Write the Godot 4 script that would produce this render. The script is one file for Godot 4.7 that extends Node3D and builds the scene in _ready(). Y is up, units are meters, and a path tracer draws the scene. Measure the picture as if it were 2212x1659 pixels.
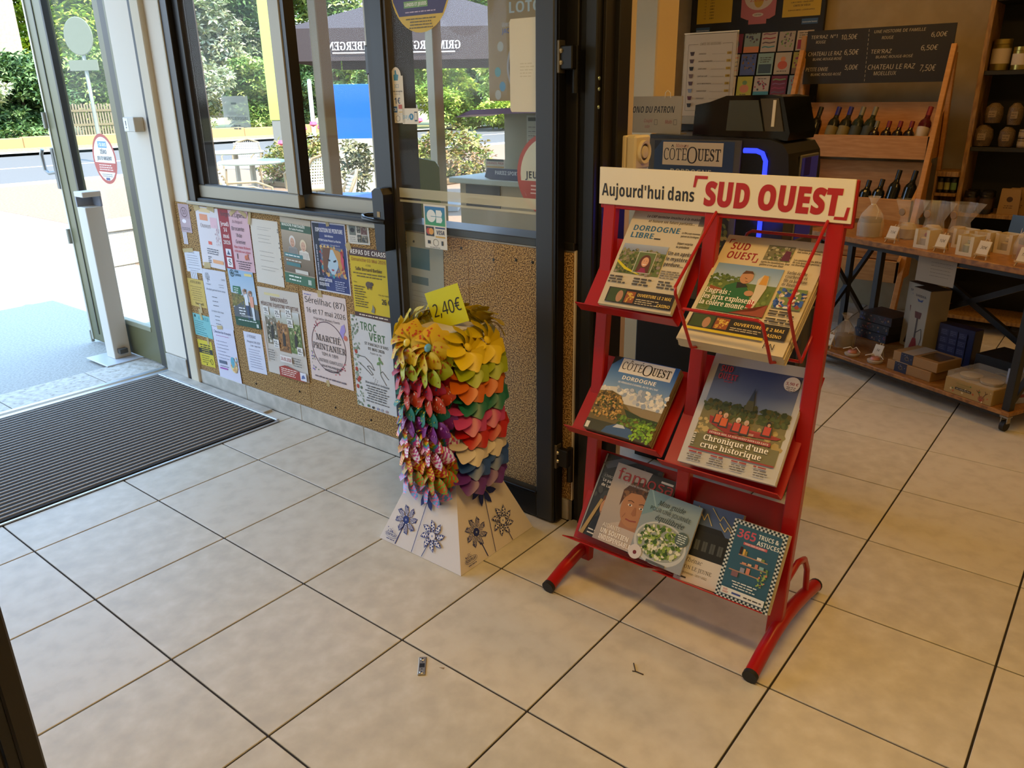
extends Node3D

# ---------------------------------------------------------------- mesh builder
class MB:
	var v := PackedVector3Array()
	var n := PackedVector3Array()
	var c := PackedColorArray()
	var ix := PackedInt32Array()
	var col := Color.WHITE
	var lz := 0.0002
	var X := Transform3D()
	static var glyphs := {}
	static var basel := {}

	func face(p: Array, ref: Vector3) -> void:
		var nn: Vector3 = (p[1] - p[0]).cross(p[2] - p[0])
		if nn.length() < 1e-12 and p.size() > 3:
			nn = (p[2] - p[0]).cross(p[3] - p[0])
		nn = nn.normalized()
		var mid := Vector3.ZERO
		for q in p:
			mid += q
		mid /= p.size()
		var flip := nn.dot(mid - ref) < 0.0
		if flip:
			nn = -nn
		var b := v.size()
		for q in p:
			v.append(q)
			n.append(nn)
			c.append(col)
		for i in range(1, p.size() - 1):
			if flip:
				ix.append_array([b, b + i, b + i + 1])
			else:
				ix.append_array([b, b + i + 1, b + i])

	func box(ctr: Vector3, size: Vector3, bas := Basis(), bev := 0.0) -> MB:
		var h := size * 0.5
		var b := minf(bev, minf(h.x, minf(h.y, h.z)) * 0.9)
		if b <= 0.0:
			for ax in 3:
				for s in [-1.0, 1.0]:
					var p := []
					for k in [[-1, -1], [1, -1], [1, 1], [-1, 1]]:
						var q := Vector3.ZERO
						q[ax] = s * h[ax]
						q[(ax + 1) % 3] = k[0] * h[(ax + 1) % 3]
						q[(ax + 2) % 3] = k[1] * h[(ax + 2) % 3]
						p.append(ctr + bas * q)
					face(p, ctr)
			return self
		var i := h - Vector3(b, b, b)
		for ax in 3:
			var a1 := (ax + 1) % 3
			var a2 := (ax + 2) % 3
			for s in [-1.0, 1.0]:
				var p := []
				for k in [[-1, -1], [1, -1], [1, 1], [-1, 1]]:
					var q := Vector3.ZERO
					q[ax] = s * h[ax]
					q[a1] = k[0] * i[a1]
					q[a2] = k[1] * i[a2]
					p.append(ctr + bas * q)
				face(p, ctr)
				for s2 in [-1.0, 1.0]:
					var e := []
					for t in [[0, -1], [0, 1], [1, 1], [1, -1]]:
						var q := Vector3.ZERO
						q[ax] = s * (h[ax] if t[0] == 0 else i[ax])
						q[a1] = s2 * (i[a1] if t[0] == 0 else h[a1])
						q[a2] = t[1] * i[a2]
						e.append(ctr + bas * q)
					face(e, ctr)
		for sx in [-1.0, 1.0]:
			for sy in [-1.0, 1.0]:
				for sz in [-1.0, 1.0]:
					face([ctr + bas * Vector3(sx * h.x, sy * i.y, sz * i.z), ctr + bas * Vector3(sx * i.x, sy * h.y, sz * i.z), ctr + bas * Vector3(sx * i.x, sy * i.y, sz * h.z)], ctr)
		return self

	func b2(a: Vector3, b: Vector3, bev := 0.0) -> MB:
		return box((a + b) * 0.5, (b - a).abs(), Basis(), bev)

	func bar(a: Vector3, b: Vector3, w: float, d: float, up := Vector3.UP, bev := 0.0) -> MB:
		var y := (b - a).normalized()
		var x := up.cross(y)
		if x.length() < 0.01:
			x = Vector3.RIGHT.cross(y)
			if x.length() < 0.01:
				x = Vector3.BACK.cross(y)
		x = x.normalized()
		return box((a + b) * 0.5, Vector3(w, (b - a).length(), d), Basis(x, y, x.cross(y)), bev)

	func tube(p: Array, r: float, sides := 8, caps := true, r1 := -1.0) -> MB:
		var t: Vector3 = (p[1] - p[0]).normalized()
		var u := t.cross(Vector3.UP if absf(t.y) < 0.9 else Vector3.RIGHT).normalized()
		var b0 := v.size()
		for k in p.size():
			var tt: Vector3 = (p[mini(k + 1, p.size() - 1)] - p[maxi(k - 1, 0)]).normalized()
			u = (u - tt * u.dot(tt)).normalized()
			var w := tt.cross(u)
			var rr := r if r1 < 0.0 else lerpf(r, r1, float(k) / (p.size() - 1))
			for s in sides:
				var a := TAU * s / sides
				var d := u * cos(a) + w * sin(a)
				v.append(p[k] + d * rr)
				n.append(d)
				c.append(col)
		for k in p.size() - 1:
			for s in sides:
				var a := b0 + k * sides + s
				var b := b0 + k * sides + (s + 1) % sides
				ix.append_array([a, a + sides, b, b, a + sides, b + sides])
		if caps:
			for e in [0, p.size() - 1]:
				var poly := []
				for s in sides:
					poly.append(v[b0 + e * sides + s])
				face(poly, p[1] if e == 0 else p[p.size() - 2])
		return self

	func lathe(prof: Array, sides := 16, xf := Transform3D()) -> MB:
		var fl := -1.0 if prof[0].y > prof[prof.size() - 1].y else 1.0
		for k in prof.size() - 1:
			var a: Vector2 = prof[k]
			var b: Vector2 = prof[k + 1]
			var d := b - a
			if d.length() < 1e-7:
				continue
			var nr := Vector2(d.y, -d.x).normalized() * fl
			var b0 := v.size()
			for s in sides + 1:
				var an := TAU * s / sides
				var cs := Vector3(cos(an), 0, sin(an))
				v.append(xf * (cs * a.x + Vector3.UP * a.y))
				v.append(xf * (cs * b.x + Vector3.UP * b.y))
				var nn := (xf.basis * (cs * nr.x + Vector3.UP * nr.y)).normalized()
				n.append(nn)
				n.append(nn)
				c.append(col)
				c.append(col)
			for s in sides:
				var i := b0 + s * 2
				if fl < 0.0:
					ix.append_array([i, i + 1, i + 2, i + 2, i + 1, i + 3])
				else:
					ix.append_array([i, i + 2, i + 1, i + 2, i + 3, i + 1])
		return self

	func prism(poly: PackedVector2Array, depth: float, xf := Transform3D()) -> MB:
		var tri := Geometry2D.triangulate_polygon(poly)
		var ccw := not Geometry2D.is_polygon_clockwise(poly)
		for s in [-1.0, 1.0]:
			for t in range(0, tri.size(), 3):
				var p := []
				for k in 3:
					var q := poly[tri[t + k]]
					p.append(xf * Vector3(q.x, q.y, s * depth * 0.5))
				face(p, (p[0] + p[1] + p[2]) / 3.0 - xf.basis.z * s)
		for k in poly.size():
			var a := poly[k]
			var b := poly[(k + 1) % poly.size()]
			var o := Vector2(b.y - a.y, a.x - b.x).normalized() * (1.0 if ccw else -1.0)
			var m := (a + b) * 0.5 - o * 0.001
			face([xf * Vector3(a.x, a.y, -depth / 2), xf * Vector3(b.x, b.y, -depth / 2), xf * Vector3(b.x, b.y, depth / 2), xf * Vector3(a.x, a.y, depth / 2)], xf * Vector3(m.x, m.y, 0))
		return self

	# ---- flat print, in the sheet's own plane (x right, y up), towards +z
	func up(d := 0.00012) -> void:
		lz += d
	func flat(p: PackedVector2Array, k: Color) -> MB:
		var b := v.size()
		var nz := X.basis.z.normalized()
		for q in p:
			v.append(X * Vector3(q.x, q.y, lz))
			n.append(nz)
			c.append(k)
		var tri := Geometry2D.triangulate_polygon(p) if p.size() > 4 else PackedInt32Array([0, 1, 2] if p.size() == 3 else [0, 1, 2, 0, 2, 3])
		for t in range(0, tri.size(), 3):
			var a := p[tri[t]]
			var cw := (p[tri[t + 1]] - a).cross(p[tri[t + 2]] - a) < 0.0
			ix.append_array([b + tri[t], b + tri[t + 1 if cw else t + 2], b + tri[t + 2 if cw else t + 1]])
		up(0.000012)
		return self
	func rect(x: float, y: float, w: float, h: float, k: Color) -> MB:
		up()
		return flat(PackedVector2Array([Vector2(x, y), Vector2(x + w, y), Vector2(x + w, y + h), Vector2(x, y + h)]), k)
	func grad(x: float, y: float, w: float, h: float, lo: Color, hi: Color) -> MB:
		rect(x, y, w, h, lo)
		c[c.size() - 1] = hi
		c[c.size() - 2] = hi
		return self
	func disc(x: float, y: float, rx: float, ry: float, k: Color, sides := 20, rot := 0.0) -> MB:
		var p := PackedVector2Array()
		for s in sides:
			p.append(Vector2(x, y) + Vector2(cos(TAU * s / sides) * rx, sin(TAU * s / sides) * ry).rotated(rot))
		var b := v.size()
		for q in p:
			v.append(X * Vector3(q.x, q.y, lz))
			n.append(X.basis.z.normalized())
			c.append(k)
		for s in range(1, sides - 1):
			ix.append_array([b, b + s + 1, b + s])
		up(0.000012)
		return self
	func poly(a: Array, k: Color) -> MB:
		var p := PackedVector2Array()
		for i in range(0, a.size(), 2):
			p.append(Vector2(a[i], a[i + 1]))
		up()
		return flat(p, k)
	func line(a: Array, w: float, k: Color) -> MB:
		for i in range(0, a.size() - 2, 2):
			var p := Vector2(a[i], a[i + 1])
			var q := Vector2(a[i + 2], a[i + 3])
			var o := (q - p).normalized().orthogonal() * w * 0.5
			flat(PackedVector2Array([p - o, q - o, q + o, p + o]), k)
		return self
	func ring(x: float, y: float, rx: float, ry: float, w: float, k: Color, sides := 28) -> MB:
		for s in sides:
			var a := TAU * s / sides
			var b := TAU * (s + 1) / sides
			flat(PackedVector2Array([Vector2(x + cos(a) * rx, y + sin(a) * ry), Vector2(x + cos(b) * rx, y + sin(b) * ry), Vector2(x + cos(b) * (rx - w), y + sin(b) * (ry - w)), Vector2(x + cos(a) * (rx - w), y + sin(a) * (ry - w))]), k)
			lz -= 0.000012
		up()
		return self
	func specks(x: float, y: float, w: float, h: float, cols: Array, num: int, s0: float, s1: float, sd: int, clip := []) -> MB:
		var r := RandomNumberGenerator.new()
		r.seed = sd
		var pc := PackedVector2Array()
		for i in range(0, clip.size(), 2):
			pc.append(Vector2(clip[i], clip[i + 1]))
		for i in num:
			var q := Vector2(x + r.randf() * w, y + r.randf() * h)
			var sz := r.randf_range(s0, s1)
			var k: Color = cols[r.randi() % cols.size()]
			var ro := r.randf() * 3.0
			if pc.size() > 2 and not Geometry2D.is_point_in_polygon(q, pc):
				continue
			disc(q.x, q.y, sz, sz * r.randf_range(0.5, 1.0), k, 6, ro)
			lz -= 0.000008
		up()
		return self
	# rows of words too small to read
	func words(x: float, y: float, w: float, rows: int, dy: float, h: float, k: Color, sd := 1, center := false) -> MB:
		var r := RandomNumberGenerator.new()
		r.seed = sd
		up()
		for i in rows:
			var xx := x
			var end := x + w * r.randf_range(0.7, 1.0)
			if center:
				var m := (x + w - end) * 0.5
				xx += m
				end += m
			while xx < end - h * 1.5:
				var ww := minf(h * r.randf_range(1.5, 5.0), end - xx)
				flat(PackedVector2Array([Vector2(xx, y - i * dy), Vector2(xx + ww, y - i * dy), Vector2(xx + ww, y - i * dy + h * r.randf_range(0.7, 1.0)), Vector2(xx, y - i * dy + h * 0.8)]), k)
				lz -= 0.000012
				xx += ww + h * 0.7
		up()
		return self
	static func shape_text(s: String, f: Font) -> Dictionary:
		var key := s + str(f.get_instance_id())
		if not glyphs.has(key):
			var tm := TextMesh.new()
			tm.font = f
			tm.font_size = 48
			tm.pixel_size = 0.01
			tm.depth = 0.0
			tm.curve_step = 2.5
			tm.horizontal_alignment = HORIZONTAL_ALIGNMENT_LEFT
			if not basel.has(f):
				tm.text = "H"
				var b := tm.get_aabb()
				basel[f] = [b.position.y, b.size.y]
			tm.text = s
			var a := tm.get_mesh_arrays()
			var pv: PackedVector3Array = a[Mesh.ARRAY_VERTEX]
			var out := PackedVector2Array()
			var lo := 1e9
			var hi := -1e9
			for q in pv:
				var t: Vector2 = Vector2(q.x, q.y - basel[f][0]) / basel[f][1]
				out.append(t)
				lo = minf(lo, t.x)
				hi = maxf(hi, t.x)
			glyphs[key] = {"p": out, "i": a[Mesh.ARRAY_INDEX], "lo": lo, "w": hi - lo}
		return glyphs[key]
	# h is the height of a capital; fit > 0 squeezes the line to that width; align 0 left, 1 centre, 2 right
	func text(s: String, f: Font, x: float, y: float, h: float, k: Color, align := 0, fit := 0.0, slant := 0.0, rot := 0.0, mirror := false) -> MB:
		up()
		var g := shape_text(s, f)
		if g.p.size() == 0:
			return self
		var sx := h
		if fit > 0.0:
			sx = fit / g.w
		var wide: float = g.w * sx
		var b := v.size()
		var nz := X.basis.z.normalized()
		for q in g.p:
			var t: Vector2 = Vector2((q.x - g.lo) * sx - wide * 0.5 * align + q.y * h * slant, q.y * h)
			if mirror:
				t.x = -t.x
			t = t.rotated(rot)
			v.append(X * Vector3(x + t.x, y + t.y, lz))
			n.append(nz)
			c.append(k)
		for t in range(0, g.i.size(), 3):
			ix.append_array([b + g.i[t], b + g.i[t + 2 if mirror else t + 1], b + g.i[t + 1 if mirror else t + 2]])
		return self

	func mesh() -> ArrayMesh:
		var m := ArrayMesh.new()
		var a := []
		a.resize(Mesh.ARRAY_MAX)
		a[Mesh.ARRAY_VERTEX] = v
		a[Mesh.ARRAY_NORMAL] = n
		a[Mesh.ARRAY_COLOR] = c
		a[Mesh.ARRAY_INDEX] = ix
		m.add_surface_from_arrays(Mesh.PRIMITIVE_TRIANGLES, a)
		return m

# ---------------------------------------------------------------- scene helpers
var names := {}
var mats := {}
var FN: SystemFont
var FB: SystemFont
var SN: SystemFont
var SB: SystemFont
var FX: FontVariation

func H(s: String) -> Color:
	return Color.html(s)
func numbered(s: String) -> String:
	names[s] = names.get(s, -1) + 1
	return s if names[s] == 0 else "%s_%03d" % [s, names[s]]
func thing(called: String, label: String, cat: String, at := Vector3.ZERO, turn := 0.0, group := "") -> Node3D:
	var o := Node3D.new()
	o.name = numbered(called)
	add_child(o)
	o.position = at
	o.rotation.y = turn
	o.set_meta("label", label)
	o.set_meta("category", cat)
	if group:
		o.set_meta("group", group)
	return o
func obj(called: String, b, m: Material, parent: Node3D = self) -> MeshInstance3D:
	var o := MeshInstance3D.new()
	o.mesh = b.mesh() if b is MB else b
	o.material_override = m
	o.name = numbered(called) if parent == self else called
	parent.add_child(o, true)
	return o
func tag(o: Node, label: String, cat: String, group := "") -> Node:
	o.set_meta("label", label)
	o.set_meta("category", cat)
	if group:
		o.set_meta("group", group)
	return o
func struct(called: String, b, m: Material) -> MeshInstance3D:
	var o := obj(called, b, m)
	o.set_meta("kind", "structure")
	return o
func dup(root: Node3D, at: Vector3, turn: float, label: String) -> Node3D:
	var r: Node3D = root.duplicate()
	var base := String(root.name)
	r.name = numbered(RegEx.create_from_string("_\\d+$").sub(base, ""))
	add_child(r)
	r.position = at
	r.rotation.y = turn
	r.set_meta("label", label)
	return r
func mat(hex: String, rough := 0.6, metal := 0.0, spec := 0.5) -> StandardMaterial3D:
	var key := "%s|%s|%s|%s" % [hex, rough, metal, spec]
	if not mats.has(key):
		var m := StandardMaterial3D.new()
		m.albedo_color = H(hex)
		m.roughness = rough
		m.metallic = metal
		m.metallic_specular = spec
		m.resource_name = "plain_" + hex
		mats[key] = m
	return mats[key]
func vc(rough := 0.6, metal := 0.0, back := false) -> StandardMaterial3D:
	var key := "vc%s|%s|%s" % [rough, metal, back]
	if not mats.has(key):
		var m := StandardMaterial3D.new()
		m.vertex_color_use_as_albedo = true
		m.vertex_color_is_srgb = true
		m.roughness = rough
		m.metallic = metal
		m.cull_mode = BaseMaterial3D.CULL_DISABLED
		if back:
			m.backlight_enabled = true
			m.backlight = Color(0.35, 0.35, 0.35)
		mats[key] = m
	return mats[key]
func glass(hex: String, a: float, rough := 0.0) -> StandardMaterial3D:
	var key := "gl%s|%s|%s" % [hex, a, rough]
	if not mats.has(key):
		var m := StandardMaterial3D.new()
		m.albedo_color = Color(H(hex), a)
		m.transparency = BaseMaterial3D.TRANSPARENCY_ALPHA
		m.roughness = rough
		m.metallic_specular = 0.16
		m.cull_mode = BaseMaterial3D.CULL_DISABLED
		mats[key] = m
	return mats[key]
func glow(hex: String, e: float) -> StandardMaterial3D:
	var m := StandardMaterial3D.new()
	m.albedo_color = H(hex)
	m.emission_enabled = true
	m.emission = H(hex)
	m.emission_energy_multiplier = e
	return m
func noisy(key: String, stops: Array, scale: Vector3, freq := 0.02, oct := 4, rough := 0.6, relief := 0.0, sd := 1, size := 512, kind := FastNoiseLite.TYPE_SIMPLEX_SMOOTH, world := true) -> StandardMaterial3D:
	if mats.has(key):
		return mats[key]
	var f := FastNoiseLite.new()
	f.noise_type = kind
	f.seed = sd
	f.frequency = freq
	f.fractal_octaves = oct
	var t := NoiseTexture2D.new()
	t.width = size
	t.height = size
	t.seamless = true
	t.noise = f
	var g := Gradient.new()
	var of := PackedFloat32Array()
	var co := PackedColorArray()
	for s in stops:
		of.append(s[0])
		co.append(H(s[1]))
	g.offsets = of
	g.colors = co
	t.color_ramp = g
	var m := StandardMaterial3D.new()
	m.albedo_texture = t
	m.roughness = rough
	m.uv1_triplanar = true
	m.uv1_world_triplanar = world
	m.uv1_scale = scale
	if relief > 0.0:
		var t2 := NoiseTexture2D.new()
		t2.width = size
		t2.height = size
		t2.seamless = true
		t2.noise = f
		t2.as_normal_map = true
		t2.bump_strength = relief
		m.normal_enabled = true
		m.normal_texture = t2
	m.resource_name = key
	mats[key] = m
	return m

# ---------------------------------------------------------------- camera, sky, sun, lamps
func setup() -> void:
	var cam := Camera3D.new()
	cam.name = "camera"
	cam.fov = 52.656
	cam.near = 0.02
	cam.far = 300.0
	add_child(cam)
	cam.position = Vector3(2.74808, 1.4557, 2.12354)
	cam.basis = Basis(Vector3.UP, 0.676046) * Basis(Vector3.RIGHT, -0.355861) * Basis(Vector3.BACK, -0.014168)
	cam.current = true
	var we := WorldEnvironment.new()
	we.name = "environment"
	var e := Environment.new()
	e.tonemap_mode = Environment.TONE_MAPPER_LINEAR
	e.tonemap_exposure = 1.12
	e.background_mode = Environment.BG_SKY
	e.sdfgi_enabled = true
	e.ssao_enabled = true
	e.ssil_enabled = true
	var sk := Sky.new()
	var sm := ProceduralSkyMaterial.new()
	sm.sky_top_color = H("93bbea")
	sm.sky_horizon_color = H("e0eaf0")
	sm.ground_bottom_color = H("8d8a80")
	sm.ground_horizon_color = H("b9b6aa")
	sm.sky_energy_multiplier = 2.1
	sm.ground_energy_multiplier = 0.8
	sk.sky_material = sm
	e.sky = sk
	we.environment = e
	add_child(we)
	var sun := DirectionalLight3D.new()
	sun.name = "sun"
	sun.light_color = Color(1.0, 0.95, 0.84)
	sun.light_energy = 3.2
	sun.light_angular_distance = 0.53
	sun.shadow_enabled = true
	add_child(sun)
	sun.basis = Basis.looking_at(Vector3(-0.55, -0.83, -0.05).normalized())
	# ceiling panels: a glowing face and an area light of the same size just under it
	lamp_panel(Vector3(2.5, 2.598, 1.35), Vector2(1.2, 0.3), Color(1.0, 0.8, 0.45), 2.6, "ceiling light panel nearest the red newspaper stand")
	lamp_panel(Vector3(0.6, 2.598, 2.0), Vector2(1.2, 0.3), Color(1.0, 0.86, 0.6), 0.7, "ceiling light panel above the bare tiled floor by the entrance")
	lamp_panel(Vector3(2.3, 2.598, -1.2), Vector2(1.2, 0.3), Color(1.0, 0.75, 0.36), 1.1, "ceiling light panel above the wheeled gift table")
	lamp_panel(Vector3(1.3, 2.598, -2.6), Vector2(1.2, 0.3), Color(1.0, 0.75, 0.36), 0.75, "ceiling light panel before the wine rack")
	lamp_panel(Vector3(3.4, 2.598, -2.4), Vector2(1.2, 0.3), Color(1.0, 0.75, 0.36), 0.45, "ceiling light panel before the black wall shelves")
func lamp_panel(at: Vector3, sz: Vector2, k: Color, en: float, label: String) -> void:
	var t := thing("ceiling_light", label, "ceiling light", at, 0.0, "ceiling light panels")
	obj("frame", MB.new().box(Vector3(0, -0.012, 0), Vector3(sz.x + 0.05, 0.028, sz.y + 0.05), Basis(), 0.004), mat("e4e2dc", 0.4), t)
	var g := StandardMaterial3D.new()
	g.albedo_color = k
	g.emission_enabled = true
	g.emission = k
	g.emission_energy_multiplier = 1.2
	obj("diffuser_light", MB.new().box(Vector3(0, -0.029, 0), Vector3(sz.x, 0.004, sz.y)), g, t)
	var l := AreaLight3D.new()
	l.name = "area_light"
	l.area_size = sz
	l.light_color = k
	l.light_energy = en
	l.area_range = 12.0
	l.area_attenuation = 2.0
	l.shadow_enabled = true
	t.add_child(l)
	l.position = Vector3(0, -0.04, 0)
	l.rotation.x = -PI / 2

func _ready() -> void:
	FN = SystemFont.new()
	FN.font_names = PackedStringArray(["Droid Sans"])
	FB = SystemFont.new()
	FB.font_names = PackedStringArray(["Droid Sans"])
	FB.font_weight = 700
	SN = SystemFont.new()
	SN.font_names = PackedStringArray(["Droid Serif"])
	SB = SystemFont.new()
	SB.font_names = PackedStringArray(["Droid Serif"])
	SB.font_weight = 700
	FX = FontVariation.new()
	FX.base_font = FB
	FX.variation_embolden = 1.2
	setup()
	structure()
	outdoors()
	glazing()
	leaf_doors()
	notices()
	pinwheels()
	newspaper_rack()
	shop()
	small_things()

# ---------------------------------------------------------------- the setting
func tile_field(parent: Node3D, x0: float, x1: float, z0: float, z1: float, ms: Array) -> void:
	var T := 0.45
	var cache := {}
	for i in range(int(floor(x0 / T)), int(ceil(x1 / T))):
		for j in range(int(floor(z0 / T)), int(ceil(z1 / T))):
			var a := Vector2(maxf(i * T, x0) + 0.0028, maxf(j * T, z0) + 0.0028)
			var b := Vector2(minf((i + 1) * T, x1) - 0.0028, minf((j + 1) * T, z1) - 0.0028)
			if b.x - a.x < 0.02 or b.y - a.y < 0.02:
				continue
			var key := "%.3f,%.3f" % [b.x - a.x, b.y - a.y]
			if not cache.has(key):
				cache[key] = MB.new().box(Vector3.ZERO, Vector3(b.x - a.x, 0.01, b.y - a.y), Basis(), 0.0012).mesh()
			var o := obj("tile", cache[key], ms[absi(i * 7 + j * 13 + i * j) % ms.size()], parent)
			o.position = Vector3((a.x + b.x) / 2, -0.005, (a.y + b.y) / 2)

func structure() -> void:
	var tm := []
	for k in 3:
		tm.append(noisy("tile%d" % k, [[0.1, ["beb7a6", "c0b9a8", "bbb4a3"][k]], [0.5, ["c8c1b0", "cac3b2", "c5beac"][k]], [0.9, ["cec8b8", "cdc7b7", "cfc9ba"][k]]], Vector3(0.9, 0.9, 0.9), 0.012, 6, 0.42, 0.5, 11 + k, 1024))
	var fl := struct("floor", MB.new().b2(Vector3(-1.42, -0.12, 0.0), Vector3(4.6, -0.004, 3.3)).b2(Vector3(-0.5, -0.12, -3.8), Vector3(4.6, -0.004, 0.0)), mat("2b2521", 0.95))
	tile_field(fl, -0.278, 1.35, 0.066, 2.7, tm)
	tile_field(fl, 1.35, 4.0, -3.75, 2.7, tm)
	tile_field(fl, -0.42, 1.35, -3.75, -0.1, tm)
	tile_field(fl, -1.40, -0.278, 0.066, 0.14, tm)
	var white := mat("d8cebc", 0.75)
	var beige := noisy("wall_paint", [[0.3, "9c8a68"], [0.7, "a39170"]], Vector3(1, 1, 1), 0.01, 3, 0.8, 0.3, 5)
	# ceiling and roof (the roof edge throws the shade outside the entrance)
	struct("ceiling", MB.new().b2(Vector3(-1.42, 2.6, -0.1), Vector3(4.6, 2.64, 3.3)).b2(Vector3(-0.5, 2.6, -3.8), Vector3(4.6, 2.64, -0.1)), mat("d8d4ca", 0.85))
	struct("trim_1", MB.new().b2(Vector3(-1.85, 2.66, -0.12), Vector3(4.7, 3.0, 3.5)).b2(Vector3(-0.6, 2.66, -3.95), Vector3(4.7, 3.0, -0.12)), mat("8a8a86", 0.8))
	# walls
	struct("wall_north", MB.new().b2(Vector3(-1.2, -0.1, -0.1), Vector3(1.36, 0.985, 0.056)).b2(Vector3(-1.2, 2.2, -0.1), Vector3(1.36, 2.6, 0.056)).b2(Vector3(-1.2, 0.985, -0.1), Vector3(-0.905, 2.2, 0.056)), white)
	struct("wall_west", MB.new().b2(Vector3(-1.46, 2.26, 0.0), Vector3(-1.38, 2.6, 3.3)).b2(Vector3(-1.46, -0.1, 3.1), Vector3(-1.38, 2.26, 3.3)), white)  # opening widened out of view to admit more daylight
	struct("wall_south", MB.new().b2(Vector3(-1.46, -0.1, 3.2), Vector3(4.6, 2.6, 3.3)), mat("cfc3a8", 0.8))
	struct("wall_east", MB.new().b2(Vector3(4.55, -0.1, -3.8), Vector3(4.65, 2.6, 3.3)), mat("c6b590", 0.8))
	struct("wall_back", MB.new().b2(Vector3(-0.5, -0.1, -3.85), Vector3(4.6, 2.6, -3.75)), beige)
	struct("wall_lintel", MB.new().b2(Vector3(1.36, 2.2, -0.1), Vector3(4.55, 2.6, 0.056)), white)
	struct("wall_stub", MB.new().b2(Vector3(1.27, -0.004, -0.16), Vector3(1.427, 2.6, -0.088), 0.004), mat("c9b48c", 0.7))
	struct("trim_2", MB.new().b2(Vector3(0.6, 0.0, -1.5), Vector3(0.875, 2.6, -1.3), 0.006), mat("c9b48c", 0.7))
	# pilaster at the entrance corner with its dark groove and tiled foot
	struct("trim_3", MB.new().b2(Vector3(-1.42, 0.115, -0.1), Vector3(-1.185, 2.6, 0.07), 0.003), white)
	struct("trim_4", MB.new().b2(Vector3(-1.19, 0.0, 0.0), Vector3(-1.158, 2.6, 0.074)), mat("17181a", 0.5))
	struct("trim_5", MB.new().b2(Vector3(-1.158, 0.005, 0.0), Vector3(-1.078, 2.6, 0.082), 0.004), mat("cbbfa6", 0.7))
	# skirting tiles along the window wall
	var bb := struct("baseboard_north", MB.new().b2(Vector3(-1.2, 0.0, 0.0), Vector3(1.36, 0.08, 0.058)), mat("6d675f", 0.9))
	var sk := noisy("skirting", [[0.2, "a7a296"], [0.8, "bdb8ac"]], Vector3(2, 2, 2), 0.01, 5, 0.5, 0.4, 31)
	for i in 6:
		var xa := -1.08 + i * 0.45 - (0.0 if i == 0 else 0.02)
		var xb := minf(-1.08 + (i + 1) * 0.45 - 0.02, 1.35)
		obj("skirting_tile", MB.new().b2(Vector3(xa + 0.001, 0.001, 0.05), Vector3(xb - 0.001, 0.083, 0.068), 0.0015), sk, bb)
	var bw := struct("baseboard_west", MB.new().b2(Vector3(-1.405, 0.001, 0.0), Vector3(-1.192, 0.112, 0.064)), mat("6d675f", 0.9))
	obj("skirting_tile", MB.new().b2(Vector3(-1.408, 0.001, 0.02), Vector3(-1.193, 0.114, 0.08), 0.0015), sk, bw)
	obj("kerb_tile", MB.new().b2(Vector3(-1.40, 0.0, 0.081), Vector3(-0.42, 0.012, 0.132), 0.0015), sk, bw)
	# cork board
	var cork := noisy("cork", [[0.0, "3c2812"], [0.4, "64451f"], [0.48, "94703c"], [0.55, "aa8448"], [0.62, "bd985c"], [1.0, "c8a66c"]], Vector3(2.0, 2.0, 2.0), 0.075, 2, 0.9, 2.0, 77, 1024)
	var cb := thing("cork_board", "long brown cork pin board below the window, crowded with posters", "cork board", Vector3(0, 0, 0.056))
	obj("panel", MB.new().b2(Vector3(-1.074, 0.084, 0.0), Vector3(-0.12, 0.978, 0.006), 0.001), cork, cb)
	obj("panel", MB.new().b2(Vector3(-0.1185, 0.084, 0.0), Vector3(0.9, 0.978, 0.006), 0.001), cork, cb)
	obj("panel", MB.new().b2(Vector3(0.9015, 0.084, 0.0), Vector3(1.355, 0.978, 0.006), 0.001), cork, cb)
	for q in [[-0.93, 0.945], [-1.0, 0.125], [-0.56, 0.11], [0.06, 0.13], [0.3, 0.13], [0.63, 0.945], [0.87, 0.945], [1.02, 0.92], [1.12, 0.93], [1.19, 0.93], [1.28, 0.16], [0.78, 0.5], [1.31, 0.56], [-0.2, 0.15]]:
		obj("screw", MB.new().lathe([Vector2(0.0, 0.0095), Vector2(0.004, 0.009), Vector2(0.006, 0.006)], 8, Transform3D(Basis(Vector3.RIGHT, PI / 2), Vector3(q[0], q[1], 0))), mat("24201c", 0.4, 0.6), cb)
	# sunken entrance mat
	var mt := thing("entrance_mat", "ribbed dark grey entrance mat sunk into the floor", "mat", Vector3(0, 0, 0))
	var al := mat("c3c8cc", 0.35, 0.7)
	obj("tray", MB.new().b2(Vector3(-1.40, -0.004, 0.142), Vector3(-0.282, 0.002, 2.2)), mat("22201f", 0.9), mt)
	obj("frame", MB.new().b2(Vector3(-1.39, 0.0, 0.134), Vector3(-0.29, 0.012, 0.15), 0.002), mat("d4d8da", 0.3, 0.5), mt)
	obj("frame", MB.new().b2(Vector3(-0.29, 0.0, 0.14), Vector3(-0.279, 0.006, 2.2), 0.001), al, mt)
	var rib := MB.new().box(Vector3(0, 0.006, 1.175), Vector3(0.0105, 0.01, 2.04), Basis(), 0.002).mesh()
	var wire := MB.new().box(Vector3(0, 0.004, 1.175), Vector3(0.005, 0.006, 2.04), Basis(), 0.001).mesh()
	var ribm := noisy("mat_rib", [[0.3, "8d877d"], [0.7, "a29c92"]], Vector3(4, 4, 4), 0.06, 3, 0.6, 1.0, 14)
	var pile := noisy("mat_pile", [[0.35, "1d1b1a"], [0.6, "2b2927"], [0.75, "4b4742"]], Vector3(6, 6, 6), 0.12, 2, 0.95, 3.0, 15)
	var pl := MB.new().box(Vector3(0, 0.0045, 1.175), Vector3(0.019, 0.0075, 2.04)).mesh()
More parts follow.
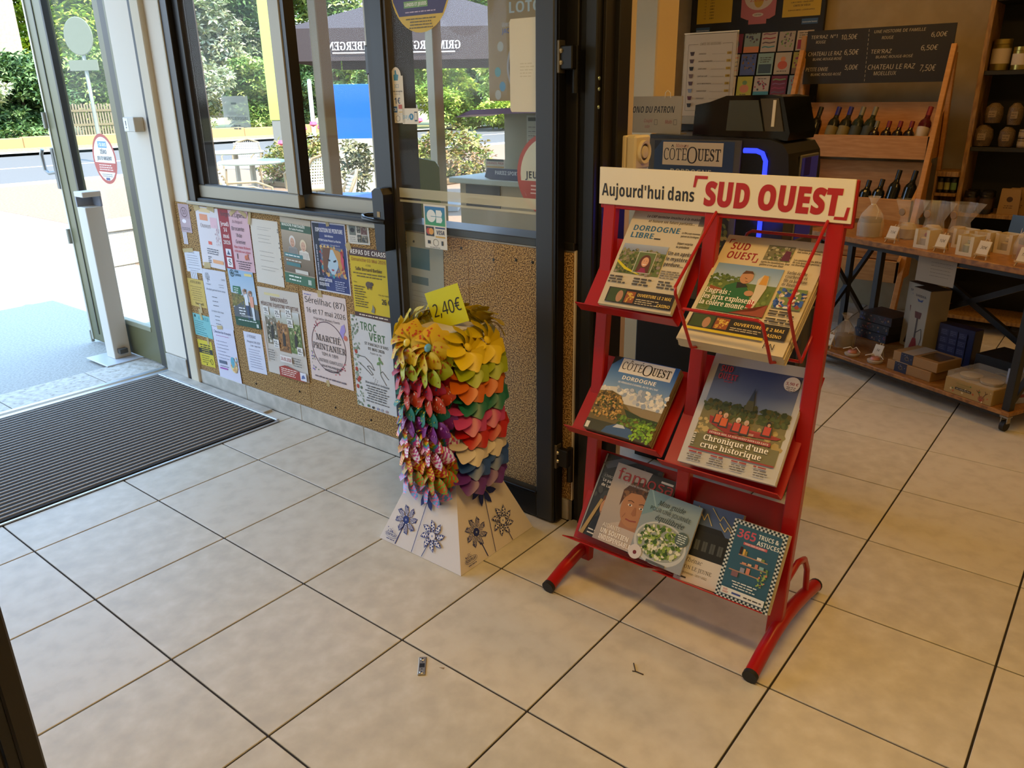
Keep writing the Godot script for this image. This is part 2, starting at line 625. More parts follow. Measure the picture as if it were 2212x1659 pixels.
	for i in 34:
		var x := -1.372 + i * 0.0317
		var o := obj("rib", rib, ribm, mt)
		o.position.x = x
		o = obj("bristle_strip", pl, pile, mt)
		o.position.x = x + 0.0158
	# threshold and outside sill stones
	var th := thing("door_threshold", "brushed metal threshold bar at the entrance", "threshold", Vector3(0, 0, 0))
	obj("bar", MB.new().b2(Vector3(-1.425, -0.004, 0.0), Vector3(-1.392, 0.012, 3.1), 0.003), al, th)
	obj("bar", MB.new().b2(Vector3(-1.47, -0.01, 0.0), Vector3(-1.43, 0.006, 3.1), 0.003), mat("8f7a5e", 0.5, 0.3), th)
	obj("bar", MB.new().b2(Vector3(-1.51, -0.012, 0.0), Vector3(-1.475, 0.004, 3.1), 0.003), al, th)
	var sill := thing("sill_stones", "pale pitted stone slabs outside the entrance threshold", "stone sill", Vector3(0, 0, 0))
	var trav := noisy("travertine", [[0.1, "8f8778"], [0.3, "b9b0a0"], [0.6, "c6bfb2"], [0.9, "d2ccc2"]], Vector3(1.5, 1.5, 1.5), 0.03, 5, 0.7, 2.0, 41)
	for q in [[-0.6, 0.372], [0.378, 0.85], [0.856, 1.45], [1.456, 2.3], [2.306, 3.1]]:
		obj("slab", MB.new().b2(Vector3(-1.80, -0.06, q[0]), Vector3(-1.512, -0.002, q[1]), 0.003), trav, sill)
	# tall dark door leaf by the photographer
	var nd := thing("dark_door_leaf", "dark door leaf edge close to the camera in the lower left corner", "door", Vector3(1.70, 0.0, 2.2))
	var ch := mat("2b2620", 0.5)
	obj("panel", MB.new().b2(Vector3(-0.02, 0.004, -0.27), Vector3(0.022, 2.1, -0.06), 0.003), ch, nd)
	obj("edge_profile", MB.new().b2(Vector3(-0.025, 0.004, -0.312), Vector3(0.03, 2.1, -0.285), 0.003), mat("17130f", 0.35), nd)
	obj("edge_profile", MB.new().b2(Vector3(-0.022, 0.004, -0.285), Vector3(0.024, 2.1, -0.272)), mat("050505", 0.3), nd)

# ---------------------------------------------------------------- outdoors
func leaf_sprig(sz: float) -> ArrayMesh:
	var b := MB.new()
	for k in 5:
		var a := TAU * k / 5.0 + 0.3
		var d := Vector3(cos(a), 0.25 * sin(a * 2.0), sin(a))
		var s := d.cross(Vector3(0.2, 1, 0.1)).normalized()
		var up := Vector3.UP * sz * 0.18
		var o := d * sz * 0.08
		b.face([o, o + d * sz * 0.5 + s * sz * 0.24 + up, o + d * sz * 1.05, o + d * sz * 0.5 - s * sz * 0.24 + up], Vector3(0, -9, 0))
	return b.mesh()
func leaves(parent: Node3D, blobs: Array, num: int, sz: float, cols: Array, sd: int, called := "foliage") -> void:
	var r := RandomNumberGenerator.new()
	r.seed = sd
	var mm := MultiMesh.new()
	mm.transform_format = MultiMesh.TRANSFORM_3D
	mm.use_colors = true
	mm.mesh = leaf_sprig(sz)
	mm.instance_count = num
	for i in num:
		var bl: Array = blobs[r.randi() % blobs.size()]
		var d := Vector3(r.randfn(), r.randfn(), r.randfn()).normalized()
		var rad := pow(r.randf(), 0.22) * (0.86 + 0.14 * sin(d.x * 9.0 + i % 3) * cos(d.y * 7.0))
		var p: Vector3 = bl[0] + d * rad * bl[1]
		var bas := Basis(Vector3.UP, r.randf() * TAU) * Basis(Vector3.RIGHT, r.randf_range(-0.9, 0.9)) * Basis(Vector3.BACK, r.randf_range(-0.6, 0.6))
		mm.set_instance_transform(i, Transform3D(bas.scaled(Vector3.ONE * r.randf_range(0.7, 1.3)), p))
		var k: Color = H(cols[r.randi() % cols.size()]).srgb_to_linear()
		mm.set_instance_color(i, k)
	var o := MultiMeshInstance3D.new()
	o.name = called
	o.multimesh = mm
	if not mats.has("leaf"):
		var m := StandardMaterial3D.new()
		m.vertex_color_use_as_albedo = true
		m.roughness = 0.55
		m.cull_mode = BaseMaterial3D.CULL_DISABLED
		m.backlight_enabled = true
		m.backlight = Color(0.25, 0.3, 0.1)
		mats["leaf"] = m
	o.material_override = mats["leaf"]
	o.set_meta("kind", "stuff")
	parent.add_child(o, true)
func tree(at: Vector3, hgt: float, wide: float, cols: Array, sd: int, label: String, num := 2600, bare := 0.15, sz := 0.26) -> void:
	var t := thing("tree" if hgt > 4.5 else "shrub", label, "tree" if hgt > 4.5 else "shrub", at, 0.0, "trees across the road" if hgt > 4.5 else "shrubs across the road")
	var r := RandomNumberGenerator.new()
	r.seed = sd * 7 + 1
	obj("trunk", MB.new().tube([Vector3(0, -0.1, 0), Vector3(0.1, hgt * 0.3, 0.05), Vector3(-0.05, hgt * 0.7, 0)], 0.16 * hgt / 8.0 + 0.03, 8, true, 0.05), mat("4a3a2a", 0.9), t)
	var bl := []
	for k in 9:
		var f := k / 8.0
		var y := hgt * (bare + (1.0 - bare) * (0.12 + 0.8 * f))
		var spread := wide * (0.55 if f < 0.75 else 0.28)
		bl.append([Vector3(r.randf_range(-1, 1) * spread, y, r.randf_range(-1, 1) * spread), Vector3(wide * 0.62, hgt * 0.17, wide * 0.62)])
	leaves(t, bl, num, sz, cols, sd)

func outdoors() -> void:
	var conc := noisy("concrete", [[0.2, "9d998f"], [0.5, "a8a49a"], [0.8, "b2aea4"]], Vector3(0.8, 0.8, 0.8), 0.06, 5, 0.9, 1.5, 3, 1024)
	struct("ground_pavement", MB.new().b2(Vector3(-13.8, -0.3, -40), Vector3(-1.5, -0.016, 14)), conc)
	struct("ground_terrace", MB.new().b2(Vector3(-1.5, -0.3, -40), Vector3(-0.48, -0.012, -0.1)).b2(Vector3(-0.48, -0.3, -40), Vector3(8, -0.012, -3.95)).b2(Vector3(-13.8, -0.3, -40), Vector3(-1.5, -0.012, -4.4)).b2(Vector3(-13.8, -0.3, -4.4), Vector3(-5.25, -0.012, -2.2)).b2(Vector3(-4.7, -0.3, -4.4), Vector3(-1.5, -0.012, -1.4)), noisy("terrace_paving", [[0.2, "7d644c"], [0.8, "927860"]], Vector3(0.8, 0.8, 0.8), 0.05, 4, 0.9, 1.0, 8))
	struct("ground_road", MB.new().b2(Vector3(-24, -0.3, -60), Vector3(-13.8, -0.06, 20)), noisy("asphalt", [[0.2, "575653"], [0.8, "6a6864"]], Vector3(1, 1, 1), 0.1, 4, 0.95, 1.0, 4))
	struct("ground_verge", MB.new().b2(Vector3(-60, -0.3, -80), Vector3(-24, 0.02, 40)), noisy("verge", [[0.2, "6f7a34"], [0.5, "a39a5c"], [0.8, "b9a577"]], Vector3(0.4, 0.4, 0.4), 0.05, 5, 0.95, 2.0, 6))
	struct("trim_6", MB.new().b2(Vector3(-14.1, -0.2, -60), Vector3(-13.8, 0.02, 20), 0.02).b2(Vector3(-24.2, -0.2, -60), Vector3(-24.0, 0.06, 20), 0.02), mat("bdb8ac", 0.9))
	struct("trim_7", MB.new().b2(Vector3(-19.2, -0.06, -60), Vector3(-19.05, -0.055, 20)).b2(Vector3(-15.0, -0.06, -60), Vector3(-14.85, -0.055, 20)), mat("e6e4dc", 0.9))
	var lime := ["a3bb3a", "b7c850", "8fac34", "c9d060", "7a9c2c"]
	var mid := ["84a04a", "6f8f3c", "9cb45c", "adb96c", "5c7c34"]
	var deep := ["5a7c46", "486a38", "6f9056", "86a068", "3c5a30"]
	var pale := ["b3bc94", "c6caa8", "9fae80", "d0d0b4", "84966a"]
	var kinds := [lime, mid, deep, pale]
	var lab := ["tall lime-green tree beyond the road, %s", "tall mid-green tree beyond the road, %s", "tall dark green tree beyond the road, %s", "tall pale grey-green tree beyond the road, %s"]
	var where := ["seen through the open entrance at the far left", "beside the far cream house", "above the reflected round sign", "behind the picket fence", "left of the tall lime panel", "nearest the lime panel", "behind the dark parasol", "above the parasol's lettering", "right of the parasol, through the black door", "above the shop counter, through the black door", "rightmost behind the parasol", "at the left edge of the window"]
	var spots := [[-42, -8, 0, 11], [-39.5, -15.2, 0, 11], [-34.5, -15.6, 0, 8.5], [-37, -17.5, 1, 9], [-36, -21, 3, 10], [-35, -24.5, 2, 9.5], [-33, -27.5, 1, 10.5], [-30, -29.5, 0, 10], [-26, -31, 1, 10], [-22, -31, 0, 9.5], [-18, -32, 2, 10], [-40, -20, 0, 11]]
	for i in spots.size():
		var q: Array = spots[i]
		tree(Vector3(q[0], 0, q[1]), q[3], 2.6, kinds[q[2]], 100 + i, lab[q[2]] % where[i], 3600, 0.1, 0.3)
	var bush := [[-30, -8.2, 3, 3.4, "pale flowering shrub with a few red blooms, through the open entrance"], [-30.5, -10.6, 2, 3.0, "dark green shrub beside the pale flowering one"], [-31, -13.6, 1, 3.2, "leafy shrub spilling over the picket fence"], [-30, -16.8, 3, 3.6, "pale leafy shrub at the left edge of the window"], [-29.5, -19.6, 1, 3.0, "green shrub behind the sticker on the window"], [-28.5, -22.2, 2, 3.2, "dark shrub left of the lime panel"], [-27, -25.0, 1, 3.2, "green shrub under the parasol's left corner"], [-24.5, -27.0, 0, 3.0, "lime shrub behind the blue board"], [-21, -27.5, 0, 3.2, "lime shrub seen through the black door's glass"]]
	for i in bush.size():
		var q: Array = bush[i]
		tree(Vector3(q[0], 0, q[1]), q[3], 1.7, kinds[q[2]], 300 + i, q[4], 2200, 0.02, 0.2)
	var fl := thing("red_blooms", "two small red blooms on the pale shrub", "flowers", Vector3(-28.3, 0, -8.0))
	for q in [[0, 1.05, 0], [0.1, 1.2, -0.45]]:
		obj("bloom", MB.new().lathe([Vector2(0, -0.08), Vector2(0.1, -0.02), Vector2(0.09, 0.06), Vector2(0, 0.08)], 8, Transform3D(Basis(), Vector3(q[0], q[1], q[2]))), mat("c3272b", 0.6), fl)
	# low garden wall, picket fence, far house
	var gw := thing("garden_wall", "low tan garden wall across the road", "wall", Vector3(-27.2, 0, -14))
	for k in 14:
		obj("block", MB.new().b2(Vector3(-0.15, 0.0, -12 + k * 1.7), Vector3(0.15, 0.34 + 0.03 * (k % 2), -10.31 + k * 1.7), 0.02), mat("a5855c", 0.9), gw)
	var pf := thing("picket_fence", "grey picket fence beyond the road, behind the round sign", "fence", Vector3(-29.0, 0, -13.6))
	for k in 46:
		obj("slat", MB.new().b2(Vector3(-0.02, 0.0, -2.4 + k * 0.105), Vector3(0.01, 1.35 + 0.02 * (k % 3), -2.34 + k * 0.105)), mat("7f7460", 0.9), pf)
	obj("rail", MB.new().b2(Vector3(0.01, 0.6, -2.4), Vector3(0.04, 0.68, 2.4)), mat("73684f", 0.9), pf)
	obj("rail", MB.new().b2(Vector3(0.01, 1.1, -2.4), Vector3(0.04, 1.18, 2.4)), mat("73684f", 0.9), pf)
	var hs := thing("far_house", "cream rendered house corner at the top left, beyond the road", "house", Vector3(-33.4, 0, -10.65))
	obj("wall", MB.new().b2(Vector3(-2.5, 0, -1.45), Vector3(0, 7, 6)), noisy("render", [[0.3, "b3a582"], [0.7, "bfb292"]], Vector3(0.5, 0.5, 0.5), 0.03, 4, 0.9, 0.8, 9), hs)
	obj("roof", MB.new().b2(Vector3(-2.8, 7, -1.75), Vector3(0.3, 7.25, 6.3)), mat("9b6b52", 0.9), hs)
	# round sign from behind: a glass reflection built as a solid sign
	var rs := thing("reflected_sign", "grey back of a round road sign on a pole, built from a glass reflection", "road sign", Vector3(-18.9, -0.012, -7.75), 0.38)
	var grey := mat("6c705a", 0.7)
	obj("pole", MB.new().tube([Vector3(0, 0, -0.05), Vector3(0, 3.35, -0.05)], 0.045, 10), mat("85887a", 0.6), rs)
	obj("disc", MB.new().lathe([Vector2(0, 0.012), Vector2(0.43, 0.012), Vector2(0.45, 0.0), Vector2(0.43, -0.012), Vector2(0, -0.012)], 28, Transform3D(Basis(Vector3.RIGHT, PI / 2) * Basis(), Vector3(0, 3.0, 0))), grey, rs)
	obj("plate", MB.new().b2(Vector3(-0.45, 2.2, -0.01), Vector3(0.45, 2.45, 0.01), 0.004), grey, rs)
	var wp := tag(obj("white_pole", MB.new().tube([Vector3(-10.4, -0.012, -8.1), Vector3(-10.4, 1.76, -8.1)], 0.04, 10).lathe([Vector2(0.04, 1.72), Vector2(0.03, 1.76), Vector2(0, 1.77)], 10, Transform3D(Basis(), Vector3(-10.4, 0.04, -8.1))), mat("dcdcd6", 0.5)), "slim white pole on the terrace, in the right window pane", "pole")
	# low sunlit wall outside the open green door
	var lw := thing("low_wall", "low pale concrete wall outside, behind the open green door", "wall", Vector3(-4.7, -0.012, -1.16))
	obj("body", MB.new().b2(Vector3(-0.5, 0, -3.2), Vector3(0, 0.33, 0), 0.01), conc, lw)
	obj("coping", MB.new().b2(Vector3(-0.52, 0.33, -3.22), Vector3(0.02, 0.375, 0.02), 0.006), mat("b9b3a4", 0.9), lw)
	# tall lime panel, added for a bright reflected band in the window
	var tp := thing("lime_reflection_panel", "tall lime-green panel on a grey foot, standing in for a window reflection", "panel", Vector3(-11.6, -0.012, -8.15), 0.62)
	obj("panel", MB.new().b2(Vector3(-0.16, 1.05, -0.04), Vector3(0.16, 4.2, 0.04), 0.01), mat("aebb55", 0.5), tp)
	obj("foot", MB.new().b2(Vector3(-0.13, 0, -0.03), Vector3(0.13, 1.05, 0.03), 0.01), mat("77776f", 0.6), tp)
	terrace()

func terrace() -> void:
	# woven bistro chairs
	var t := thing("bistro_chair", "white woven terrace chair with its back to the window", "chair", Vector3(-4.15, -0.012, -2.4), 2.5, "woven terrace chairs")
	var cane := mat("8a7a5c", 0.5)
	var weave := MB.new()
	for k in 15:
		var x := -0.21 + k * 0.03
		weave.bar(Vector3(x, 0.46, -0.2 - 0.06 * (1.0 - pow(x / 0.23, 2.0))), Vector3(x, 0.83 - 0.3 * pow(x / 0.4, 2.0), -0.26 - 0.07 * (1.0 - pow(x / 0.23, 2.0))), 0.02, 0.003, Vector3.RIGHT)
	for k in 11:
		var y := 0.47 + k * 0.033
		var pts := []
		for s in 7:
			var x := -0.22 + s * 0.0733
			pts.append(Vector3(x, y, -0.2 - 0.06 * (1.0 - pow(x / 0.23, 2.0)) - (y - 0.46) * 0.16))
		for s in 6:
			weave.bar(pts[s], pts[s + 1], 0.018, 0.003, Vector3.BACK)
	obj("backrest", weave, mat("d9d5c4", 0.6), t)
	obj("seat", MB.new().b2(Vector3(-0.21, 0.43, -0.2), Vector3(0.21, 0.455, 0.22), 0.01), mat("d9d5c4", 0.6), t)
	obj("back_frame", MB.new().tube([Vector3(-0.23, 0.44, -0.19), Vector3(-0.235, 0.68, -0.23), Vector3(-0.18, 0.81, -0.3), Vector3(0, 0.86, -0.335), Vector3(0.18, 0.81, -0.3), Vector3(0.235, 0.68, -0.23), Vector3(0.23, 0.44, -0.19)], 0.016, 7), cane, t)
	for s in [-1, 1]:
		obj("armrest", MB.new().tube([Vector3(0.235 * s, 0.68, -0.22), Vector3(0.26 * s, 0.68, 0.05), Vector3(0.24 * s, 0.62, 0.2), Vector3(0.22 * s, 0.44, 0.21)], 0.014, 7), cane, t)
		for z in [-1, 1]:
			obj("leg", MB.new().tube([Vector3(0.2 * s, 0.44, 0.19 * z), Vector3(0.22 * s, 0.0, 0.23 * z)], 0.015, 7), cane, t)
	dup(t, Vector3(-6.9, -0.012, -3.45), 1.15, "white woven terrace chair seen from the side at the left of the window")
	dup(t, Vector3(-8.7, -0.012, -5.3), 0.6, "white woven terrace chair facing the window, behind the far table")
	dup(t, Vector3(-5.2, -0.012, -3.95), -1.6, "white woven terrace chair right of the window's middle post")
	dup(t, Vector3(-3.0, -0.012, -2.35), -0.6, "woven terrace chair in shade behind the glazed partition post")
	# round tables
	var tb := thing("terrace_table", "round pale terrace table nearest the window", "table", Vector3(-6.1, -0.012, -3.75), 0.0, "round terrace tables")
	obj("tabletop", MB.new().lathe([Vector2(0, 0.745), Vector2(0.4, 0.745), Vector2(0.415, 0.73), Vector2(0.4, 0.715), Vector2(0, 0.715)], 28), mat("a9b6a4", 0.35), tb)
	obj("pedestal", MB.new().lathe([Vector2(0.035, 0.03), Vector2(0.035, 0.715)], 12), mat("8f8a78", 0.5, 0.3), tb)
	obj("foot", MB.new().lathe([Vector2(0, 0), Vector2(0.24, 0), Vector2(0.24, 0.02), Vector2(0.04, 0.05), Vector2(0, 0.05)], 20), mat("8f8a78", 0.5, 0.3), tb)
	dup(tb, Vector3(-8.0, -0.012, -4.75), 0.0, "round pale terrace table farther from the window")
	var bt := thing("blue_reflection_table", "blue-topped terrace table standing in for a reflection near the sill", "table", Vector3(-2.0, -0.012, -1.95), 0.7)  # blue reflection low in the window, built as a table
	obj("tabletop", MB.new().b2(Vector3(-0.3, 0.72, -0.3), Vector3(0.3, 0.75, 0.3), 0.008), mat("3a5fd0", 0.35), bt)
	for s in [[-1, -1], [1, -1], [-1, 1], [1, 1]]:
		obj("leg", MB.new().bar(Vector3(0.26 * s[0], 0, 0.26 * s[1]), Vector3(0.26 * s[0], 0.72, 0.26 * s[1]), 0.03, 0.03), mat("9a9ca8", 0.5), bt)
	# parasol: dark fabric on a wooden pole, brand lettered in reverse on the near valance
	var pa := thing("parasol", "dark brown square parasol with mirrored white lettering over the terrace", "parasol", Vector3(-4.9, -0.012, -5.83), 0.66)
	var cloth := vc(0.85, 0.0, true)
	var cn := MB.new()
	cn.col = H("3b3230")
	var top := Vector3(0, 2.75, 0)
	for k in 4:
		var a := Basis(Vector3.UP, k * PI / 2)
		cn.face([a * Vector3(-1.5, 2.2, 1.5), a * Vector3(1.5, 2.2, 1.5), top], Vector3(0, 1, 0))
	obj("canopy", cn, cloth, pa)
	for k in 4:
		var vl := MB.new()
		vl.col = H("403634")
		var a := Basis(Vector3.UP, k * PI / 2)
		vl.X = Transform3D(a, Vector3.ZERO)
		for s in 10:
			var x0 := -1.5 + s * 0.3
			vl.face([a * Vector3(x0, 2.2, 1.5), a * Vector3(x0 + 0.3, 2.2, 1.5), a * Vector3(x0 + 0.3, 1.86, 1.52), a * Vector3(x0, 1.86, 1.52)], Vector3(0, 2, 0))
		if k == 0:
			vl.lz = 1.53
			vl.text("GRIMBERGEN", SB, -0.34, 1.97, 0.085, H("efeae0"), 0, 0.66, 0.0, 0.0, true)
			vl.text("GRIMBERGEN", SB, 0.49, 1.97, 0.085, H("efeae0"), 0, 0.66, 0.0, 0.0, true)
			vl.rect(-0.95, 1.935, 0.55, 0.012, H("efeae0"))
			vl.rect(-0.12, 1.935, 0.55, 0.012, H("efeae0"))
		obj("valance", vl, cloth, pa)
	obj("pole", MB.new().tube([Vector3(0, 0, 0), Vector3(0, 2.7, 0)], 0.03, 10), mat("a98d5c", 0.6), pa)
	obj("foot", MB.new().b2(Vector3(-0.3, 0, -0.3), Vector3(0.3, 0.09, 0.3), 0.01), mat("8c8a84", 0.9), pa)
	# flower bed, blue board, dry plant
	var fb := thing("flower_bed", "yellow-green bed of pink flowers at the terrace edge", "flowers", Vector3(-9.2, -0.012, -7.0))
	obj("soil", MB.new().b2(Vector3(-0.6, 0, -2.6), Vector3(2.3, 0.1, 0.7), 0.02), mat("6a5638", 0.9), fb)
	leaves(fb, [[Vector3(0, 0.35, 0), Vector3(1.0, 0.55, 1.0)], [Vector3(1.0, 0.4, -0.9), Vector3(0.9, 0.6, 0.9)], [Vector3(1.7, 0.4, -1.9), Vector3(0.8, 0.6, 0.9)]], 2200, 0.09, ["8f9a45", "a8a858", "6d7d34", "b09a5a", "9c7a50"], 901)
	for k in 16:
		var b := MB.new().lathe([Vector2(0, -0.04), Vector2(0.07, 0.0), Vector2(0.05, 0.05), Vector2(0, 0.05)], 7)
		var o := obj("bloom", b, mat("d9557c", 0.6), fb)
		o.position = Vector3(0.2 + 1.7 * fmod(k * 0.61, 1.0), 0.75 + 0.4 * fmod(k * 0.37, 1.0), 0.7 - 1.9 * fmod(k * 0.61, 1.0))
	var bp := thing("blue_reflection_board", "bright blue board on a pale plinth standing in for a blue reflection", "board", Vector3(-3.95, -0.012, -3.6), 0.72)  # stands in for a blue reflection in the glass
	obj("board", MB.new().b2(Vector3(-0.24, 1.06, -0.02), Vector3(0.3, 1.6, 0.02), 0.005), mat("1f5fd6", 0.3), bp)
	obj("plinth", MB.new().b2(Vector3(-0.24, 0, -0.05), Vector3(0.3, 1.06, 0.05), 0.01), mat("d8cfae", 0.8), bp)
	var dp := thing("potted_plant", "dry leafy plant in a pale pot on the terrace, before the blue board", "potted plant", Vector3(-3.2, -0.012, -2.95))
	obj("pot", MB.new().lathe([Vector2(0, 0), Vector2(0.11, 0), Vector2(0.15, 0.3), Vector2(0.16, 0.3), Vector2(0.16, 0.34), Vector2(0.13, 0.34), Vector2(0.12, 0.28), Vector2(0, 0.28)], 18), mat("d5cfc0", 0.7), dp)
	for k in 5:
		obj("stem", MB.new().tube([Vector3(0, 0.28, 0), Vector3(0.05 * cos(k * 1.3), 0.6, 0.05 * sin(k * 1.3)), Vector3(0.15 * cos(k * 1.3), 0.95, 0.15 * sin(k * 1.3))], 0.006, 5), mat("5c5038", 0.9), dp)
	leaves(dp, [[Vector3(0, 0.85, 0), Vector3(0.24, 0.28, 0.24)]], 110, 0.06, ["6b6a44", "8a855a", "4c5234"], 77)

# ---------------------------------------------------------------- window in the pin-board wall and the glazed partition
func pane(parent: Node3D, a: Vector3, b: Vector3, m: Material, called := "glass_pane") -> void:
	obj(called, MB.new().b2(a, b), m, parent)
func glazing() -> void:
	var dark := mat("23211f", 0.4, 0.3)
	var alu := mat("8d8675", 0.42, 0.35)
	var gl := glass("dfe9e2", 0.012)
	var w := thing("window_1", "wide sliding window with bronze aluminium frame above the cork board", "window", Vector3.ZERO)
	w.set_meta("kind", "structure")
	obj("outer_frame", MB.new().b2(Vector3(-0.905, 0.985, -0.06), Vector3(-0.845, 2.2, 0.075), 0.003), dark, w)
	obj("outer_frame", MB.new().b2(Vector3(-0.905, 0.985, -0.06), Vector3(1.36, 1.012, 0.068), 0.003), dark, w)
	obj("outer_frame", MB.new().b2(Vector3(-0.905, 2.15, -0.06), Vector3(1.36, 2.2, 0.068), 0.003), dark, w)
	obj("outer_frame", MB.new().b2(Vector3(0.44, 1.0, -0.06), Vector3(0.56, 2.2, 0.06), 0.003), dark, w)
	obj("outer_frame", MB.new().b2(Vector3(1.30, 1.0, -0.06), Vector3(1.36, 2.2, 0.06), 0.003), dark, w)
	obj("sill_trim", MB.new().b2(Vector3(-0.915, 0.979, 0.05), Vector3(0.56, 0.996, 0.088), 0.003), mat("9d937c", 0.5, 0.2), w)
	obj("frame_trim", MB.new().b2(Vector3(-0.918, 0.979, 0.05), Vector3(-0.902, 2.2, 0.08), 0.003), mat("9d937c", 0.5, 0.2), w)
	# sashes: left one in the inner track
	for q in [[-0.845, -0.065, 0.018, 0.05], [-0.14, 0.44, -0.03, 0.0]]:
		var sn := Node3D.new()
		sn.name = "sash"
		w.add_child(sn, true)
		var x0: float = q[0]
		var x1: float = q[1]
		var z0: float = q[2]
		var z1: float = q[3]
		obj("rail", MB.new().b2(Vector3(x0, 1.012, z0), Vector3(x1, 1.072, z1), 0.004), alu, sn)
		obj("rail", MB.new().b2(Vector3(x0, 2.09, z0), Vector3(x1, 2.15, z1), 0.004), alu, sn)
		obj("stile", MB.new().b2(Vector3(x0, 1.072, z0), Vector3(x0 + (0.055 if x0 < -0.5 else 0.03), 2.09, z1), 0.004), dark if x0 < -0.5 else alu, sn)  # left stile dark: shade of its unlit side put into the colour
		obj("stile", MB.new().b2(Vector3(x1 - 0.075, 1.072, z0), Vector3(x1, 2.09, z1), 0.004), alu, sn)
		obj("gasket", MB.new().b2(Vector3(x0 + 0.05, 1.07, z0 + 0.008), Vector3(x1 - 0.07, 1.077, z1 - 0.004)), mat("0c0c0c", 0.5), sn)
		pane(sn, Vector3(x0 + 0.03, 1.06, (z0 + z1) / 2 - 0.003), Vector3(x1 - 0.05, 2.1, (z0 + z1) / 2 + 0.003), gl)
	obj("meeting_strip", MB.new().b2(Vector3(-0.062, 1.072, -0.005), Vector3(-0.042, 2.09, 0.045)), mat("0d0d0d", 0.4), w)
	obj("latch", MB.new().prism(PackedVector2Array([Vector2(-0.012, -0.05), Vector2(0.02, -0.035), Vector2(0.02, 0.035), Vector2(-0.012, 0.05)]), 0.03, Transform3D(Basis(), Vector3(0.425, 1.585, 0.03))), mat("0e0e0e", 0.35), w)
	pane(w, Vector3(0.55, 1.0, -0.012), Vector3(1.31, 2.16, -0.006), gl)
	# glazed partition between terrace and shop
	var p := thing("window_2", "glazed partition of pale metal posts between terrace and shop", "window", Vector3(-0.45, 0, 0))
	p.set_meta("kind", "structure")
	var post := mat("a89f88", 0.5, 0.2)
	for z in [-0.45, -1.22, -2.4, -3.7]:
		obj("post", MB.new().b2(Vector3(-0.03, 0.0, z - 0.035), Vector3(0.03, 2.6, z + 0.035), 0.004), post, p)
	obj("rail", MB.new().b2(Vector3(-0.03, 0.0, -3.75), Vector3(0.03, 0.12, -0.1), 0.004), post, p)
	obj("rail", MB.new().b2(Vector3(-0.03, 2.2, -3.75), Vector3(0.03, 2.6, -0.1), 0.004), post, p)
	obj("daylight_block_panel", MB.new().b2(Vector3(-0.03, 0.12, -3.665), Vector3(0.03, 2.2, -2.435)), mat("a39170", 0.8), p)  # solid infill added to cut the daylight reaching the shop
	for q in [[-0.1, -0.415], [-0.485, -1.185], [-1.255, -2.365]]:
		pane(p, Vector3(-0.004, 0.12, q[1]), Vector3(0.004, 2.2, q[0]), gl)

func decal(called: String, label: String, at: Vector3, bas: Basis, b: MB, m: Material = null, cat := "sticker") -> Node:
	var o := obj(called, b, m if m else vc(0.5))
	o.position = at
	o.basis = bas
	return tag(o, label, cat)

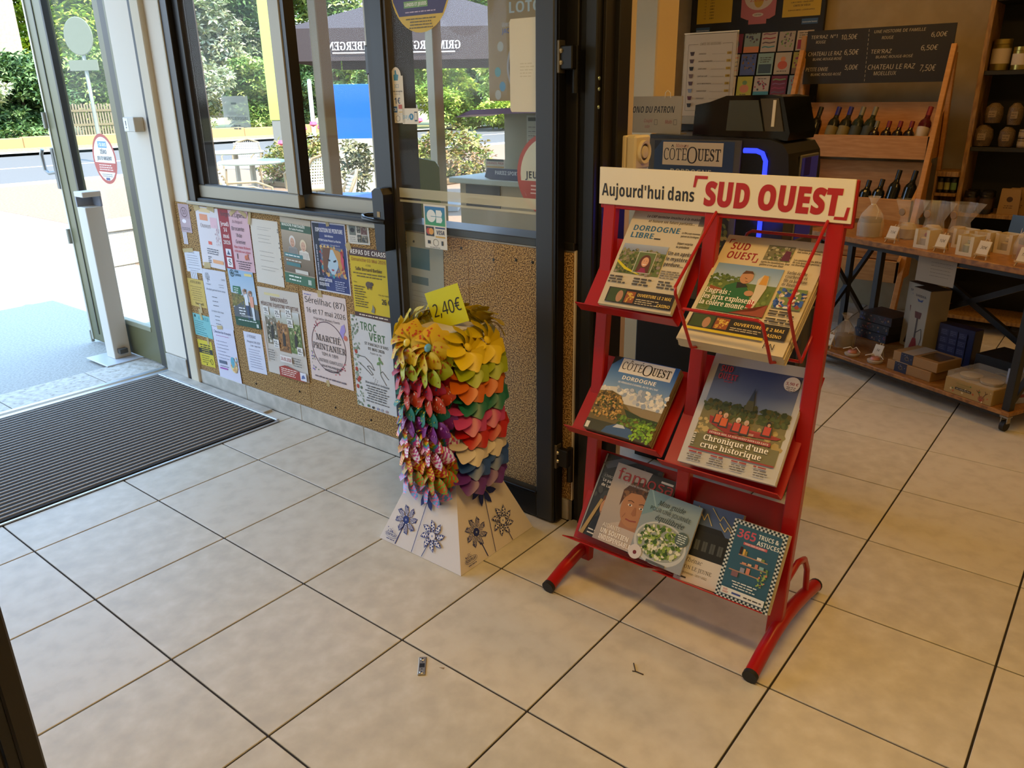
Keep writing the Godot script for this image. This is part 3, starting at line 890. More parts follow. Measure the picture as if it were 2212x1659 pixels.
# ---------------------------------------------------------------- door leaves
func leaf_doors() -> void:
	var gl := glass("dcebe0", 0.014)
	# olive green entrance leaf, opened outwards
	var g := thing("door_1", "olive green glazed entrance door leaf standing open outside", "door", Vector3(-1.43, 0.01, 0.045))
	g.set_meta("kind", "structure")
	var ol := mat("605d3b", 0.4, 0.1)
	var ol_shade := mat("2e2a1e", 0.45)  # darker olive: shade on the hinge edge put into the colour
	obj("stile", MB.new().b2(Vector3(-0.97, 0, -0.05), Vector3(-0.75, 2.2, 0.0), 0.004), ol, g)
	obj("stile_edge", MB.new().b2(Vector3(-0.975, 0, -0.035), Vector3(-0.955, 2.2, 0.006), 0.002), mat("b5b3a4", 0.4, 0.4), g)
	obj("gasket", MB.new().b2(Vector3(-0.755, 0.19, -0.03), Vector3(-0.735, 2.1, 0.004)), mat("2f2d26", 0.5), g)
	obj("gasket", MB.new().b2(Vector3(-0.87, 0.05, -0.004), Vector3(-0.86, 2.19, 0.004)), mat("3c3a2a", 0.5), g)
	obj("stile", MB.new().b2(Vector3(-0.17, 0, -0.05), Vector3(-0.09, 2.2, 0.0), 0.004), ol, g)
	obj("hinge_stile", MB.new().b2(Vector3(-0.09, 0, -0.055), Vector3(0.0, 2.22, 0.012), 0.003), ol_shade, g)
	obj("bottom_rail", MB.new().b2(Vector3(-0.76, 0, -0.045), Vector3(-0.16, 0.19, -0.002), 0.004), ol, g)
	obj("glazing_bead", MB.new().b2(Vector3(-0.76, 0.185, -0.03), Vector3(-0.165, 0.215, 0.004), 0.003), mat("8e8c72", 0.4, 0.2), g)
	obj("top_rail", MB.new().b2(Vector3(-0.76, 2.1, -0.045), Vector3(-0.16, 2.2, -0.002), 0.004), ol, g)
	pane(g, Vector3(-0.755, 0.2, -0.027), Vector3(-0.165, 2.11, -0.021), gl)
	var pl := obj("pull_plate", MB.new().b2(Vector3(-1.0, 0.95, -0.04), Vector3(-0.965, 1.19, 0.012), 0.004), mat("6a6a66", 0.4, 0.5), g)
	obj("pull_handle", MB.new().tube([Vector3(-0.985, 1.05, 0.0), Vector3(-1.05, 1.04, 0.02), Vector3(-1.075, 1.06, 0.03), Vector3(-1.085, 1.15, 0.03), Vector3(-1.07, 1.18, 0.025)], 0.011, 8), mat("8c8c88", 0.35, 0.6), pl)
	obj("hinge", MB.new().lathe([Vector2(0, 0.0), Vector2(0.014, 0.0), Vector2(0.014, 0.09), Vector2(0, 0.09)], 10, Transform3D(Basis(), Vector3(-0.98, 0.62, 0.01))), mat("8c8a7c", 0.4, 0.4), g)
	obj("hinge", MB.new().lathe([Vector2(0, 0.0), Vector2(0.014, 0.0), Vector2(0.014, 0.09), Vector2(0, 0.09)], 10, Transform3D(Basis(), Vector3(-0.98, 1.3, 0.01))), mat("8c8a7c", 0.4, 0.4), g)
	obj("bolt_rod", MB.new().b2(Vector3(-0.99, -0.02, -0.01), Vector3(-0.975, 0.06, 0.01), 0.002), mat("9a988c", 0.4, 0.4), g)
	var fj := struct("trim_8", MB.new().b2(Vector3(-1.46, 0.004, 0.0), Vector3(-1.405, 2.26, 0.06), 0.004), ol)
	# age-limit sticker on it
	var b := MB.new()
	b.disc(0, 0, 0.135, 0.135, H("b5483c"), 36).up()
	b.disc(0, 0, 0.118, 0.118, H("efe9dd"), 36).up()
	b.poly([-0.117, -0.02, 0.117, -0.02, 0.11, -0.05, 0.095, -0.07, -0.095, -0.07, -0.11, -0.05], H("b5483c"))
	b.rect(-0.05, 0.06, 0.1, 0.034, H("5b93bd"))
	b.text("-18 ANS", FB, 0, 0.067, 0.02, H("f5f3ee"), 1, 0.09)
	b.text("ZÉRO", FB, 0, 0.028, 0.022, H("3b3a44"), 1)
	b.text("JEU D'ARGENT", FB, 0, -0.006, 0.02, H("3b3a44"), 1, 0.17)
	b.words(-0.09, -0.036, 0.18, 3, 0.012, 0.006, H("f0d8d0"), 3, true)
	b.words(-0.06, -0.085, 0.12, 2, 0.01, 0.004, H("7a7a7a"), 4, true)
	b.rect(-0.02, -0.115, 0.04, 0.014, H("3b4a7a"))
	decal("sticker", "round red-rimmed age-limit sticker on the green door's glass", Vector3(-1.815, 1.155, 0.026), Basis(), b)
	# white post on a plate, outside
	var ps := thing("stand_post", "white square post with a slot near its top, on a flat base plate", "post", Vector3(-1.92, -0.002, 0.11))
	var pw := mat("cdc6b8", 0.5)
	obj("base_plate", MB.new().b2(Vector3(-0.13, 0, -0.07), Vector3(0.14, 0.008, 0.14), 0.002), mat("c9ccd0", 0.4, 0.2), ps)
	obj("post", MB.new().b2(Vector3(-0.05, 0.008, -0.05), Vector3(0.05, 0.9, 0.05), 0.003), pw, ps)
	obj("slot_back", MB.new().b2(Vector3(-0.05, 0.9, -0.05), Vector3(-0.04, 0.955, 0.05)).b2(Vector3(-0.05, 0.9, -0.05), Vector3(0.05, 0.955, -0.04)), mat("8d93a0", 0.5), ps)
	obj("cap", MB.new().b2(Vector3(-0.052, 0.955, -0.052), Vector3(0.052, 0.985, 0.052), 0.003), pw, ps)
	obj("clip", MB.new().b2(Vector3(0.05, 0.04, -0.02), Vector3(0.085, 0.07, 0.03), 0.003), mat("55524c", 0.4, 0.4), ps)
	# small white box with an exclamation mark on the pilaster
	var ab := thing("alert_box", "small white box with a black exclamation mark on the corner pilaster", "box", Vector3(-1.29, 1.345, 0.07))
	obj("body", MB.new().b2(Vector3(-0.05, -0.035, 0), Vector3(0.06, 0.035, 0.05), 0.003), mat("c9c4b6", 0.6), ab)
	b = MB.new()
	b.lz = 0.0505
	b.rect(-0.045, -0.03, 0.045, 0.06, H("f0eee8"))
	b.text("!", FB, -0.022, -0.018, 0.036, H("1b1b1b"), 1)
	obj("label", b, vc(0.6), ab)
	# black glazed leaf folded back along the pin board
	var d := thing("door_2", "black framed glass door folded back against the cork board", "door", Vector3(0.0, 0.0, 0.1))
	d.set_meta("kind", "structure")
	var bk := mat("1e1f20", 0.38, 0.25)
	var bk2 := mat("0d0d0e", 0.4, 0.2)
	obj("stile", MB.new().b2(Vector3(0.535, 0.008, -0.028), Vector3(0.6, 2.12, 0.025), 0.003), bk, d)
	obj("stile_groove", MB.new().b2(Vector3(0.528, 0.008, -0.012), Vector3(0.538, 2.12, 0.012)), mat("6e6a60", 0.35, 0.4), d)
	obj("gasket", MB.new().b2(Vector3(0.6, 0.1, -0.01), Vector3(0.612, 2.05, 0.018)), mat("3a3530", 0.5), d)
	obj("stile", MB.new().b2(Vector3(1.25, 0.008, -0.028), Vector3(1.318, 2.12, 0.025), 0.003), mat("33363a", 0.4, 0.2), d)
	obj("edge_profile", MB.new().b2(Vector3(1.318, 0.012, -0.02), Vector3(1.332, 2.12, 0.016)).b2(Vector3(1.318, 0.012, 0.005), Vector3(1.326, 2.12, 0.022)), bk2, d)
	obj("bottom_rail", MB.new().b2(Vector3(0.6, 0.008, -0.026), Vector3(1.25, 0.1, 0.023), 0.003), bk, d)
	obj("top_rail", MB.new().b2(Vector3(0.6, 2.03, -0.026), Vector3(1.25, 2.12, 0.023), 0.003), bk, d)
	obj("glass_pane", MB.new().b2(Vector3(0.595, 0.09, -0.003), Vector3(1.255, 2.04, 0.003)), gl, d)
	obj("drip_strip", MB.new().b2(Vector3(0.6, 0.1, 0.016), Vector3(1.25, 0.112, 0.03), 0.002), bk2, d)
	# lock case and lever
	var lk := obj("lock_case", MB.new().prism(PackedVector2Array([Vector2(-0.022, -0.11), Vector2(0.0, -0.122), Vector2(0.026, -0.115), Vector2(0.034, 0.0), Vector2(0.034, 0.09), Vector2(0.022, 0.112), Vector2(-0.008, 0.112), Vector2(-0.026, 0.1)]), 0.05, Transform3D(Basis(), Vector3(0.566, 1.035, 0.05))), bk2, d)
	obj("lever", MB.new().tube([Vector3(0.6, 1.028, 0.075), Vector3(0.56, 1.03, 0.085), Vector3(0.5, 1.035, 0.085), Vector3(0.475, 1.04, 0.07), Vector3(0.48, 1.042, 0.045), Vector3(0.53, 1.046, 0.03)], 0.009, 8), mat("26241f", 0.3, 0.5), lk)
	obj("lock_tag", MB.new().b2(Vector3(0.563, 1.044, 0.072), Vector3(0.578, 1.064, 0.0765)), mat("9a865a", 0.6), lk)
	for y in [1.56, 0.27]:
		var hg := obj("hinge", MB.new().b2(Vector3(1.322, y - 0.045, -0.012), Vector3(1.334, y + 0.045, 0.02), 0.002), mat("6d6659", 0.35, 0.7), d)
		obj("hinge_body", MB.new().b2(Vector3(1.33, y - 0.035, -0.012), Vector3(1.375, y + 0.03, 0.014), 0.003), bk2, hg)
		obj("hinge_knuckle", MB.new().tube([Vector3(1.365, y - 0.1, -0.02), Vector3(1.365, y + 0.03, -0.02)], 0.011, 10), bk2, hg)
		for s in [-0.016, 0.016]:
			obj("bolt", MB.new().lathe([Vector2(0, 0.008), Vector2(0.006, 0.006), Vector2(0.0085, 0.0)], 10, Transform3D(Basis(Vector3.BACK, -PI / 2), Vector3(1.335, y + s, 0.012))), mat("b0ab9c", 0.3, 0.8), hg)
	# its fixed jamb
	var j := thing("door_frame", "black metal door jamb between the vestibule and the shop", "door frame", Vector3.ZERO)
	obj("jamb", MB.new().b2(Vector3(1.36, 0.0, -0.1), Vector3(1.425, 2.2, 0.05), 0.003), bk2, j)
	obj("jamb_face", MB.new().b2(Vector3(1.385, 0.0, 0.045), Vector3(1.425, 2.2, 0.062), 0.003), bk, j)
	obj("reveal", MB.new().b2(Vector3(1.42, 0.0, -0.087), Vector3(1.452, 2.2, -0.02), 0.003), mat("15120f", 0.5, 0.2), j)
	obj("reveal_groove", MB.new().b2(Vector3(1.424, 0.0, -0.02), Vector3(1.436, 2.2, 0.03), 0.002), mat("2b2723", 0.4, 0.3), j)
	obj("head", MB.new().b2(Vector3(1.36, 2.14, -0.1), Vector3(3.6, 2.2, 0.06), 0.003), bk2, j)
	for y in [1.76, 1.5, 1.47, 1.42, 0.24, 0.2]:
		obj("screw", MB.new().lathe([Vector2(0, 0.003), Vector2(0.005, 0.002), Vector2(0.006, 0)], 10, Transform3D(Basis(Vector3.BACK, -PI / 2), Vector3(1.426, y, 0.046))), mat("a9c0b0", 0.3, 0.7), j)
	door_stickers()

func door_stickers() -> void:
	var z := 0.1045
	# acceptance sticker with a rounded top
	var b := MB.new()
	var w := H("d8cdb4")
	b.poly([-0.033, -0.09, 0.033, -0.09, 0.033, 0.065, -0.033, 0.065], w)
	b.lz -= 0.0001
	b.disc(0, 0.065, 0.024, 0.028, w, 20)
	b.poly([-0.012, 0.05, 0.008, 0.05, 0.012, 0.068, 0.003, 0.07, 0.0, 0.084, -0.006, 0.082, -0.006, 0.07, -0.012, 0.068], H("3f7f93"))
	b.text("ICI", FN, 0, 0.026, 0.012, H("3f7f93"), 1)
	b.text("carte acceptée", FB, 0, 0.012, 0.006, H("3a3a3a"), 1, 0.055)
	b.text("à partir de", FN, 0, 0.004, 0.004, H("555555"), 1, 0.03)
	b.text("1€", FB, 0, -0.026, 0.02, H("3a4a5a"), 1)
	b.rect(-0.025, -0.055, 0.022, 0.02, H("2d5a86"))
	b.text("CB", FB, -0.014, -0.05, 0.009, H("eeeeee"), 1)
	b.rect(0.004, -0.043, 0.018, 0.014, H("b0502c"))
	b.rect(0.004, -0.055, 0.018, 0.003, H("c7a64a"))
	b.ring(-0.002, -0.075, 0.011, 0.01, 0.0015, H("6a6a64"), 16)
	b.rect(-0.03, -0.061, 0.06, 0.0008, H("b0a890"))
	decal("sticker", "rounded beige card-payment sticker reading 1€ on the black door", Vector3(0.632, 1.46, z), Basis(), b)
	b = MB.new()
	b.rect(-0.04, -0.026, 0.08, 0.052, H("d9d0ba"))
	b.text("pay", FN, -0.036, -0.008, 0.014, H("5d9db5"), 0)
	b.disc(0.005, -0.002, 0.011, 0.011, H("2c78a0"), 16)
	b.text("li", FB, 0.005, -0.006, 0.009, H("e6e2d6"), 1)
	b.rect(0.02, -0.017, 0.014, 0.032, H("3c4a56"))
	b.rect(0.0215, -0.012, 0.011, 0.023, H("d9d0ba"))
	decal("sticker", "white mobile payment sticker beside the 1€ card sticker", Vector3(0.692, 1.393, z), Basis(), b)
	# bank card sticker
	b = MB.new()
	b.rect(-0.055, -0.078, 0.11, 0.156, H("d6d2c4"))
	b.grad(-0.049, 0.005, 0.098, 0.066, H("3f9a5c"), H("2a6fb0"))
	b.disc(-0.018, 0.038, 0.022, 0.022, H("dfe6e4"), 20)
	b.poly([0.006, 0.016, 0.03, 0.016, 0.036, 0.026, 0.032, 0.038, 0.036, 0.05, 0.03, 0.06, 0.006, 0.06], H("dfe6e4"))
	b.rect(-0.02, 0.036, 0.056, 0.002, H("2f86a0"))
	b.rect(-0.047, -0.034, 0.04, 0.034, H("26241f"))
	b.disc(-0.033, -0.017, 0.012, 0.012, H("b5452a"), 16)
	b.disc(-0.021, -0.017, 0.012, 0.012, H("d99a3a"), 16)
	b.rect(0.0, -0.005, 0.048, 0.005, H("2a3b6e"))
	b.text("VISA", FB, 0.024, -0.026, 0.015, H("33405e"), 1, 0.04, 0.15)
	b.rect(0.0, -0.037, 0.048, 0.005, H("c79a2e"))
	b.ring(0.0, -0.056, 0.014, 0.013, 0.0015, H("44443f"), 18)
	b.rect(-0.04, -0.062, 0.014, 0.012, H("33332f"))
	b.rect(0.028, -0.064, 0.009, 0.016, H("33332f"))
	b.words(-0.03, -0.075, 0.06, 1, 0.01, 0.003, H("77756a"), 2)
	decal("sticker", "bank card sticker with a blue-green panel low on the black door", Vector3(0.787, 1.018, z), Basis(), b)
	# round lottery sticker, cut by the top of the picture
	b = MB.new()
	b.disc(0, 0, 0.135, 0.135, H("c9a92c"), 36).up()
	b.poly([-0.1, -0.082, -0.126, -0.035, -0.13, 0.03, -0.08, 0.105, 0.08, 0.105, 0.13, 0.03, 0.126, -0.035, 0.1, -0.082], H("3a2f5c"))
	b.poly([0.03, 0.12, 0.085, 0.1, 0.132, 0.02, 0.129, -0.02, 0.08, -0.03, 0.1, 0.02], H("a5343e"))
	b.text("50 ANS", FB, -0.02, 0.01, 0.03, H("c9b8c4"), 1, 0.12, 0.0, 0.06)
	b.text("TIRAGE TOUS LES", FB, -0.02, -0.03, 0.013, H("d8d2c8"), 1, 0.12)
	b.rect(-0.075, -0.058, 0.11, 0.02, H("6f9a5a"))
	b.text("LUNDIS ET JEUDIS", FB, -0.02, -0.053, 0.01, H("e8e6de"), 1, 0.1)
	b.words(-0.08, -0.073, 0.16, 1, 0.008, 0.004, H("b9a8c0"), 5, true)
	b.words(-0.07, -0.094, 0.14, 4, 0.009, 0.004, H("5c5220"), 6, true)
	decal("sticker", "round purple, red and yellow lottery sticker at the top of the black door", Vector3(0.765, 1.79, z), Basis(), b)
	# white sheet taped to the glass
	b = MB.new()
	b.poly([-0.1, -0.125, -0.095, -0.133, 0.025, -0.133, 0.025, 0.133, -0.095, 0.133, -0.1, 0.125], H("cfc8ae"))
	b.words(-0.06, 0.005, 0.06, 5, 0.009, 0.004, H("bdb496"), 8)
	decal("paper_sheet", "blank pale sheet taped inside the black door's glass at the right", Vector3(1.23, 1.54, 0.0945), Basis(), b, null, "paper")
	# age sticker on the window glass behind
	b = MB.new()
	b.disc(0, 0, 0.135, 0.135, H("a5402f"), 40).up()
	b.disc(0, 0, 0.12, 0.12, H("c9cbb4"), 40).up()
	b.poly([-0.12, -0.022, 0.12, -0.022, 0.113, -0.045, 0.09, -0.08, -0.09, -0.08, -0.113, -0.045], H("a5402f"))
	b.rect(-0.055, 0.05, 0.11, 0.042, H("3f93a8"))
	b.text("-18 ANS", FB, -0.048, 0.06, 0.022, H("dfe2d6"), 0, 0.095)
	b.text("ZÉRO", FB, 0.0, 0.018, 0.026, H("2c3445"), 1)
	b.text("JEU D'ARGENT", FB, 0.0, -0.014, 0.023, H("2c3445"), 1, 0.2)
	b.words(-0.09, -0.04, 0.18, 3, 0.012, 0.006, H("d8b0a4"), 3, true)
	b.rect(-0.02, -0.115, 0.04, 0.014, H("2b2a3a"))
	decal("sticker", "round red-rimmed age-limit sticker on the window behind the black door", Vector3(1.215, 1.21, 0.0), Basis(), b)
	# white safety band across the door's glass
	var m := glass("d9d6bc", 0.45, 0.6)
	var bs := thing("safety_band", "frosted white safety stripes across the black door's glass", "sticker", Vector3(0, 0, 0.1032))
	obj("stripe", MB.new().b2(Vector3(0.612, 1.112, 0), Vector3(1.25, 1.146, 0.0004)), m, bs)
	obj("stripe", MB.new().b2(Vector3(0.612, 1.096, 0), Vector3(1.25, 1.104, 0.0004)), m, bs)
	# clear sticker on the sash
	b = MB.new()
	b.text("FAISONS DE NOTRE JEU", FB, -0.07, -0.014, 0.014, H("2b3528"), 0, 0.15)
	b.text("UN JEU RESPONSABLE.", FB, -0.07, -0.036, 0.014, H("2b3528"), 0, 0.16)
	b.words(-0.03, 0.03, 0.05, 1, 0.01, 0.01, H("3c4838"), 3)
	b.words(-0.03, -0.062, 0.06, 2, 0.012, 0.007, H("3c4838"), 5)
	var st := thing("clear_sticker", "clear rectangular sticker with small dark capitals on the left window pane", "sticker", Vector3(-0.465, 1.405, 0.0385))
	obj("film", MB.new().b2(Vector3(-0.1, -0.065, 0), Vector3(0.1, 0.065, 0.0004)), glass("e8f0ea", 0.3, 0.4), st)
	b.lz += 0.0006
	obj("lettering", b, vc(0.5), st)

# ---------------------------------------------------------------- sheets pinned to the cork board
func sheet(called: String, label: String, x: float, y: float, w: float, h: float, rot: float, bg: String, p: MB, layer := 0, tapes := [], cat := "poster") -> Node3D:
	var t := thing(called, label, cat, Vector3(x, y, 0.0632 + layer * 0.0022 + h * 0.004), 0.0, "notices on the cork board")
	t.basis = Basis(Vector3.BACK, rot) * Basis(Vector3.RIGHT, -0.004)
	var s := MB.new()
	s.col = H(bg)
	# paper with a slightly lifted lower edge
	var n := 6
	for i in n:
		var y0 := h * i / n
		var y1 := h * (i + 1) / n
		var z0 := 0.0
		s.face([Vector3(0, y0, z0), Vector3(w, y0, z0), Vector3(w, y1, z0), Vector3(0, y1, z0)], Vector3(w / 2, h / 2, -1))
	s.b2(Vector3(0, 0, -0.0006), Vector3(w, h, -0.0002))
	obj("sheet", s, vc(0.75), t)
	if p and p.v.size():
		obj("print", p, vc(0.7), t)
	for q in tapes:
		obj("tape", MB.new().box(Vector3(q[0] * w, q[1] * h, 0.002), Vector3(q[2], q[3], 0.0003), Basis(Vector3.BACK, q[4])), glass("d9c48e", 0.5, 0.25), t)
	return t

func notices() -> void:
	var K := H("2b2a2c")
	var b := MB.new()
	b.rect(0.01, 0.07, 0.08, 0.07, H("a98f92"))
	b.ring(0.05, 0.1, 0.03, 0.025, 0.004, H("5b4448"))
	b.text("13", SB, 0.05, 0.09, 0.022, H("5b4448"), 1)
	b.disc(0.04, 0.055, 0.02, 0.01, H("e8dfe0"))
	b.words(0.01, 0.02, 0.08, 2, 0.008, 0.004, H("6b6468"), 4)
	var o := sheet("flyer", "small mauve flyer with a crest and torn tear-off strips, top left of the board", -1.043, 0.83, 0.1, 0.14, 0.01, "b39da0", b)
	for k in 3:
		obj("tear_strip", MB.new().b2(Vector3(0.004 + k * 0.014, -0.062, -0.0004), Vector3(0.016 + k * 0.014, 0.002, 0.0), 0.0), mat("cfc8cc", 0.8), o)
	b = MB.new()
	b.rect(0.03, 0.27, 0.1, 0.02, H("d8c090"))
	b.rect(0.03, 0.23, 0.07, 0.03, H("d9906a"))
	b.rect(0.12, 0.2, 0.06, 0.05, H("d8b0b8"))
	b.text("Ouvert", SN, 0.03, 0.195, 0.02, H("8a7a78"), 0)
	b.rect(0.08, 0.115, 0.03, 0.016, H("d8604a"))
	b.specks(0.15, 0.12, 0.04, 0.09, [H("c3b0b4"), H("b59aa2"), H("d6c4c4")], 30, 0.003, 0.007, 5)
	b.words(0.06, 0.09, 0.12, 3, 0.011, 0.006, H("6a6a70"), 7)
	b.rect(0.1, 0.025, 0.09, 0.018, H("dfa070"))
	b.words(0.06, 0.05, 0.03, 4, 0.009, 0.005, H("5a5a60"), 9)
	sheet("poster", "faded white poster with pink and orange blocks, its edges torn by tape", -0.887, 0.675, 0.2, 0.296, -0.01, "d6cfd0", b, 0, [[0.08, 0.98, 0.05, 0.03, 0.3], [0.7, 1.0, 0.06, 0.03, -0.2], [0.2, 0.02, 0.06, 0.03, 0.1]])
	# Sorges brocante
	b = MB.new()
	b.rect(0, 0, 0.085, 0.283, H("8f1c24"))
	b.text("Sorges et Ligueux", SB, 0.02, 0.252, 0.02, H("33292c"), 0, 0.21)
	for q in [["Jeudi", 0.205], ["14", 0.178], ["mai", 0.148], ["2026", 0.118]]:
		b.text(q[0], SB, 0.043, q[1], 0.019, H("e8dcd8"), 1)
	b.rect(0.022, 0.062, 0.045, 0.034, H("d8d4da"))
	b.poly([0.03, 0.068, 0.06, 0.068, 0.05, 0.08, 0.044, 0.092, 0.038, 0.08], H("44506e"))
	b.rect(0.022, 0.008, 0.045, 0.046, H("e6e0e0"))
	b.text("S", SB, 0.045, 0.018, 0.03, H("222222"), 1)
	b.text("En Périgord", SN, 0.11, 0.225, 0.013, H("7a5a60"), 0, 0.08, 0.3)
	b.text("Brocante", FN, 0.1, 0.19, 0.018, H("3a2c30"), 0)
	b.text("Vide", FN, 0.13, 0.16, 0.017, H("3a2c30"), 0)
	b.text("Grenier", FN, 0.12, 0.13, 0.017, H("3a2c30"), 0)
	b.text("Parc Saint Robert", SB, 0.1, 0.107, 0.011, H("b8393a"), 0, 0.13)
	b.text("DÈS 8H sur place", SB, 0.1, 0.088, 0.009, H("b8393a"), 0, 0.13)
	b.rect(0.115, 0.055, 0.006, 0.026, H("54484a"))
	b.poly([0.18, 0.055, 0.19, 0.055, 0.195, 0.065, 0.205, 0.055, 0.21, 0.058, 0.204, 0.075, 0.21, 0.083, 0.2, 0.085, 0.192, 0.077, 0.182, 0.079, 0.177, 0.068], H("c26a48"))
	b.words(0.1, 0.042, 0.13, 4, 0.011, 0.005, H("4a3c40"), 11, true)
	sheet("poster", "pink flea-market poster with a dark red date column reading 14 mai 2026", -0.678, 0.688, 0.245, 0.283, 0.015, "cfa9b0", b, 1, [[0.55, 0.99, 0.07, 0.02, 0.5], [0.85, 0.97, 0.06, 0.02, -0.4], [1.05, 0.9, 0.02, 0.06, -0.3]])
	b = MB.new()
	b.words(0.05, 0.26, 0.12, 2, 0.01, 0.0025, H("a7a097"), 2)
	b.words(0.05, 0.225, 0.12, 3, 0.016, 0.0025, H("a7a097"), 3)
	b.words(0.05, 0.15, 0.12, 3, 0.02, 0.0025, H("a7a097"), 5)
	b.words(0.05, 0.08, 0.14, 2, 0.014, 0.0025, H("a7a097"), 6)
	for q in [0.26, 0.25, 0.2, 0.18, 0.13, 0.09, 0.05]:
		b.disc(0.205, q, 0.0025, 0.004, H("3b3a38"), 8)
	sheet("note", "plain cream sheet with faint handwriting and punched holes along its right edge", -0.43, 0.651, 0.21, 0.296, 0.0, "d2cbbd", b, 0, [], "note")
	b = MB.new()
	b.words(0.03, 0.1, 0.08, 1, 0.01, 0.003, H("6a6a74"), 1, true)
	b.words(0.02, 0.085, 0.11, 5, 0.012, 0.003, H("8a8a94"), 2, true)
	b.words(0.02, 0.02, 0.11, 2, 0.012, 0.003, H("8a8a94"), 6, true)
	o = sheet("notice", "small white typed notice with tear-off strips at the board's left edge", -1.052, 0.625, 0.148, 0.112, 0.03, "cdced4", b, 0, [[0.3, 1.0, 0.1, 0.02, 0.1]], "notice")
	for k in 4:
		obj("tear_strip", MB.new().b2(Vector3(0.03 + k * 0.016, -0.035, -0.0004), Vector3(0.043 + k * 0.016, 0.002, 0.0), 0.0), mat("cdced4", 0.8), o)
	b = MB.new()
	b.text("ATELIERS", SB, 0.075, 0.125, 0.012, H("5a4a20"), 1, 0.1, 0.1)
	b.words(0.02, 0.105, 0.11, 7, 0.012, 0.004, H("8a7436"), 12, true)
	b.text("Samedi", SB, 0.045, 0.012, 0.012, H("4a3c18"), 0, 0.08)
	sheet("flyer", "yellow photocopied flyer at the board's left edge, above the turquoise one", -1.064, 0.442, 0.152, 0.147, 0.02, "c2a450", b, 0, [[0.6, -0.04, 0.02, 0.05, 0.1]])
	b = MB.new()
	b.disc(0.045, 0.26, 0.022, 0.02, H("a9a9ae"), 14)
	b.specks(0.028, 0.242, 0.036, 0.036, [H("55555c"), H("77777e")], 40, 0.001, 0.003, 9)
	b.rect(0.043, 0.23, 0.004, 0.02, H("55555c"))
	b.text("Champagne", SN, 0.045, 0.218, 0.007, H("66666c"), 1, 0.045, 0.2)
	b.text("Carte", SN, 0.17, 0.25, 0.01, H("66666c"), 0, 0.03, 0.2)
	b.words(0.14, 0.225, 0.05, 2, 0.012, 0.003, H("77777e"), 3)
	b.text("Produit garanti avec nous", SN, 0.02, 0.19, 0.009, H("4a4a52"), 0, 0.17, 0.25)
	for k in 3:
		b.words(0.06, 0.155 - k * 0.022, 0.05, 1, 0.01, 0.004, H("66666c"), 20 + k)
	b.text("Livraison chez vous", SN, 0.035, 0.078, 0.009, H("4a4a52"), 0, 0.11, 0.25)
	for k in 3:
		b.words(0.06, 0.055 - k * 0.02, 0.05, 1, 0.01, 0.004, H("66666c"), 30 + k)
	sheet("poster", "grey-white price sheet with a small tree emblem and italic headings", -0.904, 0.36, 0.214, 0.297, 0.03, "c9c9d0", b, 0)
	# travel poster with a waving couple
	b = MB.new()
	b.grad(0.0, 0.12, 0.21, 0.165, H("b7c6d2"), H("8fb0cc"))
	b.poly([0.0, 0.1, 0.0, 0.165, 0.08, 0.16, 0.16, 0.12, 0.21, 0.12, 0.21, 0.07], H("7a6a3a"))
	b.poly([0.0, 0.03, 0.21, 0.03, 0.21, 0.09, 0.1, 0.13, 0.0, 0.09], H("54585c"))
	b.specks(0.0, 0.1, 0.12, 0.06, [H("6b6a30"), H("8a8040"), H("54562a")], 70, 0.003, 0.008, 3)
	b.rect(0, 0, 0.21, 0.045, H("1f4a34"))
	b.ring(0.035, 0.262, 0.018, 0.018, 0.004, H("1d3a3a"), 20)
	b.poly([0.035, 0.277, 0.04, 0.265, 0.05, 0.262, 0.04, 0.259, 0.035, 0.247, 0.03, 0.259, 0.02, 0.262, 0.03, 0.265], H("1d3a3a"))
	b.text("PÉRI", FB, 0.06, 0.266, 0.011, H("24444a"), 0)
	b.text("EXPRESS", FB, 0.06, 0.25, 0.011, H("24444a"), 0, 0.05)
	b.rect(0.14, 0.255, 0.06, 0.012, H("d9c87a"))
	b.poly([0.02, 0.17, 0.025, 0.2, 0.085, 0.2, 0.09, 0.165, 0.08, 0.16], H("2d6a48"))
	b.words(0.032, 0.188, 0.045, 3, 0.01, 0.004, H("e6ece6"), 4)
	for q in [[0.125, 0.0, "d8dade", "3a4a66", "6a4a34"], [0.168, -0.006, "d99a80", "c9d3da", "7a5638"]]:
		var x: float = q[0]
		var d: float = q[1]
		b.poly([x - 0.008, 0.04, x + 0.01, 0.04, x + 0.011, 0.11 + d, x - 0.01, 0.11 + d], H(q[3]))
		b.poly([x - 0.014, 0.11 + d, x + 0.014, 0.11 + d, x + 0.016, 0.165 + d, x - 0.014, 0.165 + d], H(q[2]))
		b.disc(x, 0.178 + d, 0.009, 0.011, H("c99a7c"), 14)
		b.disc(x, 0.184 + d, 0.01, 0.008, H(q[4]), 12)
		b.line([x - 0.012, 0.16 + d, x - 0.022, 0.18 + d, x - 0.006, 0.19 + d], 0.006, H("c99a7c"))
	b.words(0.05, 0.09, 0.06, 3, 0.014, 0.007, H("e2e4e4"), 5)
	b.text("Tous nous déplaçons", SN, 0.06, 0.052, 0.008, H("eceee8"), 0, 0.1, 0.2)
	b.words(0.03, 0.03, 0.16, 1, 0.01, 0.005, H("d6e0d8"), 6)
	b.rect(0.18, 0.006, 0.018, 0.018, H("b9c4bc"))
	sheet("poster", "blue and green travel poster with a couple walking a railway track", -0.655, 0.404, 0.21, 0.288, 0.05, "b9c4cc", b, 1)
	b = MB.new()
	b.poly([0.015, 0.1, 0.03, 0.1, 0.03, 0.112, 0.022, 0.116, 0.015, 0.11], H("2a3c40"))
	b.text("A LOUER", SN, 0.05, 0.092, 0.018, H("3a8a94"), 0, 0.1, 0.1)
	b.words(0.015, 0.078, 0.1, 5, 0.011, 0.003, H("3a6a6c"), 3)
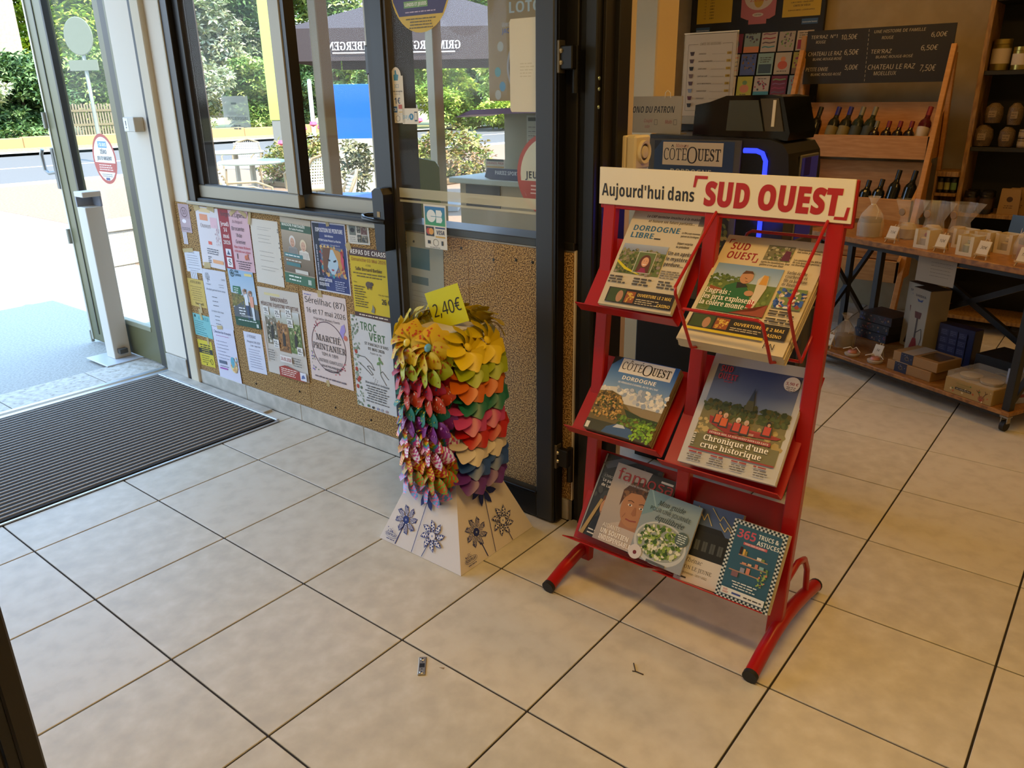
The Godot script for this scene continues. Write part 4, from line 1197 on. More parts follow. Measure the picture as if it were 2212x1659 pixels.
	b.words(0.015, 0.02, 0.12, 2, 0.012, 0.004, H("2e7a80"), 8)
	sheet("flyer", "turquoise handwritten flyer at the board's left edge", -1.07, 0.281, 0.168, 0.12, 0.0, "77b5b2", b, 0, [[0.5, 1.02, 0.02, 0.06, 0.2]])
	b = MB.new()
	b.words(0.015, 0.115, 0.11, 2, 0.013, 0.008, H("3c3818"), 2, true)
	b.rect(0.0, 0.07, 0.135, 0.028, H("2e2c22"))
	b.words(0.03, 0.088, 0.08, 2, 0.012, 0.004, H("d8c83a"), 4)
	b.words(0.02, 0.055, 0.08, 4, 0.012, 0.004, H("5a5420"), 6)
	b.ring(0.11, 0.03, 0.012, 0.016, 0.003, H("3c3818"), 14)
	sheet("flyer", "small bright yellow card with a black middle band, lowest at the left", -1.057, 0.112, 0.138, 0.143, 0.05, "c9b62e", b, 0, [[0.8, 1.03, 0.02, 0.04, 0.0]])
	b = MB.new()
	b.text("Recherche d'emploi", FB, 0.03, 0.265, 0.011, H("4a4a6a"), 0, 0.14)
	b.ring(0.022, 0.272, 0.008, 0.008, 0.002, H("4a4a6a"), 14)
	b.words(0.03, 0.25, 0.13, 1, 0.01, 0.004, H("a86a9a"), 2)
	for k in 6:
		b.disc(0.025, 0.222 - k * 0.018, 0.003, 0.003, H("c07a8a"), 8)
		b.words(0.035, 0.22 - k * 0.018, 0.1, 1, 0.01, 0.0035, H("77778a"), 10 + k)
	b.rect(0.02, 0.1, 0.07, 0.018, H("5a6478"))
	b.words(0.025, 0.085, 0.08, 1, 0.01, 0.004, H("55556a"), 21)
	b.rect(0.02, 0.07, 0.07, 0.008, H("9a4a9a"))
	b.disc(0.155, 0.1, 0.03, 0.035, H("dcc98e"), 18)
	b.disc(0.15, 0.12, 0.018, 0.03, H("5aa0b4"), 16)
	b.disc(0.165, 0.085, 0.014, 0.02, H("d8a05a"), 14)
	b.specks(0.13, 0.07, 0.06, 0.08, [H("6aa08a"), H("e0c070"), H("c98a5a"), H("6a9ab4")], 26, 0.003, 0.007, 6)
	sheet("poster", "white job-search sheet with bullet points and a small coloured drawing, hanging lowest", -0.882, 0.061, 0.2, 0.298, 0.045, "cdcbd8", b, 1, [[0.4, 1.0, 0.05, 0.02, 0.1]])
	b = MB.new()
	b.text("À VENDRE", SN, 0.025, 0.178, 0.014, H("3a3a58"), 0, 0.075, 0.25)
	b.text("Peugeot 206 HDI", SN, 0.02, 0.152, 0.011, H("3a3a58"), 0, 0.11, 0.25)
	b.text("Cote - bon état", SN, 0.045, 0.134, 0.009, H("3a3a58"), 0, 0.085, 0.25)
	for k in 8:
		b.words(0.025, 0.116 - k * 0.013, 0.11, 1, 0.01, 0.0025, H("6a6a88"), 30 + k)
	sheet("note", "white handwritten for-sale note with a blue pen heading", -0.602, 0.173, 0.153, 0.206, 0.045, "cfd0dc", b, 0, [], "note")
	randonnees()
	# shared-house poster
	b = MB.new()
	b.grad(0, 0.05, 0.212, 0.24, H("6b5c48"), H("b9ad98"))
	b.rect(0, 0.235, 0.212, 0.032, H("3b5a44"))
	b.text("MAISON PARTAGÉE", FB, 0.01, 0.254, 0.012, H("e2e6da"), 0, 0.16)
	b.text("de Saint-Pardoux", FB, 0.06, 0.24, 0.009, H("e2e6da"), 0, 0.1)
	for q in [[0.075, 0.185, "d6d2ca", "c49a80"], [0.15, 0.175, "d8c8a8", "c9a288"]]:
		var x: float = q[0]
		var y: float = q[1]
		b.poly([x - 0.035, 0.12, x + 0.04, 0.12, x + 0.032, y - 0.022, x, y - 0.012, x - 0.03, y - 0.022], H("8f8c86") if x < 0.1 else H("d9d4c8"))
		for s in 6:
			b.line([x - 0.03 + s * 0.011, 0.122, x - 0.024 + s * 0.01, y - 0.026], 0.002, H("45423e"))
		b.disc(x, y + 0.006, 0.022, 0.025, H(q[2]), 18)
		b.disc(x, y, 0.016, 0.021, H(q[3]), 18)
		b.disc(x - 0.006, y + 0.003, 0.002, 0.0015, H("4a3a30"), 8)
		b.disc(x + 0.006, y + 0.003, 0.002, 0.0015, H("4a3a30"), 8)
		b.line([x - 0.006, y - 0.01, x, y - 0.012, x + 0.006, y - 0.01], 0.002, H("8a4a40"))
	b.rect(0.01, 0.118, 0.13, 0.018, H("4a7a7c"))
	b.words(0.018, 0.124, 0.11, 1, 0.01, 0.006, H("dfe8e6"), 2)
	b.words(0.02, 0.102, 0.11, 1, 0.01, 0.006, H("d8d2c6"), 4)
	b.rect(0.02, 0.08, 0.1, 0.016, H("4a7a7c"))
	b.rect(0.08, 0.052, 0.09, 0.016, H("c9c6bc"))
	b.rect(0, 0.0, 0.212, 0.045, H("3f6a50"))
	b.words(0.03, 0.03, 0.09, 2, 0.016, 0.007, H("e0e8de"), 6)
	b.rect(0.165, 0.01, 0.022, 0.022, H("b4c2b6"))
	sheet("poster", "green-banded poster with two smiling white-haired people", -0.2, 0.683, 0.212, 0.292, -0.02, "a59a86", b, 1)
	# painting exhibition
	b = MB.new()
	b.rect(0.006, 0.006, 0.206, 0.284, H("343f74"))
	b.poly([0.006, 0.29, 0.05, 0.29, 0.04, 0.15, 0.06, 0.006, 0.006, 0.006], H("232838"))
	b.text("EXPOSITION DE PEINTURE", FB, 0.025, 0.255, 0.017, H("dfe0e8"), 0, 0.175)
	b.text("Salle Adrienne", FB, 0.11, 0.236, 0.009, H("d6d8e4"), 1, 0.055)
	b.text("87500 Saint-Priest-La-Roche", FB, 0.112, 0.217, 0.009, H("d6d8e4"), 1, 0.145)
	b.text("Vernissage - Gérard Barré", FN, 0.115, 0.2, 0.007, H("c9ccd8"), 1, 0.12)
	b.text("DU 14 AVRIL AU 23 MAI 2026", FB, 0.026, 0.07, 0.008, H("d0d4e4"), 0, 0.13, 0.0, PI / 2)
	b.rect(0.045, 0.07, 0.15, 0.125, H("6a6a80"))
	b.specks(0.045, 0.07, 0.15, 0.125, [H("b98a4a"), H("c9a060"), H("a04a44"), H("3a8a9a"), H("8a3a5a"), H("2a2a3c"), H("d0b070")], 160, 0.004, 0.012, 44)
	b.poly([0.075, 0.165, 0.1, 0.185, 0.14, 0.185, 0.158, 0.16, 0.155, 0.115, 0.128, 0.08, 0.108, 0.08, 0.082, 0.115], H("a9c3d4"))
	b.poly([0.06, 0.19, 0.115, 0.192, 0.1, 0.15, 0.085, 0.11, 0.07, 0.08, 0.055, 0.09], H("6b4a34"))
	b.poly([0.125, 0.192, 0.175, 0.18, 0.185, 0.12, 0.165, 0.09, 0.155, 0.14], H("b88a4c"))
	b.poly([0.18, 0.185, 0.195, 0.15, 0.188, 0.1, 0.175, 0.14], H("c0485a"))
	b.poly([0.09, 0.145, 0.108, 0.14, 0.104, 0.134, 0.092, 0.137], H("22242e"))
	b.poly([0.125, 0.138, 0.145, 0.145, 0.143, 0.136, 0.128, 0.132], H("22242e"))
	b.poly([0.108, 0.1, 0.118, 0.103, 0.13, 0.1, 0.118, 0.094], H("a03a44"))
	b.text("ASSOCIATION", FB, 0.02, 0.045, 0.014, H("e0e2ec"), 0, 0.085)
	b.text("ESQUISSE", FB, 0.02, 0.025, 0.014, H("e0e2ec"), 0, 0.065)
	b.words(0.125, 0.05, 0.08, 5, 0.009, 0.004, H("b4bad4"), 8)
	sheet("poster", "dark blue painting exhibition poster with a long-haired painted face", 0.023, 0.675, 0.218, 0.296, 0.015, "ccccd6", b, 0, [[0.5, 1.0, 0.02, 0.03, 0.2]])
	b = MB.new()
	b.rect(0.012, 0.035, 0.04, 0.04, H("6a7068"))
	b.disc(0.032, 0.055, 0.014, 0.009, H("2e2c2a"), 12)
	b.words(0.012, 0.025, 0.045, 3, 0.008, 0.003, H("8a8a84"), 3)
	for q in [[0.06, 0.045, 0.02, 0.032, "54544c"], [0.084, 0.04, 0.035, 0.038, "6a4a44"], [0.06, 0.008, 0.022, 0.03, "484c44"], [0.086, 0.008, 0.034, 0.028, "585850"]]:
		b.rect(q[0], q[1], q[2], q[3], H(q[4]))
		b.specks(q[0] + 0.003, q[1] + 0.003, q[2] - 0.006, q[3] - 0.006, [H("2c2a28"), H("8a8070"), H("b0a890")], 10, 0.002, 0.006, int(q[0] * 1000))
	sheet("flyer", "small white flyer with dog photographs, top right of the board", 0.252, 0.9, 0.131, 0.083, 0.04, "c9c6bc", b, 0, [[0.5, 1.05, 0.12, 0.02, 0.0]])
	# hunters' meal
	b = MB.new()
	b.rect(0, 0.255, 0.25, 0.035, H("4a3028"))
	b.rect(0, 0.0, 0.25, 0.02, H("4a3028"))
	b.text("REPAS DE CHASSE", FB, 0.008, 0.263, 0.019, H("e6dccf"), 0, 0.222)
	b.text("Dimanche 03 Mai 2026", FN, 0.01, 0.235, 0.014, H("8f4a1c"), 0, 0.205)
	b.text("à 12h00", FN, 0.11, 0.218, 0.008, H("5a4a14"), 1, 0.03)
	b.text("Salle Bernard Barbier", FB, 0.03, 0.197, 0.014, H("4a3a10"), 0, 0.16)
	b.words(0.01, 0.183, 0.2, 2, 0.012, 0.006, H("6a5a18"), 4, true)
	b.disc(0.105, 0.142, 0.02, 0.014, H("5a4a3a"), 16)
	b.disc(0.122, 0.147, 0.01, 0.008, H("4a3c30"), 12)
	for x in [0.092, 0.1, 0.112, 0.119]:
		b.rect(x, 0.122, 0.003, 0.014, H("4a3c30"))
	b.text("Menu", FN, 0.012, 0.145, 0.006, H("4a3a10"), 0)
	b.words(0.012, 0.128, 0.08, 9, 0.0105, 0.005, H("5a4a14"), 7)
	b.text("Prix du repas", FN, 0.16, 0.104, 0.007, H("4a3a10"), 0, 0.06)
	b.text("26 €", FB, 0.175, 0.07, 0.022, H("2e2608"), 0, 0.05)
	b.poly([0.105, 0.03, 0.125, 0.025, 0.13, 0.045, 0.118, 0.062, 0.115, 0.045], H("7a7a6c"))
	b.words(0.03, 0.008, 0.18, 1, 0.01, 0.006, H("d8c8b0"), 9)
	sheet("poster", "bright yellow hunting-meal poster half hidden by the black door", 0.256, 0.597, 0.25, 0.29, 0.02, "c9b01c", b, 0, [[0.0, 1.0, 0.03, 0.03, 0.5]])
	# spring market, A3
	b = MB.new()
	b.words(0.01, 0.4, 0.06, 1, 0.01, 0.005, H("5a5a9a"), 1)
	b.text("Séreilhac (87)", FN, 0.012, 0.365, 0.027, H("2c2628"), 0, 0.27)
	b.text("16 et 17 mai 2026", FN, 0.016, 0.32, 0.023, H("2c2628"), 0, 0.265)
	b.text("Association Mystery Events", FN, 0.15, 0.295, 0.011, H("5a4c4e"), 1, 0.18)
	b.ring(0.147, 0.175, 0.118, 0.118, 0.0035, H("4a2c3c"), 44)
	b.specks(0.03, 0.235, 0.09, 0.06, [H("b03048"), H("c85a6a"), H("8a2238")], 34, 0.003, 0.005, 3, [0.028, 0.19, 0.02, 0.24, 0.09, 0.3, 0.13, 0.3, 0.08, 0.255, 0.045, 0.215])
	b.specks(0.16, 0.05, 0.11, 0.09, [H("b03048"), H("c85a6a"), H("8a2238")], 50, 0.003, 0.005, 5, [0.17, 0.05, 0.23, 0.06, 0.275, 0.12, 0.25, 0.12, 0.21, 0.085, 0.17, 0.066])
	b.specks(0.015, 0.05, 0.05, 0.09, [H("6a5aa0"), H("8a7ac0"), H("5a7a4a")], 40, 0.002, 0.005, 7, [0.015, 0.05, 0.06, 0.05, 0.03, 0.14, 0.02, 0.14])
	b.poly([0.235, 0.26, 0.25, 0.29, 0.27, 0.3, 0.275, 0.27, 0.262, 0.255, 0.27, 0.235, 0.25, 0.235], H("9a8ac4"))
	b.disc(0.27, 0.238, 0.012, 0.012, H("c86a54"), 14)
	b.text("MARCHÉ", SN, 0.15, 0.2, 0.029, H("2e2628"), 1, 0.17)
	b.text("PRINTANIER", SN, 0.15, 0.158, 0.029, H("2e2628"), 1, 0.225)
	b.text("10H A 18H", FN, 0.15, 0.132, 0.016, H("2e2628"), 1, 0.11)
	b.text("ENTREE GRATUITE", FN, 0.152, 0.1, 0.015, H("2e2628"), 1, 0.165)
	b.text("SALLE POLYVALENTE", FB, 0.155, 0.078, 0.01, H("2e2628"), 1, 0.14)
	b.text("MAISON NEUVE", FB, 0.157, 0.061, 0.01, H("2e2628"), 1, 0.1)
	b.words(0.03, 0.02, 0.24, 1, 0.01, 0.008, H("6a5c5e"), 12)
	sheet("poster", "large pale pink spring market poster with a wreath around Marché Printanier", -0.089, 0.241, 0.293, 0.416, 0.01, "d3c0b8", b, 0, [[0.42, 1.0, 0.03, 0.03, 0.1], [0.4, 0.0, 0.02, 0.03, 0.3]])
	# plant swap, A3
	b = MB.new()
	b.text("TROC", FB, 0.06, 0.355, 0.035, H("4a6a44"), 0, 0.1)
	b.text("VERT", FB, 0.11, 0.315, 0.035, H("4a6a44"), 0, 0.1)
	b.text("ST PANTALY D'ANS", FB, 0.08, 0.292, 0.013, H("4a4a48"), 0, 0.145)
	b.text("01 MAI 2026", FB, 0.1, 0.272, 0.013, H("4a4a48"), 0, 0.1)
	b.text("À partir de 10h", FN, 0.11, 0.256, 0.008, H("5a5a58"), 0, 0.07)
	b.specks(0.0, 0.0, 0.045, 0.41, [H("5a6a54"), H("7a8a70"), H("8a9a84")], 90, 0.003, 0.008, 21)
	for q in [[0.02, 0.25], [0.015, 0.17], [0.022, 0.12], [0.014, 0.09], [0.03, 0.13]]:
		b.disc(q[0], q[1], 0.009, 0.01, H("a5402c"), 12)
	# a hand letting seeds fall, a hand holding a seedling (line drawing)
	b.line([0.03, 0.235, 0.075, 0.235, 0.115, 0.21, 0.13, 0.185, 0.115, 0.19, 0.1, 0.2, 0.085, 0.195, 0.12, 0.165, 0.11, 0.16, 0.085, 0.175, 0.06, 0.19, 0.03, 0.205], 0.003, H("55524e"))
	for k in 7:
		b.disc(0.12 + fmod(k * 0.013, 0.03), 0.15 - k * 0.004, 0.002, 0.0025, H("55524e"), 6)
	b.line([0.215, 0.16, 0.18, 0.19, 0.165, 0.18, 0.172, 0.165, 0.2, 0.13], 0.003, H("55524e"))
	b.line([0.168, 0.18, 0.166, 0.225], 0.003, H("5a7a4a"))
	b.disc(0.158, 0.222, 0.012, 0.006, H("6a8a54"), 10, 0.6)
	b.disc(0.176, 0.23, 0.012, 0.006, H("6a8a54"), 10, 2.4)
	b.disc(0.166, 0.242, 0.006, 0.01, H("6a8a54"), 10)
	b.text("Maraîchers et Artisans", SB, 0.065, 0.118, 0.01, H("3a3a38"), 0, 0.15, 0.15)
	b.words(0.06, 0.104, 0.15, 6, 0.0115, 0.006, H("55524e"), 5, true)
	b.words(0.06, 0.034, 0.15, 1, 0.0115, 0.005, H("55524e"), 6, true)
	for q in [[0.075, 0.012, "4a6a44"], [0.105, 0.01, "3c3a34"], [0.135, 0.01, "8a8aa0"], [0.16, 0.01, "9a9aa4"], [0.19, 0.01, "a08a8a"]]:
		b.disc(q[0], q[1], 0.008, 0.006, H(q[2]), 12)
	sheet("poster", "white plant-swap poster with drawn hands and green Troc Vert lettering", 0.221, 0.186, 0.297, 0.412, 0.0, "c9c8c6", b, 0)
	# sheets hidden behind the door's glass
	b = MB.new()
	b.rect(0.02, 0.2, 0.1, 0.08, H("34545a"))
	b.rect(0.02, 0.14, 0.09, 0.03, H("4a5a58"))
	b.words(0.02, 0.11, 0.12, 3, 0.02, 0.003, H("7a7a70"), 3)
	for k in 8:
		b.line([0.03 + k * 0.015, 0.005, 0.03 + k * 0.015, 0.06], 0.002, H("77776e"))
	sheet("poster", "grey sheet with dark photographs, behind the black door's handle side", 0.585, 0.645, 0.19, 0.335, -0.02, "8f9183", b, 0)

func randonnees() -> void:
	var b := MB.new()
	b.rect(0.05, 0.39, 0.12, 0.012, H("cfc08a"))
	b.text("RANDONNÉES", FB, 0.16, 0.365, 0.02, H("5a3428"), 1, 0.13)
	b.text("PÉDESTRE ÉQUESTRE VTT/VTTAE", FB, 0.015, 0.338, 0.017, H("5a3428"), 0, 0.285)
	var ph := [[0.03, 0.15, 0.085, 0.18, "7a705c", ["3a3c2c", "5a5a40", "8a8470", "c9c6ba"]], [0.118, 0.125, 0.088, 0.195, "8a6238", ["a0703c", "74502c", "b98a50", "5a4024"]], [0.21, 0.13, 0.09, 0.2, "6a7a44", ["5a6a34", "8a9a54", "3c4a24", "b0b484"]]]
	for i in 3:
		var q: Array = ph[i]
		b.rect(q[0], q[1], q[2], q[3], H(q[4]))
		b.grad(q[0], q[1] + q[3] * 0.72, q[2], q[3] * 0.28, H("a9a894"), H("c9ccc8"))
		var cs := []
		for s in q[5]:
			cs.append(H(s))
		b.specks(q[0] + 0.006, q[1] + 0.006, q[2] - 0.012, q[3] * 0.72, cs, 110, 0.003, 0.008, 50 + i)
		b.poly([q[0] + 0.035, q[1] + 0.03, q[0] + 0.055, q[1] + 0.03, q[0] + 0.06, q[1] + 0.08, q[0] + 0.05, q[1] + 0.1, q[0] + 0.038, q[1] + 0.085], H("3a342c"))
		b.disc(q[0] + 0.049, q[1] + 0.105, 0.007, 0.008, H("b08a6c"), 10)
	for q in [["10", 0.03, 0.295], ["25", 0.118, 0.29], ["21", 0.205, 0.302], ["28", 0.21, 0.255], ["12", 0.082, 0.14], ["40", 0.262, 0.128]]:
		b.rect(q[1], q[2], 0.042, 0.04, H("dcd8d0"))
		b.text(q[0], FB, q[1] + 0.004, q[2] + 0.015, 0.018, H("2c2a2a"), 0, 0.024)
		b.text("km", FB, q[1] + 0.03, q[2] + 0.015, 0.006, H("2c2a2a"), 0, 0.009)
		b.words(q[1] + 0.006, q[2] + 0.005, 0.03, 1, 0.01, 0.004, H("4a4a4a"), 3)
	b.rect(0.12, 0.075, 0.09, 0.034, H("dcd4cc"))
	b.text("24.05.2026", FB, 0.165, 0.083, 0.017, H("8a2c22"), 1, 0.08)
	b.poly([0.1, 0.0, 0.29, 0.0, 0.29, 0.04, 0.15, 0.06, 0.1, 0.045], H("9a3a2a"))
	b.words(0.115, 0.04, 0.13, 4, 0.01, 0.005, H("e6d2c4"), 6)
	b.words(0.03, 0.12, 0.06, 5, 0.012, 0.004, H("5a5650"), 8)
	b.words(0.22, 0.105, 0.07, 4, 0.012, 0.004, H("5a5650"), 9)
	b.rect(0.262, 0.005, 0.045, 0.04, H("d8d6dc"))
	b.poly([0.268, 0.012, 0.3, 0.02, 0.29, 0.035, 0.275, 0.03], H("5a6a9a"))
	b.line([0.012, 0.06, 0.01, 0.16, 0.013, 0.26], 0.008, H("b07a4c"))
	sheet("poster", "large hiking and riding poster with three outdoor photographs and distances", -0.424, 0.205, 0.315, 0.425, 0.03, "c6bdb0", b, 1)

# ---------------------------------------------------------------- pinwheel display
func wheel_mesh(c1: String, c2: String, pat: int, sd: int) -> Array:
	# eight curled foil blades; pat 0 plain, 1 dots, 2 stripes
	var b := MB.new()
	var nb := 8
	var R := 0.077
	var nu := 14 if pat == 2 else 7
	var nv := 5
	var rng := RandomNumberGenerator.new()
	rng.seed = sd
	var rain := ["d9402f", "e8b62c", "5f9e36", "3d86b8", "c43d86", "eadfd8"]
	for k in nb:
		var a0 := TAU * k / nb
		var base := b.v.size()
		for i in nu + 1:
			var s := float(i) / nu
			for j in nv + 1:
				var t := float(j) / nv
				var wdt := 0.75 * sin(PI * (0.12 + 0.85 * s)) * (1.0 - 0.25 * s) + 0.05
				var ang := a0 + s * 0.8 + (t - 0.5) * wdt * 2.3
				var rr := R * (0.12 + 0.88 * s) * (1.0 + 0.08 * sin(PI * t) * s)
				var z := 0.004 + 0.03 * sin(PI * minf(s * 1.05, 1.0)) * pow(t, 1.3) - 0.01 * s * (1.0 - t) + 0.006 * s
				b.v.append(Vector3(cos(ang) * rr, sin(ang) * rr, z))
				b.n.append(Vector3(sin(ang) * 0.5, -cos(ang) * 0.5, 0.8).normalized())
				var q := H(c1)
				if pat == 2:
					q = H(rain[int(s * 7.0 + t * 1.5) % 6]) if c2 == "rain" else (H(c1) if int(s * 8.0 + t * 2.0) % 2 == 0 else H(c2))
				b.c.append(q)
		for i in nu:
			for j in nv:
				var p := base + i * (nv + 1) + j
				if pat == 2:
					var st := int((i + j * 0.6) * 0.9)
					var e := b.v.size()
					for w in [p, p + 1, p + nv + 2, p + nv + 1]:
						b.v.append(b.v[w])
						b.n.append(b.n[w])
						b.c.append(H(rain[st % 6]) if c2 == "rain" else (H(c1) if st % 2 == 0 else H(c2)))
					b.ix.append_array([e, e + 1, e + 3, e + 1, e + 2, e + 3])
				else:
					b.ix.append_array([p, p + 1, p + nv + 1, p + 1, p + nv + 2, p + nv + 1])
		if pat == 1:
			for d in 9:
				var s := rng.randf_range(0.3, 0.9)
				var t := rng.randf_range(0.15, 0.85)
				var wdt := 0.75 * sin(PI * (0.12 + 0.85 * s)) * (1.0 - 0.25 * s) + 0.05
				var ang := a0 + s * 0.8 + (t - 0.5) * wdt * 2.3
				var rr := R * (0.12 + 0.88 * s)
				var z := 0.004 + 0.03 * sin(PI * minf(s * 1.05, 1.0)) * pow(t, 1.3) - 0.01 * s * (1.0 - t) + 0.006 * s
				var nn := Vector3(sin(ang) * 0.5, -cos(ang) * 0.5, 0.8).normalized()
				var u := nn.cross(Vector3.UP).normalized()
				var w := nn.cross(u)
				var poly := []
				for e in 7:
					poly.append(Vector3(cos(ang) * rr, sin(ang) * rr, z) + nn * 0.0012 + (u * cos(TAU * e / 7) + w * sin(TAU * e / 7)) * 0.0042)
				b.col = H(c2)
				b.face(poly, Vector3(0, 0, -9))
	var hub := MB.new().lathe([Vector2(0, 0.026), Vector2(0.003, 0.025), Vector2(0.012, 0.021), Vector2(0.014, 0.018), Vector2(0.012, 0.016), Vector2(0, 0.016)], 14, Transform3D(Basis(Vector3.RIGHT, PI / 2)))
	return [b.mesh(), hub.mesh()]

func pinwheels() -> void:
	var c := Vector3(1.082, 0, 0.372)
	var ds := thing("display_stand", "white cardboard pinwheel display stand with a flared printed base", "display stand", c)
	var card := mat("d6cfca", 0.7)
	var h0 := 0.193
	var h1 := 0.082
	var y1 := 0.295
	var py := MB.new()
	for k in 4:
		var a := Basis(Vector3.UP, k * PI / 2)
		py.face([a * Vector3(-h0, 0.001, h0), a * Vector3(h0, 0.001, h0), a * Vector3(h1, y1, h1), a * Vector3(-h1, y1, h1)], Vector3(0, 0.1, 0))
	obj("base", py, card, ds)
	obj("column", MB.new().b2(Vector3(-0.07, 0.2, -0.07), Vector3(0.07, 0.735, 0.07), 0.001), mat("b9aea0", 0.75), ds)
	obj("cap_box", MB.new().b2(Vector3(-0.074, 0.735, -0.072), Vector3(0.074, 0.766, -0.006), 0.001).b2(Vector3(-0.074, 0.735, 0.0), Vector3(0.074, 0.766, 0.072), 0.001).b2(Vector3(-0.074, 0.735, -0.006), Vector3(0.074, 0.755, 0.0)), mat("cabda6", 0.7), ds)
	var blue := H("1d2f73")
	var white := H("dad4d2")
	for k in [0, 1]:
		var a := Basis(Vector3.UP, k * PI / 2)
		var lean := atan2(h0 - h1, y1)
		var p := MB.new()
		p.X = Transform3D(a * Basis(Vector3.RIGHT, -lean), a * Vector3(0, 0.001, h0))
		p.lz = 0.0008
		# printed pinwheels
		for q in [[-0.085, 0.1, 0.05, 2], [0.045, 0.085, 0.052, 1], [0.0, 0.225, 0.062, 0]]:
			var ctr := Vector2(q[0] + (0.01 if k == 1 else 0.0), q[1])
			p.line([ctr.x, ctr.y, ctr.x - 0.03 + 0.05 * (k if q[3] else 0), 0.004], 0.004 if q[3] == 2 else 0.0025, blue)
			for s in 8:
				var an := TAU * s / 8.0 + 0.2
				var R: float = q[2]
				var pts := []
				for e in [[0.25, -0.25], [0.6, -0.38], [0.85, -0.12], [1.05, 0.12], [0.82, 0.22], [0.55, 0.3], [0.28, 0.25]]:
					pts.append(ctr.x + cos(an + e[1]) * R * e[0])
					pts.append(ctr.y + sin(an + e[1]) * R * e[0])
				p.poly(pts, blue)
				p.lz -= 0.0001
				if q[3] > 0:
					var ins := []
					for e in [[0.28, -0.18], [0.6, -0.3], [0.82, -0.09], [0.97, 0.1], [0.78, 0.17], [0.55, 0.24], [0.31, 0.18]]:
						ins.append(ctr.x + cos(an + e[1]) * R * e[0])
						ins.append(ctr.y + sin(an + e[1]) * R * e[0])
					p.poly(ins, white)
					for e in 6:
						var rr: float = R * (0.36 + 0.1 * e)
						var aa := an + (0.12 if e % 2 else -0.14)
						if q[3] == 1:
							p.disc(ctr.x + cos(aa) * rr, ctr.y + sin(aa) * rr, 0.0033, 0.0033, blue, 7)
						else:
							p.line([ctr.x + cos(an - 0.22) * rr, ctr.y + sin(an - 0.22) * rr, ctr.x + cos(an) * (rr + 0.004), ctr.y + sin(an) * (rr + 0.004), ctr.x + cos(an + 0.2) * rr, ctr.y + sin(an + 0.2) * rr], 0.0026, blue)
			p.disc(ctr.x, ctr.y, q[2] * 0.28, q[2] * 0.28, blue if q[3] == 2 else white, 16).up()
			p.ring(ctr.x, ctr.y, q[2] * 0.28, q[2] * 0.28, 0.001, blue, 16)
			p.disc(ctr.x, ctr.y, 0.004, 0.004, H("8a93b8"), 8)
		p.ring(-0.135, 0.03, 0.03, 0.011, 0.0012, blue, 20)
		p.text("KIM'PLAY", FB, -0.135, 0.026, 0.009, blue, 1, 0.048)
		p.specks(-0.16, 0.04, 0.03, 0.015, [blue], 12, 0.001, 0.0025, 4 + k)
		p.words(-0.155, 0.013, 0.04, 1, 0.01, 0.003, blue, 6)
		obj("print", p, vc(0.7), ds)
	# price card in the slot
	var pc := MB.new()
	pc.X = Transform3D(Basis(Vector3.BACK, 0.36) * Basis(), Vector3(0, 0, 0))
	pc.text("2,40€", FN, -0.062, -0.022, 0.042, H("2b2a20"), 0, 0.122, 0.1)
	var card2 := thing("price_card", "fluorescent yellow price card reading 2,40€ on top of the pinwheel stand", "price tag", c + Vector3(-0.006, 0.824, -0.003), 0.06)
	obj("card", MB.new().box(Vector3(0, 0, -0.0012), Vector3(0.148, 0.124, 0.0014), Basis(Vector3.BACK, 0.36)), mat("d3d400", 0.6), card2)
	obj("lettering", pc, vc(0.6), card2)
	# rows of pinwheels: [colour, second colour, pattern, words]
	var front := [["d8b42a", "c4522a", 1, "yellow with red dots"], ["a9b22c", "b0402c", 1, "lime with red dots"], ["b02a3c", "3a5a9a", 1, "crimson with blue dots"], ["c9482a", "e8d8c8", 1, "orange-red with pale dots"], ["2f7a6a", "d8c040", 1, "teal with yellow dots"], ["7a2f7c", "d08ac0", 1, "purple dotted"], ["d9402f", "rain", 2, "rainbow striped"], ["e6dcd6", "c84a86", 2, "white and pink striped"], ["c8382c", "e2bc34", 2, "red and yellow striped"], ["d2642a", "7fae3c", 2, "orange and green striped"], ["5a9ac8", "e0709a", 2, "sky blue and pink striped"]]
	var right := [["dcc01e", "", 0, "plain yellow"], ["97a81e", "", 0, "plain lime green"], ["c4621c", "", 0, "plain orange"], ["1f6a58", "", 0, "plain dark teal"], ["b8417c", "", 0, "plain magenta"], ["b32020", "", 0, "plain red"], ["c9beb0", "", 0, "plain cream"], ["2c4f94", "", 0, "plain blue"], ["5f2f80", "", 0, "plain violet"]]
	var hubs := ["d8c23a", "5a9ab0", "c8382c", "4f8f7a"]
